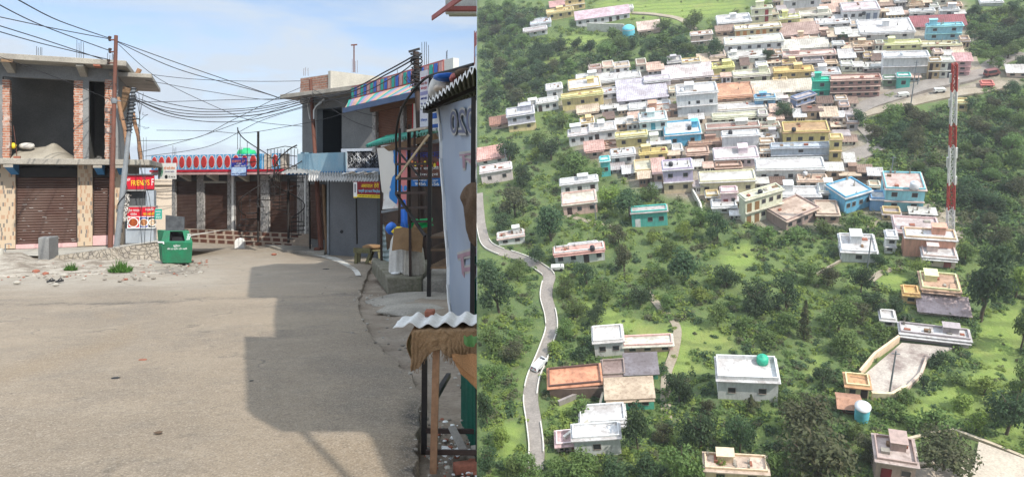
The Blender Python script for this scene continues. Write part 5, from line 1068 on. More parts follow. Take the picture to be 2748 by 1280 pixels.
def corner_building():
    t_ = thing('corner_eaves', 'projecting eaves of a white building with red fascia high over the awning', 'building', P(1279, 30, 11))
    A = P(1158, 54, 11.5); B = P(1238, -2, 8.6); d = (B - A); mb = MB(); E_ = A + d * 3.0
    mb.obox(A, E_ - A, V((.0, .08, 0)), V((0, 0, .07))); mb.build('red_fascia', M_terr, t_)
    Z = A.z - .02
    mb = MB(); p = [P(1196, 30, 10.1), P(1196, 38, 10.3), P(1279.5, 46, 13), P(1279.5, 20, 10)]
    a, b = P(1200, 22, 10.2), P(1290, 22, 10.2); mb.obox(V((a.x, 10.2, a.z - .05)), V((4, 0, 0)), V((0, .35, 0)), V((0, 0, .25))); mb.build('soffit', M_concl, t_)
    mb = MB(); a = P(1196, 0, 10.15); mb.obox(V((a.x, 10.1, P(1, 0, 10.1).z - .2)), V((4, 0, 0)), V((0, .1, 0)), V((0, 0, 1.6))); mb.build('white_parapet', M_offw, t_)
    mb = MB(); q = P(1197, 36, 10.2); mb.obox(V((q.x, 10.02, q.z)), V((4, 0, 0)), V((0, .08, 0)), V((0, 0, .06))); mb.build('eaves_trim', M_terr, t_)
    overhead(t_)
    mb = MB(); f = Fac(1271.5, 8.3, 1279.4, 8.1); f.box(mb, 1272, 1283, 84, 190, -.05, 0); s = one(mb, 'white_side_sign', M_wh, 'narrow upright white sign edge with red border above the awning', 'sign')
    mb = MB(); f.box(mb, 1272, 1273.3, 84, 190, .001, .006); f.box(mb, 1274, 1281, 86, 122, .001, .004); mb.build('red_print', M_terr, s); mb = MB(); f.box(mb, 1274, 1281, 126, 150, .001, .004); mb.build('blue_print', mat('pale blue print', (.50, .60, .72)), s)
corner_building()
# ------------------------------------------------------------------ vendor table in front
def table():
    Y = 4.55; zt = -(884 - CY) / F * 4.3; x = lambda p, y=Y: (p - CX) / F * y; zg = gz(4.5) - .06
    t_ = thing('vendor_table', 'rough vendor table on thin legs covered in burlap at the roadside', 'table', V((x(1200), Y, zg)))
    for px, y0, y1, m, w in ((1140, 920, 1246, M_black, .036), ):
        mb = MB(); mb.bar(V((x(px - 2, 4.62), 4.62, gz(4.7) - .1)), V((x(px, 4.62), 4.62, zt)), w); mb.build('leg', m, t_)
    mb = MB(); mb.bar(V((x(1163, 4.2), 4.2, zg)), V((x(1172, 4.2), 4.2, zt)), .042); mb.build('leg', M_log, t_)
    for px, y in ((1285, 4.3), (1283, 4.6)): mb = MB(); mb.bar(V((x(px, y), y, zg)), V((x(px, y), y, zt)), .04); mb.build('leg', M_black, t_)
    for r, y in ((1155, 4.6), (1212, 4.25)): mb = MB(); mb.bar(P(1143, r, y), P(1290, r + 2, y), .022, .03); mb.build('rail', M_brown, t_)
    mb = MB(); mb.bar(P(1170, 1062, 4.3), P(1204, 1006, 5.6), .035); mb.build('brace', M_black, t_)
    mb = MB(); mb.obox(V((x(1135), 4.2, zt - .02)), V((x(1300) - x(1135), 0, 0)), V((0, .42, 0)), V((0, 0, .03))); mb.build('top_board', M_wood, t_)
    # burlap cover, hanging in front with a ragged hem
    def cv(u, v):
        X = x(1126) + (x(1300) - x(1126)) * u
        if v < .3: yy = 4.62 - (4.62 - 4.17) * (v / .3); z = zt + .018
        else:
            q = (v - .3) / .7; drop = .17 + .03 * noise.noise((u * 3.5, 1, 0)) + .07 * max(0, .2 - u) / .2 - .05 * (u > .12) * math.sin(min(1, (u - .12) * 2) * 3.14)
            yy = 4.165 - .02 * q + .03 * noise.noise((u * 5, q * 2, 4)) * q; z = zt + .018 - drop * q
        fold = .018 * math.sin(u * 42 + 3 * math.sin(u * 9)) * (max(0, v - .3) / .7) + .012 * noise.noise((u * 14, v * 9, 5))
        return V((X + .012 * noise.noise((u * 9, v * 9, 2)), yy - abs(fold) + .01, z + .010 * noise.noise((u * 11, v * 7, 8))))
    mb = MB(); mb.shell(110, 36, cv, (0, .004, -.004)); o = mb.build('burlap_cover', M_bur, t_, fix=False)
    mb = MB(); a = cv(0, .3)
    mb.shell(12, 10, lambda u, v: V((x(1126) - .03 * math.sin(3.14 * v) , 4.17 + .40 * u, zt + .017 - (.17 + .06 * math.sin(u * 6)) * v)), (.004, 0, 0)); mb.build('burlap_side', M_bur, t_, fix=False)
    mb = MB()
    for i in range(70): u = R.uniform(.05, .98); p = cv(u, 1); mb.tube([p, p + V((R.uniform(-.02, .02), -.004, -R.uniform(.01, .05)))], .0016, 3)
    mb.build('frayed_hem', M_bur, t_, fix=False)
    # wavy white sheet lying on it
    def wv(u, v):
        X = x(1078) + (x(1302) - x(1078)) * u; yy = 4.26 + .36 * v - .05 * (1 - u)
        return V((X, yy, zt + .022 + .014 * (1 + math.cos(u * 6.2832 * 5.2)) * min(1, u * 6) + .03 * (1 - v) * .2 + .012 * noise.noise((u * 4, v * 3, 0)) - .01 * max(0, .2 - u)))
    mb = MB(); mb.shell(130, 8, wv, (0, 0, .006)); one(mb, 'wavy_sheet', M_white, 'wavy white corrugated plastic sheet lying on the burlap covered table', 'plastic sheet', fix=False)
    mb = MB(); q = V((x(1141, 4.5), 4.46, zt + .045)); mb.obox(q, (.062, 0, 0), (0, .09, 0), (0, 0, .04)); one(mb, 'red_brick', M_redclay, 'red brick weighing down the wavy white sheet on the table', 'brick', bevel=.006)
    # sack hanging off the side, cabbage leaf
    mb = MB(); mb.grid(22, 22, lambda u, v: V((x(1212, 4.1) + .30 * u + .03 * v + .08 * v * v, 4.08 - .07 * math.sin(3.14 * u) * math.sin(1.6 * v) + .03 * noise.noise((u * 4, v * 4, 9)), zt - .10 - .36 * v * (.45 + .9 * u - .2 * u * u) + .02 * noise.noise((u * 5, v * 5, 3)))))
    one(mb, 'sagging_sack', mat('orange mesh sacking', (.40, .20, .085), (.28, .15, .07), 5, .95, .6, 150, .8), 'sagging orange-brown mesh sack hanging from the table front', 'sack', fix=False)
    mb = MB(); c = V((x(1262, 4.05), 4.10, zt + .018)); mb.grid(10, 8, lambda u, v: c + V(((u - .5) * .08, -.05 - .012 * math.sin(u * 9), -(v * .07) * (.55 + .45 * math.sin(3.14 * u)) + .012 * noise.noise((u * 6, v * 6, 0)))))
    one(mb, 'cabbage_leaf', mat('cabbage green', (.06, .17, .04), (.18, .32, .12), 9, .6, .2, 20, .5), 'pale green cabbage leaf hanging over the burlap on the table', 'leaf', fix=False)
    # clutter beneath
    for i, (px, r, a, lb) in enumerate(((1222, 1222, .3, 'red brick on the ground under the table rail'), (1250, 1212, -.2, 'broken red brick leaning under the far end of the table'))):
        q = G(px, r + 12); mb = MB(); c_, s_ = math.cos(a), math.sin(a); mb.obox(V((q.x, q.y, gz(q.y) - .10)), V((.15 * c_, .15 * s_, 0)), V((-.08 * s_, .08 * c_, 0)), V((0, 0, .06))); one(mb, 'red_brick', M_redclay, lb, 'brick', bevel=.008)
    q = G(1215, 1195); mb = MB(); mb.shell(8, 6, lambda u, v: V((q.x - .08 + .15 * u, q.y - .06 + .13 * v, gz(q.y) - .05 + .05 * noise.noise((u * 3, v * 3, 4)) + .04 * abs(u - .5))), (0, 0, .002)); one(mb, 'crumpled_paper', M_wh, 'crumpled sheet of white paper on the dirt below the table', 'paper', fix=False)
    mb = MB(); a, b = P(1203, 1150, 4.6), P(1234, 1212, 4.3); mb.obox(a, b - a, V((.045, 0, .01)), V((0, .015, .01))); one(mb, 'wooden_lath', mat('grey slat', (.28, .26, .23), (.2, .18, .16)), 'loose grey wooden slat leaning across the table rails', 'slat')
table()
def litter():
    mats_ = [M_stone, M_wh, M_stone, M_redclay, M_bagw]
    mb = MB(); n = 0
    def chip(mb, q, s, m):
        mb.m = m; bm = bmesh.new(); bmesh.ops.create_icosphere(bm, subdivisions=1, radius=1); k = R.random() * 9
        mb.add([V((q.x + v.co.x * s * (1 + .4 * noise.noise(v.co + V((k, 0, 0)))), q.y + v.co.y * s * 1.1, q.z + v.co.z * s * .5)) for v in bm.verts], [[v.index for v in f.verts] for f in bm.faces]); bm.free()
    for i in range(480):
        px = R.uniform(-20, 520) if R.random() < .7 else R.uniform(430, 560); r = R.gauss(727, 12) if px < 430 else R.gauss(715, 10)
        if not 700 < r < 765: continue
        q = G(px, r); q.z = gz(q.y) + .02 + (.05 if r < 725 else 0); chip(mb, q, abs(R.gauss(0, .026)) + .010, R.choice((0, 1, 1, 1, 1, 2)))
    for i in range(260):
        px = R.uniform(1140, 1278); r = R.uniform(1095, 1275); q = G(px, r); q.z = gz(q.y) - .085; chip(mb, q, abs(R.gauss(0, .008)) + .004, R.choice((0, 1, 1, 2, 3)))
    for i in range(180):
        Y = R.uniform(3.6, 14); q = V((edgeX(Y) + R.uniform(-.5, .5), Y, gz(Y) - .02)); chip(mb, q, abs(R.gauss(0, .015)) + .006, R.choice((0, 1)))
    o = mb.build('gravel', [M_stone, mat('grey gravel', (.25, .22, .185), (.17, .15, .125), 9, .95), M_redclay, M_wh], None, fix=False, uv=False); o['kind'] = 'stuff'
    for px, r, s, m, nm, lb, cat in ((172, 744, .10, M_stone, 'pale_stone', 'large pale round stone at the road edge before the gravel bank', 'stone'), (122, 738, .08, M_redclay, 'clay_lump', 'orange-red brick lump on the road edge near the pale stone', 'brick lump'), (97, 733, .10, M_redclay, 'clay_lump', 'broken reddish brick half buried in gravel', 'brick lump'),
                  (45, 763, .08, M_stone, 'flat_stone', 'flat brownish stone lying on the dusty road', 'stone'), (150, 768, .07, M_stone, 'flat_stone', 'low pale stone just behind the pair of dark sandals', 'stone'), (735, 686, .10, M_redclay, 'red_brick', 'lone red brick on the road before the cement apron', 'brick'),
                  (383, 967, .045, M_redclay, 'red_wrapper', 'small red scrap on the open asphalt', 'litter'), (675, 1023, .022, M_ink, 'black_pebble', 'tiny black pebble at the edge of the road shadow', 'pebble'), (310, 1016, .04, M_ink, 'dark_dropping', 'dark flat smear of dung on the open asphalt', 'dung'), (425, 1162, .03, M_burd, 'dark_dropping', 'brown flat dung spot on the asphalt closest to the viewer', 'dung'), (875, 723, .10, M_ink, 'dark_dropping', 'dark lump of dung inside the white road line', 'dung')):
        q = G(px, r); blob(nm, m, V((q.x, q.y, gz(q.y) + .005)), (s, s * .8, s * (.5 if cat in ('stone', 'brick lump', 'brick') else .12)), lb, cat, sub=2)
    for dx, lb in ((0, 'dark sandal lying on the dusty road'), (.2, 'second dark sandal beside its pair on the dusty road')):
        q = G(148, 758); mb = MB(); c = V((q.x - .1 + dx, q.y, gz(q.y) + .02)); mb.prism([c + V((.055 * math.cos(a) * (1.0 if math.sin(a) > 0 else .85), .13 * math.sin(a), 0)) for a in [i * .449 for i in range(14)]], V((0, 0, .03))); mb.tube([c + V((-.05, .02, .03)), c + V((0, .04, .075)), c + V((.05, .02, .03))], .012, 5); one(mb, 'sandal', M_ink, lb, 'sandal')
    for px, r, w, lb in ((190, 722, .17, 'small tuft of green grass growing from the gravel bank'), (322, 726, .30, 'larger clump of green grass at the foot of the rusty pole')):
        q = G(px, r + 8); mb = MB()
        for i in range(420 if w > .25 else 200):
            a = R.uniform(0, 6.28); rr = w * math.sqrt(R.random()); b = V((q.x + rr * math.cos(a), q.y + rr * .6 * math.sin(a), gz(q.y) + .05)); h = R.uniform(.12, .30) * (1.3 - rr / w) * (1.2 if w > .25 else .9); d = V((R.uniform(-.1, .1), R.uniform(-.1, .1), h)); s = V((R.uniform(-1, 1), R.uniform(-1, 1), 0)).normalized() * .012
            mb.add([b - s, b + s, b + d * .6 + s * .8, b + d], [(0, 1, 2, 3)])
        one(mb, 'grass_tuft', mat('grass blade', (.04, .11, .02), (.07, .15, .025), 20, .8, 0), lb, 'grass tuft', fix=False)
litter()
# ------------------------------------------------------------------ overhead wires
def wires():
    W_ = [
     (((48, 0, 14), (160, 57, 18), (293, 103, 23.7)), 'power wire dropping steeply from the top of the frame to the upper insulator'),
     (((-20, 4, 15), (110, 68, 19), (295, 137, 23.7)), 'power wire reaching the middle insulator of the rusty pole'),
     (((-20, 42, 20), (150, 78, 22), (293, 105, 23.7)), 'flatter power wire meeting the upper insulator under the steep one'),
     (((-20, 64, 18), (130, 111, 21), (275, 160, 23.7)), 'twisted cable running over the roof slab, upper of two'),
     (((-20, 80, 18), (110, 117, 21), (293, 161, 23.7)), 'twisted cable running over the roof slab, lower of two'),
     (((-10, 150, 19), (150, 208, 21.5), (300, 270, 23.7)), 'slack wire crossing the dark upper opening to the pole clamp'),
     (((316, 112, 23.8), (500, 178, 25), (758, 266, 27)), 'upper long power wire from the rusty pole top to the grey building'),
     (((316, 114, 23.8), (480, 187, 25), (700, 248, 26.5), (748, 264, 27)), 'power wire sagging just below the upper long one'),
     (((318, 120, 23.8), (420, 208, 25), (560, 279, 26), (680, 325, 27), (815, 340, 27.5)), 'wire descending diagonally from the rusty pole to the grey balcony wall'),
     (((398, 200, 26), (520, 213, 26.5), (680, 219, 27), (806, 218, 27.5)), 'thin wire from the side slab to the brick roof parapet'),
     (((390, 216, 26), (560, 246, 26.5), (720, 268, 27), (835, 254, 26)), 'thin wire with a short stub dangling from it'),
     (((300, 271, 23.7), (420, 274, 24.5), (640, 268, 26), (760, 266, 27)), 'nearly level wire from the pole clamp to the roof slab corner'),
     (((362, 246, 24.3), (440, 275, 25), (560, 294, 26), (700, 287, 26.5), (836, 258, 26)), 'topmost of the sagging cables off the leaning pole'),
     (((362, 262, 24.3), (450, 290, 25), (560, 301, 26), (700, 292, 26.5), (836, 262, 26)), 'sagging cable second from the top between the leaning and lamp poles'),
     (((362, 266, 24.3), (450, 298, 25), (560, 308, 26), (690, 300, 26.5), (836, 268, 26)), 'sagging black cable in the middle of the bundle'),
     (((362, 268, 24.3), (470, 308, 25), (570, 315, 26), (700, 307, 26.5), (836, 272, 26)), 'thick lower sagging cable between the leaning and lamp poles'),
     (((362, 270, 24.3), (440, 308, 25), (560, 327, 26), (680, 321, 26.5), (836, 280, 26)), 'lowest sagging cable between the leaning and lamp poles'),
     (((370, 378, 25), (520, 372, 26), (620, 325, 26.5), (740, 265, 26), (806, 236, 27.2)), 'wire rising from the shop roofs up to the brick parapet'),
     (((370, 410, 25), (520, 372, 26), (640, 330, 26.5), (760, 288, 26), (836, 262, 26)), 'wire rising from behind the white hoarding to the lamp pole'),
     (((390, 420, 28), (560, 393, 28), (700, 325, 27), (830, 285, 26)), 'lowest wire climbing over the oval parapet to the lamp pole'),
     (((420, 350, 27), (560, 352, 27.5), (650, 358, 27.5), (760, 342, 27), (900, 312, 25.5), (1010, 262, 22)), 'long wire passing the tall stair pole towards the striped canopy'),
     (((838, 262, 26), (930, 246, 22), (1040, 190, 18), (1112, 150, 16.8)), 'thick cable from the lamp pole up to the cable pole, uppermost'),
     (((838, 268, 26), (940, 248, 22), (1045, 196, 18), (1113, 158, 16.8)), 'thick cable just under the uppermost one at the striped parapet'),
     (((838, 275, 26), (950, 258, 22), (1060, 205, 18), (1114, 166, 16.8)), 'slacker cable third down towards the cable pole'),
     (((838, 240, 26), (900, 270, 24), (960, 300, 23), (1010, 312, 22)), 'thin wire slanting down over the grey wall panel, upper'),
     (((838, 250, 26), (880, 285, 25), (945, 325, 24), (1000, 345, 22)), 'thin wire slanting down over the dark opening, lower')]
    for pts, lb in W_:
        q = [P(*p) for p in pts]; mb = MB(); s = smooth_pts([tuple(p) for p in q], 10)
        r = .020 if 'thick' in lb else (.015 if 'cable' in lb or 'power' in lb else .011)
        mb.tube([V(p) for p in s], r, 5); one(mb, 'overhead_wire', M_wire, lb, 'wire', 'overhead wires of the street')
wires()
CLIP[0] = False
def service_cable():
    k = 7.2; q = [G(px, r) + SUN_TO * k for px, r in ((770, 1110), (830, 1180), (880, 1230), (935, 1290))]; q = [q[0] * 2 - q[1]] + q + [q[-1] * 2 - q[-2]]
    mb = MB(); mb.tube(q, .028, 6); one(mb, 'service_cable', M_wire, 'thick service cable overhead whose thin shadow crosses the sunny asphalt', 'wire', 'overhead wires of the street')
service_cable()
# ------------------------------------------------------------------ unseen slab added behind the viewer to shade the road
def shading_slab():
    k = 6.9; H = -1.9 + SUN_TO.z * k; off = V((SUN_TO.x * k, SUN_TO.y * k, 0))
    sh = [G(672, 915), G(670, 1108), G(740, 1146), G(960, 1148), G(1005, 1185), G(1040, 1278)]
    q = [V((p.x, p.y, 0)) + off for p in sh] + [V((7, G(1040, 1278).y + off.y, 0)), V((7, -7, 0)), V((10, -7, 0)), V((10, G(670, 915).y + off.y, 0))]
    t_ = thing('road_shade_slab', 'added unseen concrete slab behind the viewer, shading the road', 'building', V((8.5, -5, gz(0) - .1)))
    mb = MB(); mb.prism([V((p.x, p.y, H)) for p in q], V((0, 0, .18))); mb.build('balcony_slab', M_conc, t_)  # added shading slab, shaped from the shade outline on the road
    mb = MB(); mb.box(7.2, 10, -8, -1.0, gz(0), H - .002); mb.build('wall', M_cream, t_)
shading_slab()
# ================================================================== the hill village: a whole slope, leaning towards the street
TILT = math.radians(30); MT = Matrix.Rotation(math.radians(-18), 4, 'Z') @ Matrix.Rotation(TILT, 4, 'X'); MTI = MT.inverted(); UP = (MT @ V((0, 0, 1))).normalized()
PROF = [(-20, -70), (10, -72), (30, -73.5), (54.7, -75.2), (81, -79.5), (110, -81.6), (137.7, -82), (170, -80), (200, -77), (230, -74), (260, -70), (300, -62), (350, -52), (460, -45)]
def prof(v):
    for i in range(len(PROF) - 1):
        if v <= PROF[i + 1][0] or i == len(PROF) - 2:
            p0, p1, p2, p3 = PROF[max(i - 1, 0)], PROF[i], PROF[i + 1], PROF[min(i + 2, len(PROF) - 1)]
            t = (v - p1[0]) / (p2[0] - p1[0]); m1 = (p2[1] - p0[1]) / max(1e-6, p2[0] - p0[0]) * (p2[0] - p1[0]); m2 = (p3[1] - p1[1]) / max(1e-6, p3[0] - p1[0]) * (p2[0] - p1[0])
            return (2 * t ** 3 - 3 * t * t + 1) * p1[1] + (t ** 3 - 2 * t * t + t) * m1 + (-2 * t ** 3 + 3 * t * t) * p2[1] + (t ** 3 - t * t) * m2
def hgt(u, v):
    return prof(v) + 1.1 * noise.noise((u * .03, v * .03, 1)) + .35 * noise.noise((u * .11, v * .11, 2))
def hitL(px, py):
    """where the sight line of a pixel meets the slope, in the slope's own upright frame"""
    d = MTI @ V(((px - CX) / F, 1, -(py - CY) / F)); a, b = 45.0, 46.0
    while b < 460 and (d * b).z > hgt((d * b).x, (d * b).y): a = b; b += 1.5
    for _ in range(24):
        m = (a + b) / 2; p = d * m
        if p.z > hgt(p.x, p.y): a = m
        else: b = m
    return d * b
def toW(p): return MT @ V(p)
def projL(p):
    w = MT @ V(p); return CX + w.x / w.y * F, CY - w.z / w.y * F
def inpoly(x, y, poly):
    c = False; j = len(poly) - 1
    for i in range(len(poly)):
        if (poly[i][1] > y) != (poly[j][1] > y) and x < (poly[j][0] - poly[i][0]) * (y - poly[i][1]) / (poly[j][1] - poly[i][1]) + poly[i][0]: c = not c
        j = i
    return c
# ground cover: areas of the slope, outlined where the photograph shows them
TOWN = [(1500, 300), (1500, 270), (1560, 200), (1790, 185), (1930, 165), (1920, 75), (2000, 50), (2100, 0), (2590, 0), (2600, 130), (2560, 230), (2680, 190), (2748, 195), (2748, 225), (2600, 250), (2380, 290), (2300, 330), (2340, 420), (2260, 450), (2480, 520), (2470, 570), (2560, 600), (2575, 660), (2430, 690), (2400, 600), (2260, 560), (2260, 610), (2100, 620), (1960, 590), (1900, 545), (1800, 530), (1700, 500), (1620, 450), (1560, 410), (1540, 350), (1640, 330)]
MEADOW = [[(2070, 1110), (2200, 950), (2225, 960), (2110, 1080), (2040, 1180), (1990, 1200)], [(2325, 745), (2440, 725), (2440, 780), (2400, 790), (2350, 760)], [(2620, 870), (2748, 800), (2748, 930), (2690, 990), (2600, 960)], [(1560, 800), (1780, 880), (1900, 1000), (1800, 1010), (1700, 900), (1560, 860)], [(2480, 1060), (2700, 960), (2748, 1000), (2560, 1150), (2360, 1170)], [(2640, 1170), (2748, 1130), (2748, 1210)], [(1340, 1130), (1395, 1130), (1395, 1220), (1340, 1240)], [(1930, 680), (2010, 650), (2040, 700), (1960, 740)], [(1590, 0), (2000, 0), (2000, 30), (1800, 60), (1600, 40)], [(1480, 120), (1560, 90), (1660, 110), (1500, 135)], [(1420, 190), (1480, 150), (1520, 160), (1460, 200)], [(1790, 860), (1900, 870), (2000, 930), (1880, 950), (1800, 930)], [(2420, 870), (2600, 870), (2590, 895), (2430, 890)], [(2390, 0), (2510, 0), (2510, 30), (2400, 30)], [(1500, 1060), (1570, 1040), (1580, 1060), (1490, 1140)]]
WOOD = [[(1281, 25), (1465, 35), (1415, 75), (1380, 112), (1281, 112)], [(1281, 100), (1340, 90), (1400, 110), (1480, 140), (1580, 110), (1690, 110), (1790, 75), (1860, 100), (1900, 110), (1930, 165), (1780, 185), (1640, 190), (1540, 200), (1480, 250), (1360, 290), (1320, 320), (1281, 330)], [(2600, 40), (2748, 30), (2748, 150), (2680, 150), (2620, 110)], [(2610, 150), (2748, 145), (2748, 180), (2660, 190)], [(2330, 360), (2420, 300), (2560, 290), (2748, 240), (2748, 680), (2640, 660), (2590, 600), (2500, 520), (2400, 440)]]
DRY = [(2410, 400), (2560, 400), (2620, 560), (2748, 590), (2748, 660), (2640, 650), (2560, 560), (2470, 490)]
M_grass = None
def make_slope():
    global M_grass
    mb = MB(); vs = []; nu, nv = 250, 280
    v0, v1 = 15.0, 400.0; ks = (EDGE + .0004)
    for j in range(nv + 1):
        v = v0 + (v1 - v0) * (j / nv) ** 1.15
        for i in range(nu + 1):
            t = i / nu
            # plumb edge plane in the slope frame: x = ks * (v cosT - w sinT)
            x = -.3 * v
            for _ in range(8):
                q = MT @ V((x, v, hgt(x, v))); x -= (q.x - ks * q.y) / (MT[0][0] - ks * MT[1][0])
            X = x + (v * 0.95 + 60 - x) * t; vs.append(V((X, v, hgt(X, v))))
    w_ = nu + 1; fs = [(j * w_ + i, j * w_ + i + 1, (j + 1) * w_ + i + 1, (j + 1) * w_ + i) for j in range(nv) for i in range(nu)]
    # plumb skirt on the near and street sides
    o = len(vs)
    for j in range(nv + 1): p = vs[j * w_]; q = toW(p); vs.append(MTI @ V((q.x, q.y, -75)))
    fs += [(j * w_, (j + 1) * w_, o + j + 1, o + j) for j in range(nv)]
    o2 = len(vs)
    for i in range(nu + 1): q = toW(vs[i]); vs.append(MTI @ V((q.x, q.y, -75)))
    fs += [(i + 1, i, o2 + i, o2 + i + 1) for i in range(nu)]
    mb.add([toW(p) for p in vs], fs, True)
    k = NB('hillside'); M_grass = k.m
    at = k.N.new("ShaderNodeAttribute"); at.attribute_name = 'cover'; sp = k.N.new("ShaderNodeSeparateColor"); k.L.new(at.outputs['Color'], sp.inputs[0])
    n1 = k.noise(.09, 6, .65); n2 = k.noise(.5, 6, .65); n3 = k.noise(2.2, 5, .7)
    c = k.mix(k.ramp(n1, .35, .65), (.125, .175, .055), (.085, .13, .05)); c = k.mix(k.ramp(n2, .45, .7, 0, .8), c, (.155, .19, .06)); c = k.mix(k.ramp(n2, .42, .3, 0, .7), c, (.14, .12, .07))
    me = k.mix(k.ramp(n2, .3, .7), (.17, .25, .055), (.23, .29, .075)); me = k.mix(k.ramp(n1, .5, .65, 0, .6), me, (.25, .25, .085))
    wv = k.N.new('ShaderNodeTexWave'); wv.wave_type = 'BANDS'; wv.bands_direction = 'Z'; wv.inputs['Scale'].default_value = .16; wv.inputs['Distortion'].default_value = 3.5; wv.inputs['Detail'].default_value = 4; k.L.new(k.tc.outputs['Object'], wv.inputs['Vector']); me = k.mix(k.ramp(wv.outputs['Fac'], .72, .95, 0, .5), me, (.10, .135, .04))
    c = k.mix(sp.outputs['Green'], c, me)
    to = k.mix(k.ramp(n2, .35, .65), (.36, .31, .25), (.22, .18, .14)); to = k.mix(k.ramp(n3, .55, .7, 0, .6), to, (.46, .42, .37)); to = k.mix(k.ramp(n1, .5, .62, 0, .5), to, (.12, .13, .06))
    c = k.mix(sp.outputs['Red'], c, to)
    c = k.mix(k.math('MULTIPLY', sp.outputs['Blue'], .8), c, k.mix(k.ramp(n2, .4, .6), (.15, .12, .08), (.085, .08, .045)))
    k.col(c); k.rough(.95); k.bump(k.math('ADD', n2, k.math('MULTIPLY', n3, .6)), .8, .5)
    ob = mb.build('hillside', k.m, None, fix=False, uv=False); struct(ob)
    def cov(p):
        if p.y < 40: return (0, 0, 0)
        px, py = pix(p.x, p.y, p.z); px += 9 * noise.noise((p.x * .2, p.y * .2, 0)); py += 9 * noise.noise((p.x * .2, p.y * .2, 5))
        a = b = c = 0
        for dx, dy in ((0, 0), (14, 5), (-14, -5), (5, -9), (-5, 9)):
            a += inpoly(px + dx, py + dy, TOWN); b += any(inpoly(px + dx, py + dy, q) for q in MEADOW); c += inpoly(px + dx, py + dy, DRY)
        return (a / 5, b / 5, c / 5)
    attr(ob, 'cover', cov)
    mb = MB(); s = 420
    mb.add([(-s, -60, -76), (s, -60, -76), (s, s, -76), (-s, s, -76)], [(0, 1, 2, 3)]); struct(mb.build('valley_ground', mat('valley floor', (.07, .10, .04), (.10, .11, .06), .02, .95, .3, .6, .6), None))
make_slope()
# ------------------------------------------------------------------ roads and paths of the slope
def ribbon(pts, name, m, lift=.12, skirt=True, kind='structure', crown=0):
    """pts: (px, py, width m)"""
    s = smooth_pts([(*hitL(px, py), w) for px, py, w in pts], 8); mb = MB(); vs = []; L = []
    for i, p in enumerate(s):
        a = V(s[max(i - 1, 0)][:3]); b = V(s[min(i + 1, len(s) - 1)][:3]); t = (b - a); t.z = 0; t.normalize(); n = V((t.y, -t.x, 0)); c = V(p[:3])
        h = max(hgt(c.x + n.x * q * p[3] / 2, c.y + n.y * q * p[3] / 2) for q in (-1, -.5, 0, .5, 1)) + lift
        l, r = c - n * p[3] / 2, c + n * p[3] / 2; l.z = r.z = h; L.append((l, r, n))
        vs += [l - n * .01 - V((0, 0, 1.2)), l, r, r + n * .01 - V((0, 0, 1.2))]
    fs = [(4 * i + j, 4 * i + j + 1, 4 * i + 5 + j, 4 * i + 4 + j) for i in range(len(s) - 1) for j in range(3)]
    mb.add([toW(p) for p in vs], fs); o = mb.build(name, m, None)
    if kind: o['kind'] = kind
    return L
M_vroad = mat('village road', (.30, .265, .235), (.22, .195, .175), .35, .95, .2, 3, .6)
M_path = mat('trodden path', (.36, .31, .24), (.27, .22, .16), .4, .95, .2, 3, .6)
M_vwhite = mat('whitewash', (.70, .68, .62), (.52, .48, .42), .9, .9, .1, 8, .5)
def kerbs(L, side, i0, i1, name, label, h=.28, w=.16):
    mb = MB(); n = len(L); a, b = int(i0 * (n - 1)), int(i1 * (n - 1)); vs = []
    for l, r, nn in L[a:b + 1]:
        c = (l + nn * .12) if side < 0 else (r - nn * .12); vs += [c - nn * w / 2 - V((0, 0, .1)), c - nn * w / 2 + V((0, 0, h)), c + nn * w / 2 + V((0, 0, h)), c + nn * w / 2 - V((0, 0, .1))]
    k = len(vs) // 4; fs = [(4 * i + j, 4 * i + (j + 1) % 4, 4 * i + 4 + (j + 1) % 4, 4 * i + 4 + j) for i in range(k - 1) for j in range(4)] + [(0, 1, 2, 3), (4 * k - 1, 4 * k - 2, 4 * k - 3, 4 * k - 4)]
    mb.add([toW(p) for p in vs], fs); one(mb, name, M_vwhite, label, 'parapet wall', 'white parapet walls along the valley road')
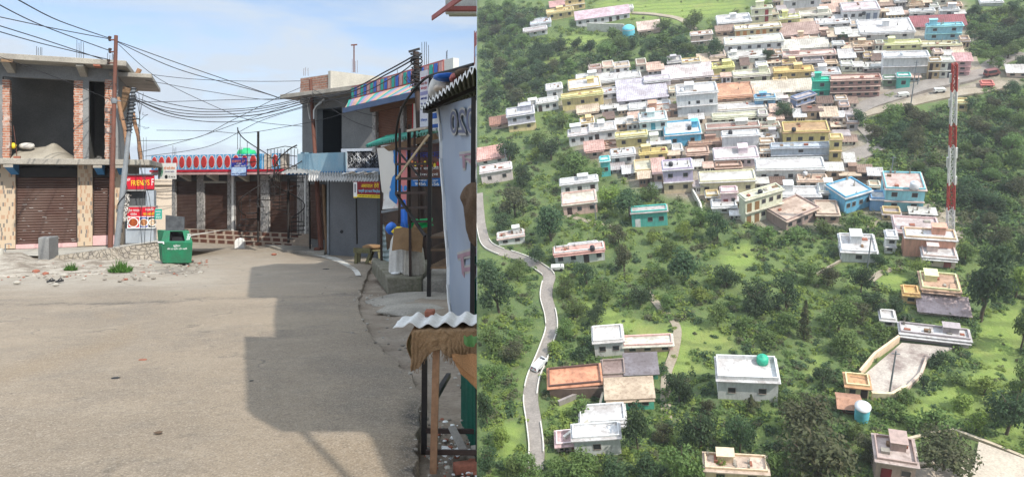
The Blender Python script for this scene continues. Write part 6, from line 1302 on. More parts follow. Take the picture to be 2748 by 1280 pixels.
def roads():
    L = ribbon([(1436, 1262, 2.21), (1440, 1200, 2.21), (1432, 1130, 2.26), (1424, 1070, 2.30), (1432, 1015, 2.30), (1448, 975, 2.30), (1466, 930, 2.30), (1480, 885, 2.30), (1478, 845, 2.35), (1466, 800, 2.40), (1468, 768, 2.40), (1474, 742, 2.40), (1455, 724, 2.40), (1425, 706, 2.40), (1385, 690, 2.30), (1335, 674, 2.30), (1306, 655, 2.30), (1293, 615, 2.21), (1288, 570, 2.11), (1286, 520, 1.92)], 'valley_road', M_vroad)
    for side, a, b, lb in ((-1, .01, .17, 'white parapet wall on the outer side of the road at the bottom of the valley'), (-1, .19, .38, 'white parapet wall on the outer side of the road bend near the white van'), (-1, .39, .55, 'white parapet wall along the outer side of the long road curve'), (1, .04, .10, 'short white parapet wall on the house side at the lowest stretch of road'), (1, .17, .29, 'white parapet wall on the uphill side beside the brown roofed house'), (1, .32, .44, 'white parapet wall on the uphill side of the long road curve'), (-1, .60, .66, 'short white parapet piece at the inner corner of the road bend'), (1, .58, .76, 'white parapet wall on the uphill side above the sharp bend'), (-1, .78, .92, 'white parapet wall of the highest road stretch near the cut edge'), (1, .78, .86, 'short white parapet wall across the highest road stretch')):
        kerbs(L, side, a, b, 'road_parapet', lb)
    ribbon([(2260, 430, 4.84), (2300, 415, 4.84), (2340, 400, 4.43), (2352, 380, 4.03), (2320, 340, 4.03), (2290, 310, 4.03), (2330, 282, 4.43), (2420, 252, 4.84), (2500, 228, 5.24), (2580, 212, 5.24), (2640, 190, 4.84), (2680, 165, 4.43), (2748, 145, 4.03)], 'hill_road', M_vroad)
    ribbon([(2290, 320, 3.63), (2330, 302, 3.63), (2420, 283, 3.22), (2500, 265, 3.22), (2590, 250, 3.22), (2640, 243, 3.22), (2700, 225, 4.03)], 'lower_lane', M_path)
    ribbon([(2380, 0, 3.22), (2400, 40, 3.22), (2430, 70, 3.22), (2460, 100, 3.38), (2480, 125, 3.63)], 'upper_lane', M_path)
    ribbon([(2620, 200, 4.03), (2600, 165, 4.03), (2595, 130, 4.03), (2612, 105, 3.22), (2625, 92, 3.22)], 'ridge_lane', M_path)
    ribbon([(1697, 36, 2.09), (1770, 42, 2.09), (1830, 55, 2.42), (1862, 80, 2.42), (1868, 95, 2.42)], 'terrace_path', M_path)
    ribbon([(1790, 1130, 1.46), (1786, 1060, 1.46), (1790, 1000, 1.46), (1808, 950, 1.46), (1818, 890, 1.37), (1806, 860, 1.29), (1780, 835, 1.29), (1750, 800, 1.29), (1735, 780, 1.21)], 'foot_path', M_path)
    ribbon([(1524, 580, 1.13), (1580, 595, 1.13), (1640, 610, 1.13)], 'foot_path', M_path)
    ribbon([(2330, 760, 1.13), (2370, 730, 1.13), (2420, 720, 1.13)], 'foot_path', M_path)
    ribbon([(2345, 635, 1.61), (2340, 600, 1.61), (2360, 585, 1.61)], 'foot_path', M_path)
    ribbon([(2478, 555, 4.84), (2520, 575, 4.84), (2555, 600, 4.03), (2570, 640, 3.22)], 'tower_yard', M_path)
roads()
# ------------------------------------------------------------------ houses
def wallm(c):
    n = 'wall %d %d %d' % tuple(c)
    if n in MATS: return MATS[n]
    k = NB(n); l = lin(c); g_ = sum(l) / 3; l = tuple(min(.72, g_ + (x - g_) * .82) for x in l); st = k.noise(1.1, 5, .65, stretch=(1.6, 1.6, .35))
    cc = k.mix(k.ramp(st, .44, .70, 0, .62), l, tuple(x * .48 + .02 for x in l)); cc = k.mix(k.ramp(k.noise(5, 4, .6), .45, .7, 0, .25), cc, tuple(x * .7 for x in l)); k.col(cc); k.rough(.88); MATS[n] = k.m; return k.m
def roofm(c):
    n = 'roof %d %d %d' % tuple(c)
    if n in MATS: return MATS[n]
    k = NB(n); l = lin(c); l = tuple(min(.60, x) for x in l); a = k.noise(.35, 6, .7); b = k.noise(1.8, 5, .65)
    cc = k.mix(k.ramp(a, .40, .60, 0, .85), l, (l[0] * .55 + .02, l[1] * .5 + .02, l[2] * .48 + .02)); cc = k.mix(k.ramp(b, .50, .66, 0, .65), cc, (l[0] * .42, l[1] * .37, l[2] * .34)); k.col(cc); k.rough(.9); MATS[n] = k.m; return k.m
M_pane = mat('dark window', (.030, .032, .036), (.05, .05, .055), 1, .35, 0)
M_frame = mat('window frame paint', (.35, .30, .25), (.25, .2, .17), 2, .7, 0)
M_door = {}
BOXES = []; HOUSES = {}
def bis(f, lo, hi, target, inc=True):
    for _ in range(30):
        m = (lo + hi) / 2
        if (f(m) < target) == inc: lo = m
        else: hi = m
    return (lo + hi) / 2
def house(key, x0, x1, yb, wall, roof, wc, rc, label, name='house', cat='house', yaw=None, fl=1, win=None, doors=0, par=.35, tin=False, lower=None, side=0, band=None, dc=(70, 50, 45), group=None, gap=False):
    """one building: picture span of its front foot, wall and roof heights in the picture, colours, storeys, windows per storey"""
    cx = (x0 + x1) / 2; c = hitL(cx, yb)
    if yaw is None: yaw = -math.degrees(math.atan((cx - CX) / F)) * .72 + 18
    y_ = math.radians(yaw); X = V((math.cos(y_), math.sin(y_), 0)); Y = V((-math.sin(y_), math.cos(y_), 0))
    W = bis(lambda w: projL(c + X * w / 2)[0] - projL(c - X * w / 2)[0], .5, 120, x1 - x0)
    H = bis(lambda h: yb - projL(c + V((0, 0, h)))[1], .2, 60, wall)
    T = c + V((0, 0, H)); ty = projL(T)[1]
    D = bis(lambda d: ty - projL(T + Y * d)[1], .3, 60, roof) if roof > 0 else 3
    D = max(2.2, min(D, 28)); x0m = x1m = 0
    BOXES.append((x0 - 2, x1 + 2, yb - wall - roof - 2, yb + 1)); HOUSES[key] = (cx, yb - (wall + roof) / 2, label)
    root = bpy.data.objects.new(name, None); sc.collection.objects.link(root); root.matrix_world = MT @ Matrix.Translation(c) @ Matrix.Rotation(y_, 4, 'Z'); root.empty_display_size = .5
    root['label'] = label; root['category'] = cat
    if group: root['group'] = group
    root.rotation_mode = 'XYZ'
    wm = wallm(wc); rm = roofm(rc); b = W / 2
    mb = MB(); mb.box(-b, b, 0, D, -1.5, H); mb.m = 1
    mats = [wm, wallm(lower) if lower else wm]
    mb.build('wall', mats, root)
    if lower:
        mb = MB(); mb.box(-b - .02, b + .02, -.03, D, -1.5, H / 2); mb.build('lower_wall', wallm(lower), root)
    if tin:
        mb = MB(); n = max(8, int(W / .5)); rise = min(1.2, D * .18)
        mb.shell(n * 2, 1, lambda u, v: V((-b - .4 + (W + .8) * u, -.5 + (D + .9) * v, H + .06 + rise * v + .06 * (int(round(u * n * 2)) % 2))), (0, 0, .05), smooth=False); mb.build('roof', rm, root, fix=False)
    elif gap:
        mb = MB(); g = D / 2; h = min(1.8, D * .28)
        mb.prism([(-b - .3, -.4, H), (-b - .3, g, H + h), (-b - .3, D + .4, H)], (W + .6, 0, 0)); mb.build('roof', rm, root)
    else:
        mb = MB(); o = .28; mb.box(-b - o, b + o, -o - .15, D + o, H + .002, H + .16); r = mb.build('roof', rm, root)
        if par:
            mb = MB(); t = .16; z0 = H + .162; z1 = H + .16 + par
            mb.box(-b, b, -.02, -.02 + t, z0, z1); mb.box(-b, b, D - t, D, z0, z1); mb.box(-b, -b + t, t - .019, D - t - .001, z0, z1); mb.box(b - t, b, t - .019, D - t - .001, z0, z1); mb.build('parapet', wm if not band else wallm(band), root)
    fh = H / fl
    if win is None: win = max(0, min(6, int(W / 2.6)))
    rs = random.Random(key)
    if not tin and not gap and W > 3.5 and roof > 3 and key not in ('d5', 'd6', 'd7', 'd8', 'd9', 'd10', 'd12', 'c24', 'b31', 'a31'):
        if rs.random() < .42:
            w = rs.uniform(1.4, min(3, W * .4)); x = rs.uniform(-b + .2, b - w - .2); y0 = D * .45; y1 = min(D - .2, y0 + rs.uniform(1.2, 2.4)); h = rs.uniform(1.0, 1.9); z = H + .163
            mb = MB(); mb.box(x, x + w, y0, y1, z, z + h); mb.box(x - .15, x + w + .15, y0 - .2, y1 + .15, z + h + .002, z + h + .12); mb.build('stair_room', [wm], root)
        if rs.random() < .5:
            for q in range(rs.randint(2, 4)):
                mb = MB(); x = rs.uniform(-b + .2, b - .2); y = rs.choice((.25, D - .25, D * .5)); mb.box(x - .13, x + .13, y - .13, y + .13, H + .164, H + .16 + rs.uniform(.3, .8))
                for dx, dy in ((-.08, -.08), (.08, -.08), (.08, .08)): mb.tube([(x + dx, y + dy, H + .3), (x + dx + rs.uniform(-.05, .05), y + dy, H + rs.uniform(.9, 1.7))], .03, 4)
                mb.build('column_stub', M_conc, root)
        if rs.random() < .5:
            n = rs.randint(2, 4)
            for q in range(n):
                x, y = rs.uniform(-b + .4, b - .9), rs.uniform(.4, max(.5, D - 1)); mb = MB(); mb.box(x, x + rs.uniform(.3, 1.1), y, y + rs.uniform(.3, .9), H + .163, H + .16 + rs.uniform(.1, .5))
                mb.build('roof_clutter', [M_redclay, M_wood, M_conc][q % 3], root)  # loose clutter scattered over the roof
    if fl == 1 and W > 4 and rs.random() < .35: mb = MB(); mb.box(-b - .1, b + .1, -.75, -.16, H - .25, H - .15); mb.build('sunshade', rm, root)
    for f in range(fl):
        z = f * fh; n = win; slots = n + (doors if f == 0 or fl > 1 else 0); 
        if fl > 1 and f > 0: mb = MB(); mb.box(-b - .1, b + .1, -.55, -.001, z - .08, z + .04); mb.build('ledge', rm, root)
        if not slots: continue
        sl_ = [-b + W * (i + .5) / slots for i in range(slots)]; di = set(rs.sample(range(slots), min(doors, slots))) if slots > n else set()
        for i, x in enumerate(sl_):
            x += rs.uniform(-.15, .15)
            if i in di:
                w, h = min(1.1, W / slots * .6), min(2.1, fh * .8); mb = MB(); mb.box(x - w / 2, x + w / 2, -.05, .001, z + .02, z + h); q = tuple(dc); M_ = wallm(q); mb.build('door', M_, root)
            else:
                w, h = min(.95, W / slots * .48), min(.95, fh * .36); zz = z + fh * .38
                mb = MB(); mb.box(x - w / 2, x + w / 2, -.03, .002, zz, zz + h); mb.m = 1
                t = .05
                mb.box(x - w / 2 - t, x + w / 2 + t, -.06, .001, zz + h, zz + h + t); mb.box(x - w / 2 - t, x + w / 2 + t, -.09, .001, zz - t, zz); mb.box(x - w / 2 - t, x - w / 2, -.06, .001, zz, zz + h); mb.box(x + w / 2, x + w / 2 + t, -.06, .001, zz, zz + h)
                mb.build('window', [M_pane, M_frame], root)
    for i in range(side):
        yy = D * (i + .5) / side; zz = H * .4; mb = MB()
        for f in range(fl): z = f * fh + fh * .35; mb.box(-b - .04, -b + .001, yy - .5, yy + .5, z, z + min(1.2, fh * .42))
        mb.build('side_window', M_pane, root)
    root['dims'] = 0; del root['dims']
    return root, (X, Y, W, D, H, c)
WH, CRM, OCH, LIL, PNK, CYA, TEA, GRY, TAN, BRN = (246, 244, 238), (240, 228, 200), (232, 196, 130), (206, 192, 214), (238, 200, 192), (110, 205, 225), (90, 200, 180), (180, 175, 178), (214, 184, 150), (150, 118, 98)
RW, RC, RT, RG, RB, RP = (244, 240, 234), (232, 220, 198), (206, 186, 164), (176, 168, 168), (152, 130, 116), (226, 204, 202)
H = house
def village():
    pass
    # top of the picture, upper row on the terraces
    H('a1', 1519, 1571, 28, 30, 0, OCH, RC, 'ochre two storey house at the top edge over the green terraces', fl=2, win=2)
    H('a2', 1478, 1522, 27, 9, 9, PNK, (190, 150, 146), 'small shed with dull red roof tucked against the topmost ochre house', tin=True, win=1)
    H('a3', 1470, 1541, 51, 18, 8, OCH, (226, 196, 150), 'low ochre house below the dull red roofed shed', win=3, side=1)
    H('a4', 1547, 1690, 63, 17, 14, (228, 216, 226), (200, 178, 186), 'long pale lilac row house with dark doorways above the white terrace wall', win=5, doors=2, tin=True)
    H('a5', 1655, 1700, 36, 10, 8, CRM, RW, 'small cream rooftop house standing behind the lilac row house', win=1)
    H('a6', 1426, 1480, 77, 13, 12, (206, 226, 240), (196, 196, 208), 'pale blue house with grey roof beneath the low ochre house', win=2)
    H('a7', 1407, 1470, 98, 15, 8, WH, RG, 'small white house half hidden in trees under the pale blue house', win=3)
    H('a8', 1714, 1772, 92, 12, 14, (226, 190, 176), (216, 184, 172), 'pinkish shack with several roof steps next to the round blue tank', win=1, tin=True)
    H('a9', 1855, 1912, 125, 30, 8, (236, 196, 176), RW, 'pinkish two storey house at the bend of the terrace path beside a round dark tree', fl=2, win=1)
    H('a10', 2017, 2071, 60, 36, 5, (246, 226, 180), RW, 'tall narrow cream house with a red vertical door strip', fl=2, win=1, doors=1, dc=(170, 50, 50))
    H('a11', 1926, 2016, 78, 16, 20, WH, (238, 228, 210), 'broad white flat roofed house left of the red door strip house', win=2)
    H('a12', 1972, 2096, 95, 17, 11, (240, 206, 150), (236, 222, 200), 'row house with orange doors and dark posts under the red door strip house', win=3, doors=4, dc=(215, 140, 60))
    H('a13', 2091, 2146, 69, 18, 9, (246, 222, 130), RC, 'bright yellow house with one dark window', win=1)
    H('a14', 2104, 2203, 22, 22, 0, (246, 224, 224), RW, 'pale pink block cut by the top edge of the frame', win=2)
    H('a15', 2146, 2230, 55, 13, 10, CRM, (226, 196, 186), 'long cream house with pinkish roof below the pale pink block', win=3)
    H('a16', 2190, 2282, 74, 9, 20, (236, 226, 220), RW, 'house with a broad bright white roof beside the twin storeyed pink roofed house', win=3)
    H('a17', 2096, 2200, 101, 7, 22, (190, 160, 140), (172, 148, 138), 'low shed with rust brown tin roof in front of the yellow house', tin=True, win=2)
    H('a18', 1945, 2102, 137, 20, 18, (218, 232, 226), (240, 226, 190), 'long house with pale teal front and cream roof above the dark courtyard tree', win=6)
    H('a19', 2100, 2222, 138, 8, 16, (226, 206, 186), (214, 202, 192), 'long low house of pale grey roofs behind the dark shop fronts', win=4, tin=True)
    H('a20', 2100, 2242, 166, 15, 11, (222, 180, 170), (226, 196, 186), 'long pink row with dark shop openings', win=8, doors=2)
    H('a21', 1956, 2055, 169, 12, 18, (238, 230, 210), (226, 212, 200), 'house with stepped cream roof beside the dark courtyard tree', win=2)
    H('a22', 2259, 2358, 55, 26, 20, (226, 226, 236), (216, 190, 192), 'two storey house with pinkish roof and grey blue doors near the upper lane', fl=1, win=3, doors=2, dc=(120, 130, 150))
    H('a23', 2440, 2506, 50, 17, 6, WH, RC, 'white house with two dark windows beyond the upper lane', win=2)
    H('a24', 2520, 2572, 45, 15, 6, WH, RC, 'white house with a single dark window next to the two windowed one', win=1)
    H('a25', 2512, 2575, 11, 12, 0, CRM, RC, 'cream house cut by the top edge above the two white houses', win=2)
    H('a26', 2446, 2590, 80, 9, 18, (216, 176, 160), (150, 92, 96), 'long building with maroon roof over the cyan house', tin=True, win=4)
    H('a27', 2482, 2578, 108, 36, 6, (142, 206, 236), (150, 205, 225), 'sky blue two storey block under the maroon roof', fl=2, win=2)
    H('a28', 2305, 2452, 107, 18, 34, (226, 238, 222), (226, 240, 226), 'large hall with pale mint roof beside the upper lane', win=3)
    H('a29', 2369, 2470, 134, 13, 10, (246, 226, 150), (246, 232, 170), 'long lemon yellow row under the mint roofed hall', win=3)
    H('a30', 2470, 2578, 137, 13, 10, (240, 212, 160), (240, 222, 180), 'straw coloured row with pink doorways under the sky blue block', win=3, doors=2, dc=(190, 110, 110))
    H('a31', 2366, 2487, 200, 44, 14, (246, 242, 246), (246, 238, 230), 'big plain white block overlooking the curve of the hill road', fl=2, win=0)
    H('a32', 2488, 2518, 214, 48, 8, (196, 166, 120), RC, 'narrow tan shop tower between the white block and the dark shutter shop', fl=2, win=1, doors=1)
    H('a33', 2519, 2553, 212, 46, 10, (240, 230, 206), RC, 'cream shop with a dark shutter near the mast top', fl=2, win=1, doors=1, dc=(70, 70, 80))
    H('a34', 2556, 2600, 205, 40, 14, (214, 168, 170), (190, 150, 150), 'stacked pink shops partly behind the top of the red and white mast', fl=3, win=1, tin=True)
    H('a35', 2630, 2690, 17, 8, 12, WH, RW, 'white roofed shed on the wooded ridge at the top', win=0)
    H('a36', 2702, 2760, 208, 12, 14, (220, 190, 170), (236, 216, 200), 'low shed with pinkish roofs at the end of the hill road', win=2, tin=True)
    H('a37', 2633, 2664, 238, 9, 6, (220, 130, 120), (200, 120, 110), 'tiny coral red hut beside the lower lane', win=1)
    H('a38', 2562, 2594, 300, 22, 6, OCH, (236, 216, 160), 'small ochre hut just behind the mast', win=1)
    # middle belt, far side
    H('b1', 1548, 1720, 226, 8, 24, (240, 232, 214), (246, 236, 222), 'long house with a broad cream roof at the edge of the dark wood', win=4)
    H('b2', 1730, 1800, 232, 15, 11, (226, 210, 226), (230, 206, 214), 'lilac house behind the great grey lilac hall roof', win=2)
    H('b3', 1780, 1912, 220, 12, 24, (206, 186, 170), (206, 196, 196), 'house with wide grey lilac roof at the foot of the wood', win=4, tin=True)
    H('b4', 1912, 1970, 198, 15, 12, (240, 216, 130), (236, 216, 140), 'small mustard yellow house at the foot of the dark wood', win=1)
    H('b5', 1968, 2066, 218, 15, 12, (240, 226, 186), (230, 200, 190), 'cream and yellow house with dark porch beside the long ochre house', win=2, doors=1)
    H('b6', 2077, 2182, 211, 17, 12, (240, 196, 120), (214, 180, 120), 'long ochre house with flat brownish roof in the upper bazaar', win=3)
    H('b7', 2178, 2254, 209, 9, 14, WH, RW, 'low house with blank white roof touching the long ochre house', win=1)
    H('b8', 2020, 2182, 256, 8, 22, (210, 190, 170), (206, 196, 180), 'very long low house with weathered grey cream roof above the bazaar street', win=6, tin=True)
    H('b9', 2226, 2358, 262, 46, 12, (176, 132, 122), (206, 180, 166), 'large brown market building full of dark openings', fl=3, win=6)
    H('b10', 2135, 2187, 292, 30, 5, (120, 140, 176), RG, 'dusky blue shop row next to the turquoise tower house', fl=2, win=3, yaw=35)
    H('b11', 2179, 2226, 264, 46, 6, (40, 190, 160), (60, 200, 170), 'turquoise tower house standing over the bazaar', fl=2, win=1)
    H('b12', 2405, 2440, 238, 30, 5, (70, 195, 180), (220, 220, 210), 'turquoise roadside kiosk below the big plain white block', win=1)
    H('b13', 2370, 2405, 232, 18, 8, (120, 150, 120), RW, 'dull green kiosk with white roof beside the turquoise roadside kiosk', win=1)
    H('b14', 1926, 2024, 272, 12, 34, (240, 180, 150), (236, 158, 128), 'house with big coral roof behind the white three windowed house', win=3)
    H('b15', 2026, 2080, 287, 22, 9, (110, 170, 210), (190, 220, 230), 'clear blue house under the coral roof', win=1)
    r, g = H('b16', 1819, 1926, 313, 60, 24, (248, 248, 240), RW, 'tall white house with a row of three small dark windows', fl=2, win=0, par=.5)
    X, Y, W, D, Hh, c = g
    for i, (u, z) in enumerate(((.30, .58), (.52, .58), (.84, .58), (.52, .18))):
        mb = MB(); x = -W / 2 + W * u; w = .5 if i in (0, 3) else .9; mb.box(x - w / 2, x + w / 2, -.05, .001, Hh * z, Hh * z + .85); mb.build('window', M_pane, r)
    H('b17', 1909, 2056, 303, 7, 18, (214, 200, 180), (244, 240, 226), 'long low house with clean white roof running from the tall white house', win=4)
    H('b18', 1912, 2034, 329, 14, 10, (232, 220, 196), (226, 206, 180), 'cream row with small doorways under the long clean white roof', win=4, doors=2)
    H('b19', 1660, 1792, 278, 12, 44, (206, 202, 212), (192, 188, 198), 'great hall with wide ribbed grey lilac tin roof', tin=True, win=3)
    H('b20', 1614, 1660, 266, 15, 12, (200, 200, 206), (206, 206, 210), 'small grey open fronted house between the ochre house and the great hall', win=2)
    H('b21', 1511, 1621, 289, 32, 4, (244, 204, 130), (236, 206, 150), 'lower storey block of the two stepped ochre house near the wood', win=3)
    H('b22', 1530, 1614, 262, 24, 24, (240, 196, 116), (248, 244, 236), 'upper ochre house with white roof stepped above another ochre block', win=1)
    H('b23', 1470, 1512, 266, 25, 14, (246, 246, 240), RW, 'small bright white house at the edge of the dark wood', win=1)
    H('b24', 1443, 1500, 298, 22, 11, (240, 232, 226), RC, 'white house with dark doorways below the small bright white house', win=2, doors=1)
    H('b25', 1393, 1450, 296, 7, 14, (230, 216, 206), RP, 'long pale lean-to roof stepping down to the grey and ochre house', win=1)
    H('b26', 1368, 1440, 352, 42, 20, (176, 176, 188), (240, 236, 236), 'grey house with white roof and ochre lower storey by the wood edge', fl=2, win=2, lower=(232, 200, 140))
    H('b27', 1319, 1366, 345, 12, 14, (220, 190, 170), (150, 112, 96), 'small brown roofed shed leaning against the grey and ochre house', tin=True, win=1)
    H('b28', 1740, 1800, 318, 18, 16, (214, 160, 130), (220, 200, 190), 'reddish house wedged beside the tall white house', win=2)
    H('b29', 1690, 1800, 305, 14, 14, (236, 232, 214), (244, 244, 240), 'pale house with a long white ridge in front of the great hall', win=3)
    # middle belt
    H('c1', 1529, 1600, 388, 25, 15, (226, 222, 222), (206, 196, 196), 'ruined pale grey house with roofless end above the scrub', win=3)
    H('c2', 1585, 1655, 378, 26, 20, (236, 230, 226), (220, 200, 196), 'off-white house with doorway behind the two windowed ochre house', win=1, doors=1)
    H('c3', 1655, 1739, 396, 30, 9, (238, 208, 130), (236, 220, 170), 'ochre house with two dark windows next to the cyan house', win=2)
    H('c4', 1720, 1792, 372, 46, 22, (196, 226, 236), (236, 236, 240), 'tall pale cyan house with a column of blue doors', fl=2, win=2, doors=1, dc=(40, 150, 170))
    H('c5', 1786, 1882, 392, 30, 34, (70, 180, 220), (226, 236, 236), 'wide bright blue house with white flat roof in the middle of town', win=2, side=2)
    H('c6', 1895, 2038, 378, 32, 14, (246, 240, 206), (160, 130, 120), 'long cream block with brown roof behind the dazzling white house', win=1)
    H('c7', 1939, 2035, 408, 42, 12, (252, 252, 248), RW, 'dazzling white windowless house in the town centre', win=1)
    H('c8', 1849, 1938, 396, 8, 24, (190, 150, 130), (176, 146, 126), 'low house with brown flat roof between the blue and the dazzling white house', win=2)
    H('c9', 2101, 2222, 390, 34, 26, (238, 206, 120), (176, 146, 110), 'large ochre house with cluttered brown roof terrace', win=4)
    H('c10', 2224, 2256, 433, 58, 6, (238, 206, 126), (206, 180, 140), 'narrow tall ochre wing at the corner of the town road', fl=2, win=1)
    H('c11', 2068, 2224, 432, 34, 10, (190, 200, 210), (176, 182, 190), 'long blue grey block below the large ochre house', win=1, fl=2)
    H('c12', 1918, 2035, 447, 20, 28, (226, 200, 206), (232, 212, 214), 'hall with pale lilac roof and slotted wall under the dazzling white house', win=7)
    H('c13', 2029, 2210, 490, 34, 28, (240, 230, 214), (244, 240, 234), 'long white house with broad terrace roof and porch', win=3, doors=2, dc=(150, 110, 100))
    H('c14', 1783, 1861, 518, 62, 24, (200, 184, 214), (226, 206, 206), 'two storey house lilac above and tan below', fl=2, win=2, lower=(226, 200, 160))
    H('c15', 1879, 2026, 522, 34, 26, (236, 216, 170), (232, 220, 200), 'wide cream house with square windows in front of the lilac roofed hall', win=4)
    H('c16', 1643, 1706, 442, 25, 15, (232, 222, 232), (226, 210, 206), 'small lilac white house among brick stacks under the ochre house', win=2)
    H('c17', 1574, 1622, 426, 22, 18, (206, 172, 160), (196, 160, 150), 'brownish pink shed below the ruined pale grey house', win=1, tin=True)
    H('c18', 1615, 1640, 474, 40, 6, (70, 205, 205), (180, 220, 214), 'slim turquoise house end seen beyond the scrub', win=1)
    H('c19', 1718, 1790, 430, 17, 12, (240, 204, 130), (226, 186, 120), 'flat ochre block under the tall pale cyan house', win=2)
    H('c20', 1706, 1752, 480, 20, 28, (226, 196, 140), (230, 212, 180), 'small tan house with cream flat roof before the flat ochre block', win=1)
    H('c21', 1756, 1786, 492, 26, 30, (226, 190, 170), (206, 170, 160), 'pinkish brown lean-to on the slope beside the small tan house', tin=True, win=1)
    H('c22', 1508, 1607, 520, 28, 14, (242, 238, 224), (214, 206, 206), 'white two part house standing in the scrub', win=2, doors=1)
    H('c23', 1514, 1604, 575, 28, 30, (226, 184, 170), (226, 200, 186), 'pinkish brown terraced house under the white two part house', win=2, doors=1)
    H('c24', 1697, 1792, 608, 38, 14, (70, 190, 176), (176, 168, 166), 'detached turquoise house with grey roof and white door at the edge of town', win=2, doors=1, dc=(240, 240, 235), side=2)
    H('c25', 1340, 1409, 656, 18, 10, (240, 224, 216), (196, 176, 168), 'whitish hut beside the upper stretch of valley road', win=2)
    H('c26', 1295, 1378, 490, 30, 16, (238, 204, 200), (246, 242, 230), 'pink house with white roof close to the cut edge', win=2)
    H('c27', 1284, 1362, 442, 18, 22, (236, 226, 222), (206, 160, 150), 'white house with long reddish roofs above the pink house', win=2, tin=True)
    H('c28', 1936, 1978, 556, 38, 12, (226, 190, 196), (206, 190, 186), 'narrow pink house against the yellow cream flats', fl=1, win=1, doors=1, dc=(130, 60, 60))
    H('c29', 1912, 1976, 572, 14, 20, (236, 240, 232), (236, 244, 236), 'low white hut before the narrow pink house', win=1)
    H('c30', 2000, 2098, 590, 66, 14, (244, 232, 190), (226, 206, 186), 'yellow cream two storey flats with tall dark verandas', fl=2, win=3, doors=2, dc=(150, 110, 60), yaw=31)
    H('c31', 2095, 2200, 552, 24, 24, (236, 226, 222), (232, 220, 206), 'low white hall joined behind the yellow cream flats', win=0)
    H('c32', 2110, 2196, 603, 26, 34, (176, 150, 140), (196, 176, 160), 'grey brown shed with slatted wall under the low white hall', win=4, yaw=39)
    H('c33', 2190, 2250, 598, 20, 36, (190, 160, 140), (206, 190, 172), 'tan shed with flat roof next to the grey brown slatted shed', win=2)
    H('c34', 2140, 2218, 508, 20, 16, (236, 200, 180), (226, 180, 160), 'peach house with white terrace behind the low white hall', win=3)
    H('c35', 2197, 2260, 546, 28, 22, (244, 230, 206), (246, 240, 226), 'cream house with an orange door near the big blue house', win=1, doors=1, dc=(200, 130, 70))
    H('c36', 2265, 2334, 565, 42, 34, (90, 180, 220), (240, 236, 226), 'blue wing with dark window row attached to the big blue house', win=4, yaw=31)
    H('c37', 2334, 2372, 566, 30, 20, (120, 176, 226), (240, 240, 236), 'slightly darker low blue block in the middle of the blue house group', win=0)
    r, g = H('c38', 2370, 2474, 568, 58, 44, (130, 212, 236), (214, 180, 172), 'big sky blue two storey house with pinkish rubble roof', fl=2, win=2, side=1)
    H('c39', 2422, 2556, 690, 48, 24, (240, 160, 130), (246, 238, 226), 'large coral pink house with cream roof edge under the mast', fl=1, win=0, band=(236, 190, 150))
    H('c40', 2400, 2520, 640, 14, 40, (226, 190, 186), (222, 192, 190), 'wide dusty pink terrace house behind the coral pink house', win=1)
    H('c41', 2473, 2562, 716, 24, 28, (230, 196, 186), (226, 214, 206), 'pale concrete annex standing before the coral pink house', win=1, doors=1, dc=(170, 80, 80))
    H('c42', 2256, 2350, 704, 26, 46, (232, 228, 226), (246, 246, 244), 'long shed with bright white roof beside the small dark tree', win=1, side=3)
    H('c43', 2374, 2402, 680, 40, 8, (236, 232, 232), RW, 'slim white house end behind the small dark tree', win=1, fl=2)
    H('c44', 2470, 2570, 808, 28, 44, (244, 222, 160), (196, 164, 140), 'ochre house with brown roof terrace before the great dark tree', win=2, side=2)
    H('c45', 2466, 2598, 848, 8, 36, (196, 176, 160), (176, 160, 160), 'lean-to with grey brown sheet roof under the ochre house', tin=True, win=2)
    H('c46', 2422, 2462, 815, 22, 16, (232, 180, 110), (216, 170, 110), 'small orange ochre outhouse beside the brown roof terrace', win=1)
    H('c47', 2362, 2400, 876, 16, 14, (226, 216, 210), (240, 226, 216), 'tiny whitish hut among bushes below the meadow', win=1)
    H('c48', 2412, 2598, 922, 18, 26, (176, 164, 166), (232, 218, 212), 'long grey school-like building with pale roof above the paved court', win=1)
    H('c49', 2268, 2330, 1066, 28, 12, (240, 206, 150), (206, 160, 120), 'small ochre gatehouse at the corner of the paved court', win=1, doors=1)
    H('c50', 2250, 2306, 1110, 16, 22, (120, 76, 62), (184, 142, 118), 'brown hut with rusty pitched roof next to the blue drum tank', gap=True, win=1)
    H('c51', 2345, 2450, 1292, 50, 66, (176, 150, 140), (190, 176, 170), 'house with worn grey brown roof and red door at the bottom of the frame', win=1, doors=1, dc=(130, 20, 25))
    H('c52', 1893, 2058, 1300, 36, 34, (226, 196, 160), (206, 186, 170), 'flat roofed tan house half cut by the bottom edge between trees', win=2)
    # valley floor
    H('d1', 1492, 1624, 706, 30, 14, (236, 226, 216), (206, 160, 150), 'long white compound house with cream window above the parked van', win=3, doors=1)
    H('d2', 1530, 1606, 690, 20, 10, (246, 242, 246), RP, 'white walled block behind the long white compound house', win=1)
    H('d3', 1598, 1676, 955, 38, 40, (226, 216, 212), (222, 202, 200), 'pinkish grey farm house with white streaked end wall', win=2, side=1)
    H('d4', 1676, 1806, 946, 18, 24, (226, 180, 170), (232, 206, 190), 'long pink house with clothes line porch behind the dark slab roof', win=3)
    H('d5', 1478, 1617, 1062, 28, 48, (110, 80, 70), (206, 146, 116), 'long house with large terracotta coloured roof beside the road', win=4, side=3)
    H('d6', 1620, 1680, 1022, 14, 40, (150, 130, 120), (150, 132, 126), 'narrow grey roofed house filling the gap next to the terracotta roof', win=1)
    H('d7', 1680, 1766, 1018, 16, 52, (60, 150, 120), (128, 122, 126), 'house with dark grey slab roof and green front edge', win=2, par=0)
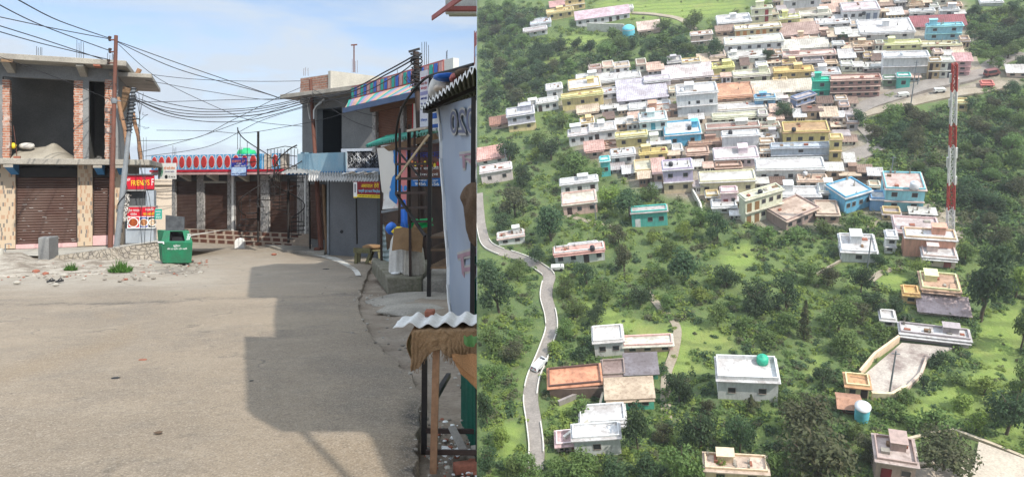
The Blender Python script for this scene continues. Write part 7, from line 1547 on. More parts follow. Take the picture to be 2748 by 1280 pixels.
    H('d8', 1631, 1756, 1100, 34, 50, (80, 200, 170), (190, 172, 150), 'aqua green fronted house with weathered tan roof', win=3, par=0)
    r, g = H('d9', 1560, 1680, 1150, 16, 46, (236, 242, 246), (246, 250, 250), 'upper white terrace of the big stepped white house', win=0)
    H('d10', 1545, 1668, 1222, 46, 26, (236, 240, 248), (244, 248, 250), 'lower white storey of the big stepped white house', win=1)
    H('d11', 1497, 1552, 1212, 18, 26, (226, 200, 200), (226, 176, 176), 'low pink porch block with red stripes beside the stepped white house', win=2, doors=1, dc=(150, 60, 60))
    r, g = H('d12', 1926, 2086, 1074, 52, 58, (228, 236, 246), (248, 244, 244), 'detached white house with square windows and green roof tank', win=2, par=.7)
    X, Y, W, D, Hh, c = g
    return
village()
# ------------------------------------------------------------------ wording of labels for the many small things of the slope
PREP = (' with ', ' at ', ' beside ', ' under ', ' below ', ' above ', ' behind ', ' against ', ' next ', ' near ', ' in ', ' on ', ' over ', ' standing ', ' beneath ', ' half ', ' cut ', ' partly ', ' overlooking ', ' before ', ' to ', ' from ', ' full ', ' seen ', ' joined ', ' running ', ' attached ', ' wedged ', ' of ', ' left ', ' touching ', ' leaning ', ' lilac ', ' stepped ', ' tucked ', ' beyond ', ' filling ', ' close ', ' stepping ', ' among ', ' just ')
def shorts():
    labs = {k: v[2] for k, v in HOUSES.items()}; out = {}
    def cuts(l):
        return [l[:i].strip() for i in sorted({l.find(p) for p in PREP if l.find(p) > 0}) if len(l[:i].split()) >= 2] + [l]
    cand = {k: cuts(l) for k, l in labs.items()}; lev = {k: 0 for k in labs}
    for _ in range(6):
        cur = {k: cand[k][min(lev[k], len(cand[k]) - 1)] for k in labs}; cnt = {}
        for v in cur.values(): cnt[v] = cnt.get(v, 0) + 1
        for k in labs:
            if cnt[cur[k]] > 1: lev[k] += 1
    return cur
SHORT = shorts()
USED = set(o['label'] for o in sc.objects if 'label' in o)
def near(px, py, n=3):
    return sorted(HOUSES, key=lambda k: ((HOUSES[k][0] - px) ** 2 + (1.3 * (HOUSES[k][1] - py)) ** 2))[:n]
def place_words(px, py, k):
    hx, hy = HOUSES[k][0], HOUSES[k][1]; d = math.hypot(px - hx, py - hy)
    if d > 160: r = 'well away from'
    elif abs(py - hy) > .6 * abs(px - hx): r = ('in front of' if py > hy else 'behind') if d < 75 else ('some way in front of' if py > hy else 'some way behind')
    else: r = 'beside' if d < 75 else 'some way beside'
    return r + ' the ' + SHORT[k]
def unique(head, px, py, extra=()):
    ks = near(px, py, 6)
    opts = [head + ' ' + place_words(px, py, ks[0])] + [e + ' ' + head + ' ' + place_words(px, py, ks[0]) for e in extra] + [head + ' ' + place_words(px, py, k) for k in ks[1:]] + [head + ' ' + place_words(px, py, a) + ' and near the ' + SHORT[b] for a in ks[:3] for b in ks if a != b]
    for l in opts:
        if l not in USED and 4 <= len(l.split()) <= 16: USED.add(l); return l
    for l in opts:
        for sfx in (', the nearer to the frame edge', ', the leaning one', ', the farther one'):
            m = l + sfx
            if m not in USED and len(m.split()) <= 16: USED.add(m); return m
    return opts[0]
# ------------------------------------------------------------------ small houses and sheds that fill the town
ROADS = [(2290, 312, 2330, 282), (2330, 282, 2420, 252), (2420, 252, 2500, 228), (2500, 228, 2580, 212), (2580, 212, 2680, 165), (2290, 320, 2420, 283), (2420, 283, 2590, 250), (2260, 430, 2350, 390), (2380, 0, 2480, 125)]
def infill():
    rs = random.Random(77); n = 0
    cols = [(WH, 'white'), (CRM, 'cream'), (CRM, 'cream'), (TAN, 'tan'), (GRY, 'grey'), (OCH, 'ochre'), (BRN, 'brown'), (TAN, 'tan'), (PNK, 'pink')]
    roofs = [(RW, 'white'), (RC, 'cream'), ((206, 176, 160), 'dusty pink'), (RG, 'grey'), (RT, 'tan'), (RB, 'rusty brown'), (RT, 'tan'), (RC, 'cream'), ((120, 100, 90), 'dark brown')]
    for t in range(50000):
        if n >= 150: break
        y = rs.uniform(14, 600); x = rs.uniform(1520, 2590); w = rs.uniform(22, 70) * (0.75 + .35 * y / 600); wl = rs.uniform(8, 22) * (.7 + .6 * y / 600); rf = rs.uniform(7, 17) * (.8 + .4 * y / 600)
        b = (x - w / 2, x + w / 2, y - wl - rf, y)
        if not (inpoly(b[0], y, TOWN) and inpoly(b[1], y, TOWN)): continue
        def ov(q): return max(0, min(b[1], q[1]) - max(b[0], q[0])) * max(0, min(b[3], q[3]) - max(b[2], q[2]))
        a = sum(ov(q) for q in BOXES)
        if a > (.22 if n < 60 else .42) * w * (wl + rf): continue
        if any(math.hypot((x - rx) * .6, y - ry) < rr for rx, ry, rr in ((2340, 395, 34), (2300, 420, 30), (2500, 228, 26), (2420, 250, 20), (2580, 212, 22), (2430, 70, 14), (2460, 100, 16), (2330, 290, 14), (2590, 250, 14), (2400, 40, 12), (2520, 575, 30), (2550, 600, 30))): continue
        if any(abs(y - (ay + (by - ay) * (x - ax) / (bx - ax))) < 22 for ax, ay, bx, by in ROADS if min(ax, bx) - 10 < x < max(ax, bx) + 10): continue
        (wc, wn), (rc, rn) = rs.choice(cols), rs.choice(roofs); tin = rs.random() < .3
        kind = 'shed' if wl < 12 else 'house'
        k = 'f%d' % n
        lab = unique(('low ' if kind == 'shed' else 'small ') + wn + ' ' + kind + ' with ' + rn + (' tin' if tin else '') + ' roof', x, y - (wl + rf) / 2, ('narrow',) if w < 45 else ('wide',))
        o, g = house(k, x - w / 2, x + w / 2, y, wl, rf, wc, rc, lab, name=kind, cat=kind, tin=tin, win=rs.randint(1, 3), doors=rs.randint(0, 1), par=rs.choice((0, .35, .5)), group='small buildings filling the town')
        HOUSES.pop(k); n += 1
infill()
# ------------------------------------------------------------------ loose things of the slope
def upright(name, label, cat, px, py, size_px=None, group=None, yaw=0.0, dz=0.0):
    c = hitL(px, py); c = c + V((0, 0, dz)); o = bpy.data.objects.new(name, None); sc.collection.objects.link(o); o.matrix_world = MT @ Matrix.Translation(c) @ Matrix.Rotation(yaw, 4, 'Z'); o['label'] = label; o['category'] = cat
    if group: o['group'] = group
    USED.add(label); return o, toW(c).y / F
def on_roof(name, px, py, label, r, h, m, up=1.0):
    """a tank standing where a sight line meets a roof: found by casting down onto what is built"""
    d = V(((px - CX) / F, 1, -(py - CY) / F)).normalized(); bpy.context.view_layer.update()
    ok, loc, nrm, idx, ob, mm = sc.ray_cast(bpy.context.evaluated_depsgraph_get(), V((0, 0, 0)) + d * 50, d)
    c = MTI @ loc; mb = MB(); mb.lathe([(0, 0), (r, 0), (r * 1.02, h * .3), (r, h * .75), (r * .8, h * .92), (r * .3, h * .96), (r * .28, h * 1.04), (0, h * 1.05)], (0, 0, 0), 16)
    o = bpy.data.objects.new(name, None); bpy.data.objects.remove(o)
    ob = mb.build(name, m, None); ob.matrix_world = MT @ Matrix.Translation(c); tag(ob, label, 'water tank'); USED.add(label)
M_tgreen = plain('tank plastic green', (.04, .42, .26), .5); M_tcyan = mat('tank plastic cyan', (.16, .58, .70), (.12, .46, .58), 1.5, .6, .05); M_tblack = plain('tank plastic black', (.03, .03, .035), .5); M_twhite = plain('tank plastic white', (.7, .72, .74), .5)
on_roof('water_tank', 2046, 972, 'green tank on the roof of the detached white house between meadows', .8, 1.2, M_tgreen)
on_roof('water_tank', 2453, 506, 'white square-shouldered tank on the big sky blue house', .85, 1.6, M_twhite)
for px, py, l, m in ((2130, 352, 'black tank on the cluttered terrace of the large ochre house', M_tblack), (1850, 348, 'black tank on the wide bright blue house', M_tblack), (1830, 246, 'pale tank at the back corner of the tall white three windowed house', M_twhite), (2160, 470, 'white tank on the terrace roof of the long white house', M_twhite), (2318, 40, 'black tank on the pinkish roof by the upper lane', M_tblack), (2420, 150, 'white tank on the big plain white block', M_twhite), (1960, 360, 'black tank on the roof edge of the dazzling white house', M_tblack), (1800, 445, 'black tank on the lilac and tan house', M_tblack), (2040, 520, 'black tank on the yellow cream flats', M_tblack), (1590, 670, 'black tank on the white walled block by the valley road', M_tblack)):
    on_roof('water_tank', px, py, l, .5, .95, m)
def slope_things():
    # round blue reservoir
    o, s = upright('water_reservoir', 'round cyan blue water reservoir beside the long white terrace wall', 'water tank', 1688, 98); R_ = 16.5 * s; mb = MB(); mb.lathe([(R_ * .9, -1), (R_, .2), (R_, 2.8), (R_ * .95, 3.2), (R_ * .5, 3.9), (0, 4.1)], (0, 0, 0), 22); mb.build('tank', M_tcyan, o)
    mb = MB(); mb.lathe([(R_ * 1.03, 2.5), (R_ * 1.03, 2.75)], (0, 0, 0), 22); mb.build('rim', M_vwhite, o)
    o, s = upright('drum_tank', 'blue drum tank with white lid beside the brown hut', 'water tank', 2311, 1126); R_ = 19 * s; H_ = 2.4; mb = MB(); mb.lathe([(R_ * .82, -.3), (R_ * .95, .6), (R_ * .95, H_)], (0, 0, 0), 20); mb.build('drum', M_tcyan, o); mb = MB(); mb.lathe([(R_ * 1.05, H_), (R_ * 1.05, H_ + .25), (R_ * .4, H_ + .5), (0, H_ + .52)], (0, 0, 0), 20); mb.build('lid', M_twhite, o)
    # long white terrace wall
    def wall(name, pts, h, label, cat='wall', t=.35, m=None, cap=None):
        L = [hitL(*p) for p in pts]; mb = MB()
        for a, b in zip(L, L[1:]):
            d = (b - a).normalized(); n = V((-d.y, d.x, 0)).normalized() * t / 2; q = [a - n, b - n, b + n, a + n]
            lo = [p - V((0, 0, 1)) for p in q]; hi = [p + V((0, 0, h)) for p in q]
            mb.add([toW(p) for p in lo + hi], [(3, 2, 1, 0), (4, 5, 6, 7), (0, 1, 5, 4), (1, 2, 6, 5), (2, 3, 7, 6), (3, 0, 4, 7)])
        USED.add(label); return one(mb, name, m or M_vwhite, label, cat)
    wall('terrace_wall', [(1577, 84), (1630, 86), (1676, 88)], 3.0, 'long bright white terrace wall under the pale lilac row house')
    wall('court_wall', [(2306, 1012), (2345, 965), (2410, 918)], 1.4, 'cream boundary wall along the upper side of the paved court', m=wallm((226, 196, 160)))
    wall('court_wall', [(2338, 1070), (2390, 1072), (2430, 1050)], 1.3, 'cream wall at the lower edge of the paved court', m=wallm((232, 204, 164)))
    wall('court_wall', [(2430, 1050), (2470, 1010), (2486, 968)], .8, 'low wall on the field side of the paved court', m=wallm((206, 180, 160)))
    wall('step_wall', [(1858, 520), (1880, 560), (1886, 590)], 1.5, 'whitewashed stepped wall going down between the lilac house and cream house')
    wall('field_wall', [(2190, 740), (2260, 700), (2300, 690)], .5, 'low dry stone wall along the field before the long shed', m=M_path)
    # paved court as raised slab
    L = [hitL(*p) for p in ((2316, 1010), (2420, 922), (2560, 935), (2486, 966), (2470, 1012), (2425, 1052), (2345, 1066))]; top = max(p.z for p in L) * 0 ; mb = MB()
    q = [p + V((0, 0, .25)) for p in L]; mb.prism([toW(p) for p in q], UP * -2.5); o = one(mb, 'paved_court', mat('pale court paving', (.46, .41, .36), (.24, .19, .17), .16, .95, .2, 4, .7, lo=.45, hi=.56), 'wide pale paved court enclosed by cream walls', 'paved court')
    # wide concrete terrace in the bottom corner
    L = [hitL(*p) for p in ((2380, 1276), (2470, 1262), (2615, 1245), (2625, 1190), (2540, 1166), (2500, 1172), (2440, 1182), (2560, 1156), (2748, 1236), (2810, 1240), (2820, 1330), (2380, 1330))]
    mb = MB(); q = [p + V((0, 0, .4)) for p in (L[0], L[1], L[2], L[3], L[8], L[9], L[10], L[11])]; mb.prism([toW(p) for p in q], UP * -3); o = one(mb, 'concrete_terrace', mat('cream terrace concrete', (.52, .45, .36), (.38, .32, .26), .3, .95, .2, 4, .7), 'broad cream concrete terrace filling the bottom corner', 'terrace'); 
    wall('terrace_parapet', [(2616, 1238), (2690, 1280)], .4, 'narrow step edge crossing the broad cream terrace', m=wallm((190, 165, 140)))
    wall('lane_wall', [(2436, 1182), (2500, 1166), (2560, 1158), (2660, 1195), (2748, 1232)], .5, 'tan lane wall above the broad terrace and below the bushes', m=wallm((196, 178, 150)))
    wall('retaining_wall', [(2376, 1270), (2450, 1252), (2612, 1240)], .6, 'tan retaining wall in front of the roadside tree at the bottom', m=wallm((206, 186, 156)))
    wall('yard_wall', [(1478, 1066), (1540, 1068), (1622, 1064)], 2.0, 'dark stone retaining wall under the terracotta roofed house', m=wallm((120, 96, 84)))
    wall('yard_wall', [(1500, 1088), (1570, 1058)], 1.0, 'grey sloping wall between the dark stone wall and the green bank', m=wallm((150, 140, 136)))
    wall('garden_wall', [(1612, 1098), (1632, 1020)], 1.2, 'narrow pale wall end beside the aqua green fronted house', m=wallm((226, 200, 176)))
    wall('stair_wall', [(1518, 1200), (1580, 1150)], 2.2, 'stepped white stair wall of the big stepped house')
    # vehicles
    def car(px, py, yaw, label, name, cat, c, L_=3.0, W_=1.25, H_=1.15, van=False):
        o, s = upright(name, label, cat, px, py, yaw=yaw, dz=.14); m = plain('car paint ' + name, c, .3); b = W_ / 2
        mb = MB(); pr = [(-L_ / 2, .35), (-L_ / 2, .85), (-L_ / 2 + .1, 1.0 if not van else 1.1)] + ([(-L_ / 2 + .25, H_ * .98), (L_ * .2, H_), (L_ * .36, 1.05), (L_ / 2 - .05, .9), (L_ / 2, .35)] if not van else [(-L_ / 2 + .15, H_), (L_ * .3, H_), (L_ * .42, 1.1), (L_ / 2, .95), (L_ / 2, .35)])
        mb.prism([V((x, -b, z)) for x, z in pr], (0, W_, 0)); mb.build('body', m, o, bevel=.08)
        mb = MB(); z0, z1 = 1.0, H_ - .12; mb.box(-L_ * .38, L_ * .22, -b - .01, b + .01, z0, z1); mb.box(-L_ / 2 + (.02 if not van else .0), -L_ / 2 + .18, -b + .15, b - .15, z0 + .05, z1 - .05); mb.build('windows', M_pane, o)
        mb = MB(); x1 = L_ * .37; mb.prism([V((x1 + .02, -b + .12, 1.02)), V((L_ * .22, -b + .12, H_ - .04)), V((L_ * .22, b - .12, H_ - .04)), V((x1 + .02, b - .12, 1.02))], V((.04, 0, .04))); mb.build('windscreen', M_pane, o)
        for x in (-L_ * .31, L_ * .31):
            for y in (-b + .05, b - .05):
                mb = MB(); n = 14; ring = lambda r, yy: [V((x + r * math.cos(6.283 * i / n), yy, .31 + r * math.sin(6.283 * i / n))) for i in range(n)]
                mb.add(ring(.31, y - .09) + ring(.31, y + .09), [(i, (i + 1) % n, n + (i + 1) % n, n + i) for i in range(n)] + [tuple(range(n)), tuple(range(n, 2 * n))]); mb.build('wheel', M_ink, o)
        for y in (-b + .25, b - .25): mb = MB(); mb.box(L_ / 2 - .03, L_ / 2 + .02, y - .15, y + .15, .68, .84); mb.build('headlight', M_twhite, o); mb = MB(); mb.box(-L_ / 2 - .02, -L_ / 2 + .03, y - .12, y + .12, .75, .92); mb.build('tail_light', M_red, o)
    car(1449, 986, math.radians(66), 'white car driving up the valley road towards the long curve', 'car', 'car', (.72, .73, .74))
    car(1497, 725, math.radians(8), 'white van parked on the verge under the long white compound house', 'van', 'van', (.74, .74, .70), 2.6, 1.05, 1.05, True)
    car(2423, 262, math.radians(10), 'tiny white van on the hill road under the turquoise kiosk', 'van', 'van', (.7, .7, .68), 2.7, 1.1, 1.2, True)
    car(2520, 250, math.radians(8), 'pale lilac van parked between the hill road and lower lane', 'van', 'van', (.62, .55, .62), 2.7, 1.1, 1.2, True)
    car(2660, 205, math.radians(20), 'maroon truck at the top end of the hill road', 'truck', 'truck', (.22, .08, .07), 3.6, 1.4, 1.8, True)
    # lattice mast
    o, s = upright('lattice_mast', 'tall red and white steel lattice mast rising over the coral pink house', 'mast', 2549, 640); c = hitL(2549, 640); Hm = bis(lambda h: 640 - projL(c + V((0, 0, h)))[1], 5, 140, 640 - 165); le = bis(lambda a: projL(c + V((math.sin(a) * Hm, 0, math.cos(a) * Hm)))[0], -.5, .3, 2562); o.matrix_world = o.matrix_world @ Matrix.Rotation(le, 4, 'Y')
    M_mr = plain('mast red', (.42, .06, .045), .6); M_mw = plain('mast white', (.68, .66, .64), .6); bw, tw = 15 * s, 9 * s; nsec = 22; bands = [(0, .10, 1), (.10, .155, 1), (.155, .30, 0), (.30, .40, 1), (.40, .53, 1), (.53, .66, 0), (.66, .78, 1), (.78, 1.0, 0)]
    def wd(t): return bw + (tw - bw) * t
    for (t0, t1, cw) in ((0, .19, 1), (.19, .34, 0), (.34, .56, 1), (.56, .68, 0), (.68, .86, 1), (.86, 1, 0)):
        mb = MB(); n = max(2, int((t1 - t0) * 22))
        for i in range(n):
            a = t0 + (t1 - t0) * i / n; b = t0 + (t1 - t0) * (i + 1) / n; za, zb = a * Hm, b * Hm; ra, rb = wd(a) / 2, wd(b) / 2
            C4 = [(-1, -1), (1, -1), (1, 1), (-1, 1)]
            for j in range(4):
                p, q = C4[j], C4[(j + 1) % 4]; mb.bar((p[0] * ra, p[1] * ra, za), (p[0] * rb, p[1] * rb, zb), .17)
                mb.bar((p[0] * ra, p[1] * ra, za), (q[0] * rb, q[1] * rb, zb), .10); mb.bar((q[0] * ra, q[1] * ra, za), (p[0] * rb, p[1] * rb, zb), .10); mb.bar((p[0] * rb, p[1] * rb, zb), (q[0] * rb, q[1] * rb, zb), .10)
        mb.build('lattice_section', M_mw if cw else M_mr, o)
    for t, x, w in ((.47, -1, 1), (.52, 1, 1), (.36, 1, .8), (.9, 1, .8), (.93, -1, .8), (.8, -1, .7)):
        mb = MB(); r = wd(t) / 2 + .22; mb.box(x * r - .16, x * r + .16, -r * .3, r * .3, t * Hm - 1.0 * w, t * Hm + 1.0 * w); mb.build('antenna', M_mw, o)
    mb = MB(); mb.box(-bw * .8, bw * .8, -bw * .8, bw * .8, -1.5, .4); mb.build('footing', M_conc, o)
    # thin poles seen on the slope
    for px, py, hh, lb in ((2385, 1066, 125, 'thin grey pole at the lower edge of the paved court'), (2443, 290, 130, 'tall thin pole beside the hill road, top against the white block'), (2288, 545, 40, 'thin pole before the blue wing'), (2462, 230, 30, 'short pole by the turquoise roadside kiosk'), (2390, 480, 60, 'thin pole behind the big sky blue house'), (2327, 725, 90, 'thin pole next to the small dark tree'), (1362, 450, 50, 'thin pole in front of the tall dark roadside tree'), (1600, 590, 45, 'thin pole beside the pinkish brown terraced house')):
        o, s = upright('utility_pole', lb, 'pole', px, py); c = hitL(px, py); Hp = bis(lambda h: py - projL(c + V((0, 0, h)))[1], 1, 60, hh); mb = MB(); mb.tube([(0, 0, -.5), (0, 0, Hp)], [.14, .09], 6); mb.bar((-.5, 0, Hp * .94), (.5, 0, Hp * .94), .1); ob = mb.build('shaft', M_gpole, o)
slope_things()
# ------------------------------------------------------------------ trees
def leafm(name, c1, c2, c3):
    k = NB(name); oi = k.N.new("ShaderNodeObjectInfo"); gm = k.N.new("ShaderNodeNewGeometry")
    c = k.mix(k.ramp(gm.outputs['Random Per Island'], 0, 1), c1, c2); c = k.mix(k.ramp(k.noise(4.5, 3, .6), .5, .68, 0, .75), c, c3)
    hs = k.N.new("ShaderNodeHueSaturation"); k.L.new(c, hs.inputs['Color']); k.L.new(k.ramp(oi.outputs['Random'], 0, 1, .75, 1.25), hs.inputs['Value']); k.L.new(k.ramp(oi.outputs['Random'], 0, 1, .485, .515), hs.inputs['Hue'])
    k.col(hs.outputs[0]); k.rough(.7); k.b.inputs['Specular IOR Level'].default_value = .25
    tr = k.N.new("ShaderNodeBsdfTranslucent"); k.L.new(hs.outputs[0], tr.inputs[0]); ms = k.N.new("ShaderNodeMixShader"); ms.inputs[0].default_value = .35; out = k.N['Material Output']
    k.L.new(k.b.outputs[0], ms.inputs[1]); k.L.new(tr.outputs[0], ms.inputs[2]); k.L.new(ms.outputs[0], out.inputs[0]); return k.m
LEAF = {'dark': leafm('dark leaves', (.045, .084, .040), (.072, .118, .050), (.105, .15, .068)), 'mid': leafm('green leaves', (.098, .155, .048), (.135, .20, .058), (.175, .235, .08)), 'bright': leafm('yellow green leaves', (.18, .255, .055), (.24, .31, .07), (.27, .33, .095)), 'olive': leafm('olive brown leaves', (.075, .085, .042), (.105, .115, .052), (.13, .11, .065))}
M_bark = mat('bark', (.12, .09, .065), (.07, .055, .04), 3, .95, .3, 10, .6)
def leaves(mb, c, r, n, size, rs, up=.35):
    for _ in range(n):
        d = V((rs.gauss(0, 1), rs.gauss(0, 1), rs.gauss(0, 1))).normalized(); q = rs.random() ** .38
        p = c + V((d.x * r.x, d.y * r.y, d.z * r.z)) * q
        nn = (d + V((rs.gauss(0, .55), rs.gauss(0, .55), rs.gauss(0, .55) + up))).normalized(); a = nn.orthogonal().normalized(); b = nn.cross(a); t = rs.uniform(0, 6.28); a, b = a * math.cos(t) + b * math.sin(t), b * math.cos(t) - a * math.sin(t)
        s = size * rs.uniform(.6, 1.35)
        mb.add([p - a * s, p - b * s * .55 + nn * s * .15, p + a * s, p + b * s * .55 + nn * s * .15], [(0, 1, 2, 3)])
def crown_mesh(seed, shape):
    rs = random.Random(seed); mb = MB()
    if shape == 'cone':
        for i in range(11):
            z = .16 + .8 * i / 10; r = .30 * (1 - (i / 10.5)) + .04; n = 4 if i < 8 else 2
            for j in range(n): a = rs.uniform(0, 6.28); leaves(mb, V((math.cos(a) * r * .55, math.sin(a) * r * .55, z)), V((r * .6, r * .6, .07)), 34, .035, rs)
    else:
        nl = rs.randint(8, 11) if shape != 'bush' else rs.randint(5, 7); lo = .24 if shape != 'bush' else .18
        for i in range(nl):
            a = i * 2.4 + rs.uniform(-.4, .4); rr = .30 * math.sqrt(rs.random()) if i else 0; z = lo + (.50 if shape == 'tall' else .44) * rs.random() + .06; r = rs.uniform(.16, .25) * (1.15 if shape == 'bush' else 1)
            z -= rr * .35
            leaves(mb, V((math.cos(a) * rr, math.sin(a) * rr, z)), V((r, r, r * rs.uniform(.65, .9))), 165 if shape != 'bush' else 100, .032 if shape != 'bush' else .05, rs)
    return mb
def trunk_mesh(seed, shape):
    rs = random.Random(seed); mb = MB(); top = .85 if shape == 'cone' else .55
    mb.tube([(0, 0, -.08), (.01, 0, .12), (rs.uniform(-.03, .03), rs.uniform(-.03, .03), .32), (rs.uniform(-.04, .04), rs.uniform(-.04, .04), top)], [.035, .027, .022, .008], 7)
    if shape != 'cone':
        for i in range(5):
            a = i * 1.26 + rs.uniform(-.3, .3); mb.tube([(0, 0, .2 + .05 * i), (.12 * math.cos(a), .12 * math.sin(a), .38 + .03 * i), (.24 * math.cos(a), .24 * math.sin(a), .52 + .03 * i)], [.016, .011, .004], 5)
    return mb
PROTO = {}
def proto(shape, tone, v):
    k = (shape, tone, v)
    if k not in PROTO:
        base = ('mesh', shape, v)
        if base not in PROTO:
            a = crown_mesh(hash((shape == 'cone', shape == 'tall', shape == 'bush', v)) % 1000, shape).build('crown', LEAF['mid'], None, fix=False, uv=False); b = trunk_mesh(v * 7 + 3, shape).build('trunk', M_bark, None, uv=False)
            PROTO[base] = (a.data, b.data); bpy.data.objects.remove(a); bpy.data.objects.remove(b)
        me = PROTO[base][0].copy(); me.materials.clear(); me.materials.append(LEAF[tone]); PROTO[k] = (me, PROTO[base][1])
    return PROTO[k]
TONE = {'dark': 'dark green', 'mid': 'mid green', 'bright': 'yellow green', 'olive': 'olive brown'}
def tree(px, py, hp, wp, tone, shape='round', label=None, group='trees on the slope'):
    c = hitL(px, py); Hh = bis(lambda h: py - projL(c + V((0, 0, h)))[1], .3, 60, hp * 1.02); s = toW(c).y / F; Wd = wp * s
    ax = (px - wp * .5 - 1281)
    if ax < 0: px -= ax; c = hitL(px, py)
    me, tr = proto(shape, tone, R.randint(0, 3))
    nm = {'cone': 'conical_tree', 'bush': 'bush'}.get(shape, 'tree'); sx = Wd / {'cone': .72, 'bush': .98}.get(shape, .92)
    if label is None:
        size = ('great ' if hp > 125 else 'large ' if hp > 92 else '' if hp > 58 else 'small ')
        form = {'cone': 'conical tree', 'bush': 'bush', 'tall': 'tall tree', 'round': 'spreading tree' if wp > hp * .95 else 'rounded tree'}[shape]
        label = unique(size + TONE[tone] + ' ' + form, px, py - hp / 2, ('slender',) if wp < hp * .7 else ('broad',))
    o = bpy.data.objects.new(nm, None); sc.collection.objects.link(o); o.matrix_world = MT @ Matrix.Translation(c - V((0, 0, .1))) @ Matrix.Rotation(R.uniform(0, 6.28), 4, 'Z') @ Matrix.Diagonal((sx, sx, Hh, 1)); o['label'] = label; o['category'] = 'bush' if shape == 'bush' else 'tree'; o['group'] = group
    for n_, d in (('crown', me), ('trunk', tr)):
        q = bpy.data.objects.new(n_, d); sc.collection.objects.link(q); q.parent = o
    return o
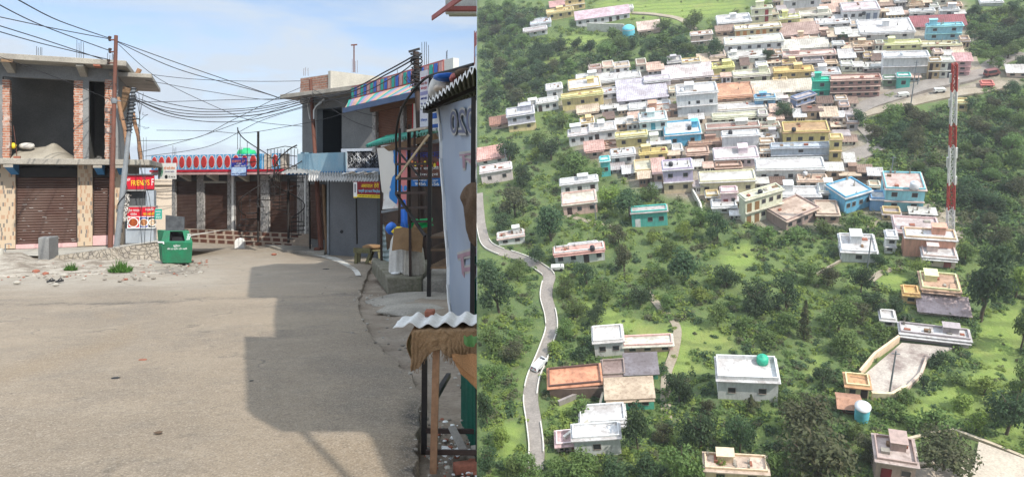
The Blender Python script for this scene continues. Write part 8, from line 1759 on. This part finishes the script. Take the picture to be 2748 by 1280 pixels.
TREES = [
 (1917, 160, 72, 62, 'dark'), (1862, 80, 70, 55, 'mid'), (2062, 36, 40, 40, 'dark'), (2062, 164, 40, 34, 'dark'), (2104, 318, 52, 58, 'dark'), (2680, 130, 62, 75, 'dark'), (2300, 345, 60, 46, 'dark', 'tall'), (2260, 108, 26, 34, 'dark', 'bush'),
 (1370, 436, 88, 66, 'dark'), (1480, 430, 84, 72, 'dark'), (1405, 500, 78, 56, 'dark'), (1545, 480, 88, 98, 'mid'), (1640, 556, 84, 70, 'bright'), (1690, 582, 88, 92, 'dark'), (1748, 536, 56, 60, 'mid'), (1480, 646, 122, 100, 'dark'), (1384, 580, 86, 92, 'olive'), (1352, 622, 66, 58, 'dark'), (1402, 622, 38, 48, 'bright', 'bush'), (1660, 656, 64, 62, 'olive'), (1440, 425, 40, 46, 'bright', 'bush'), (1600, 490, 50, 60, 'mid'), (1530, 440, 50, 60, 'mid'), (1446, 395, 52, 62, 'mid'), (1510, 345, 42, 64, 'mid', 'bush'), (1620, 345, 36, 46, 'mid', 'bush'),
 (1925, 646, 96, 72, 'dark'), (1880, 606, 56, 58, 'mid'), (1838, 640, 58, 62, 'bright'), (1800, 690, 56, 66, 'mid'), (2060, 650, 50, 62, 'mid', 'bush'), (2130, 645, 40, 70, 'mid', 'bush'), (2215, 628, 46, 80, 'mid', 'bush'), (2290, 620, 44, 60, 'mid', 'bush'), (1750, 655, 40, 50, 'bright', 'bush'),
 (1340, 838, 132, 108, 'dark'), (1448, 706, 56, 60, 'dark'), (1574, 762, 72, 60, 'dark'), (1520, 790, 60, 60, 'mid'), (1600, 870, 60, 62, 'dark'), (1550, 850, 56, 66, 'mid'), (1320, 938, 76, 72, 'mid'), (1384, 962, 64, 80, 'olive'), (1566, 968, 46, 62, 'dark', 'bush'), (1520, 910, 62, 56, 'mid'), (1490, 945, 40, 46, 'bright', 'bush'), (1310, 740, 62, 58, 'dark'), (1390, 745, 52, 66, 'mid'), (1620, 800, 60, 64, 'mid'),
 (1676, 728, 78, 64, 'olive', 'tall'), (1838, 760, 116, 106, 'dark'), (1950, 770, 80, 72, 'dark'), (2028, 836, 106, 96, 'dark'), (2108, 830, 106, 88, 'dark'), (1926, 876, 70, 68, 'mid'), (2156, 906, 98, 42, 'olive', 'cone'), (2106, 892, 66, 78, 'mid'), (2250, 890, 100, 104, 'mid'), (2262, 950, 78, 88, 'mid'), (2170, 760, 66, 66, 'mid'), (2222, 765, 60, 66, 'olive'), (1760, 760, 56, 58, 'mid'), (1720, 820, 70, 70, 'dark'), (1790, 830, 52, 56, 'mid'), (1880, 810, 50, 60, 'bright', 'bush'), (2000, 890, 48, 58, 'mid', 'bush'), (2060, 925, 40, 62, 'mid', 'bush'),
 (2354, 714, 50, 42, 'dark'), (2462, 740, 56, 58, 'bright'), (2632, 862, 228, 146, 'dark', 'tall', 'great dark tree towering beside the ochre house with the brown roof terrace'), (2310, 790, 98, 62, 'dark'), (2342, 836, 66, 62, 'dark'), (2400, 832, 48, 50, 'dark'), (2300, 866, 66, 76, 'olive'), (2428, 872, 38, 42, 'dark', 'bush'), (2738, 940, 140, 76, 'mid'), (2360, 905, 48, 66, 'mid', 'bush'), (2690, 700, 62, 66, 'mid'), (2740, 690, 70, 60, 'dark'), (2590, 700, 60, 56, 'mid'), (2725, 800, 110, 80, 'bright', 'round'),
 (1824, 1080, 110, 76, 'dark'), (2014, 1110, 52, 32, 'olive', 'cone'), (2082, 1068, 58, 66, 'mid', 'bush'), (1880, 1205, 136, 118, 'dark'), (1986, 1215, 138, 84, 'dark'), (2150, 1175, 118, 150, 'olive'), (2206, 1036, 64, 60, 'dark'), (2190, 1300, 160, 240, 'olive', 'round', 'great olive brown spreading tree rising from the bottom edge'), (1832, 1290, 118, 120, 'mid'), (1935, 1275, 66, 70, 'bright', 'bush'), (1780, 1180, 56, 60, 'olive'), (1900, 1110, 50, 60, 'olive', 'bush'), (2130, 1090, 46, 66, 'mid', 'bush'), (2070, 1280, 80, 80, 'mid'), (2290, 1180, 56, 74, 'mid', 'bush'), (2330, 1230, 66, 80, 'olive'),
 (1712, 1210, 138, 88, 'dark', 'tall'), (1424, 1285, 66, 92, 'mid'), (1560, 1300, 84, 116, 'mid'), (1652, 1290, 72, 92, 'dark'), (1742, 1290, 88, 84, 'dark'), (1310, 1140, 116, 58, 'dark'), (1314, 1250, 64, 60, 'dark'), (1348, 1200, 66, 66, 'bright'), (1330, 1040, 80, 76, 'mid'), (1380, 1280, 56, 70, 'mid'), (1700, 1090, 30, 40, 'mid', 'bush'), (1560, 1120, 60, 76, 'mid', 'bush'), (1500, 1290, 50, 80, 'mid'),
 (2518, 980, 46, 60, 'dark', 'bush'), (2476, 1040, 44, 46, 'dark', 'bush'), (2430, 1080, 46, 54, 'mid', 'bush'), (2700, 1165, 164, 126, 'dark'), (2618, 1160, 70, 58, 'bright', 'bush'), (2510, 1150, 62, 96, 'mid', 'bush'), (2530, 1262, 112, 168, 'olive', 'round', 'dense olive dark tree standing on the terrace edge at the bottom'), (2400, 1120, 50, 70, 'mid', 'bush'), (2580, 1100, 58, 80, 'bright', 'bush'), (2450, 1150, 40, 70, 'mid', 'bush'), (2640, 1060, 60, 84, 'bright', 'bush'), (2560, 1030, 40, 66, 'mid', 'bush'), (2735, 1060, 90, 66, 'mid')]
def plant_trees():
    for t in TREES:
        px, py, hp, wp, tone = t[:5]; shape = t[5] if len(t) > 5 else 'round'; tree(px, py, hp, wp, tone, shape, t[6] if len(t) > 6 else None)
    # more trees of the woods, still told apart
    rs = random.Random(5); n = 0; pts = []
    for t in range(4000):
        if n >= 120: break
        poly = WOOD[1] if rs.random() < .5 else rs.choice([WOOD[0]] + WOOD[2:5] + [WOOD[4], WOOD[4]])
        xs = [p[0] for p in poly]; ys_ = [p[1] for p in poly]; x, y = rs.uniform(min(xs), max(xs)), rs.uniform(min(ys_), max(ys_))
        if not inpoly(x, y, poly) or any(math.hypot(x - a, (y - b) * 1.4) < 27 for a, b in pts) or x > 2740 or x < 1300: continue
        if any(b[0] < x < b[1] and b[2] < y < b[3] + 20 for b in BOXES) or (2515 < x < 2580 and y > 190): continue
        pts.append((x, y)); n += 1; h = rs.uniform(34, 58) * (.85 + .35 * y / 600)
        tree(x, y, h, h * rs.uniform(.85, 1.25), rs.choice(('dark', 'dark', 'mid', 'olive', 'mid')), rs.choice(('round', 'round', 'bush')), group='trees of the woods around the town')
plant_trees()
# ------------------------------------------------------------------ undergrowth: nobody could count it
def undergrowth():
    rs = random.Random(9); out = {k: MB() for k in LEAF}; n = 0
    for t in range(90000):
        if n >= 7400: break
        x, y = rs.uniform(1284, 2790), rs.uniform(-10, 1310)
        if rs.random() < .35: q_ = rs.choice(WOOD); xs = [p[0] for p in q_]; yy_ = [p[1] for p in q_]; x, y = rs.uniform(min(xs), max(xs)), rs.uniform(min(yy_), max(yy_))
        town = inpoly(x, y, TOWN); mead = any(inpoly(x, y, q) for q in MEADOW)
        if town and rs.random() < .985: continue
        if mead and rs.random() < .8: continue
        if any(b[0] - 3 < x < b[1] + 3 and b[2] + 3 < y < b[3] + 5 for b in BOXES): continue
        rd = interp(y, [(520, 1286), (570, 1288), (615, 1293), (655, 1306), (674, 1335), (690, 1385), (706, 1425), (724, 1455), (742, 1474), (768, 1468), (800, 1466), (845, 1478), (885, 1480), (930, 1466), (975, 1448), (1015, 1432), (1070, 1424), (1130, 1432), (1200, 1440), (1262, 1436)])
        if 510 < y < 1270 and abs(x - rd) < 27 + (y - 500) * .012: continue
        if 2300 < x < 2570 and 915 < y < 1070 and inpoly(x, y, [(2310, 1015), (2420, 915), (2565, 930), (2480, 1050), (2345, 1075)]): continue
        if x > 2360 and y > 1225 or (2570 < x and y > 1160 and y > 1150 + (x - 2560) * .45): continue
        if 2430 < x and 120 < y < 330 and abs(y - (330 - (x - 2260) * .36)) < 50: continue
        wood = any(inpoly(x, y, q) for q in WOOD); dry = inpoly(x, y, DRY)
        c = hitL(x, y); s = toW(c).y / F; r = rs.uniform(5, 15) * s * (.75 + .35 * y / 700) * (.5 if mead else 1) * (1.55 if wood else 1)
        nz = noise.noise((c.x * .045, c.y * .045, 3)); 
        tone = rs.choices(('dark', 'mid', 'bright', 'olive'), (2.4 + (6 if wood and x < 2000 else 1.5 if wood else 0) - 3 * nz, 4, max(.2, 3.2 + 4 * nz + (2 if mead else 0) - (3 if wood else 0)), 1.3 + (4 if dry else 0) + (1.5 if wood else 0)))[0]
        if (x - r / s - 1281) < 0: continue
        k = rs.randint(1, 3)
        m = out[tone]
        for j in range(k): 
            q = c + V((rs.uniform(-r, r), rs.uniform(-r, r), 0)) * .7 * (k > 1); q.z = hgt(q.x, q.y) + r * .3
            a0 = len(m.v); leaves(m, q, V((r, r, r * rs.uniform(.5, .95))) * (1 if k == 1 else .7), 26, .15 * r + .08, rs, .9)
            for i in range(a0, len(m.v)): m.v[i] = toW(m.v[i])
        n += 1
    for tone, m in out.items():
        o = m.build('undergrowth', LEAF[tone], None, fix=False, uv=False); o['kind'] = 'stuff'
undergrowth()

# ------------------------------------------------------------------ air of the valley
def haze():
    mb = MB(); mb.box(-460, 460, -62, 460, -78, 175); k = bpy.data.materials.new('valley haze'); k.use_nodes = True; nt = k.node_tree; nt.nodes.remove(nt.nodes['Principled BSDF'])
    v = nt.nodes.new('ShaderNodeVolumePrincipled'); v.inputs['Color'].default_value = (.86, .90, .95, 1); v.inputs['Density'].default_value = .00042; v.inputs['Anisotropy'].default_value = .2
    nt.links.new(v.outputs[0], nt.nodes['Material Output'].inputs['Volume']); o = mb.build('haze', k, None, uv=False); o['kind'] = 'stuff'
haze()
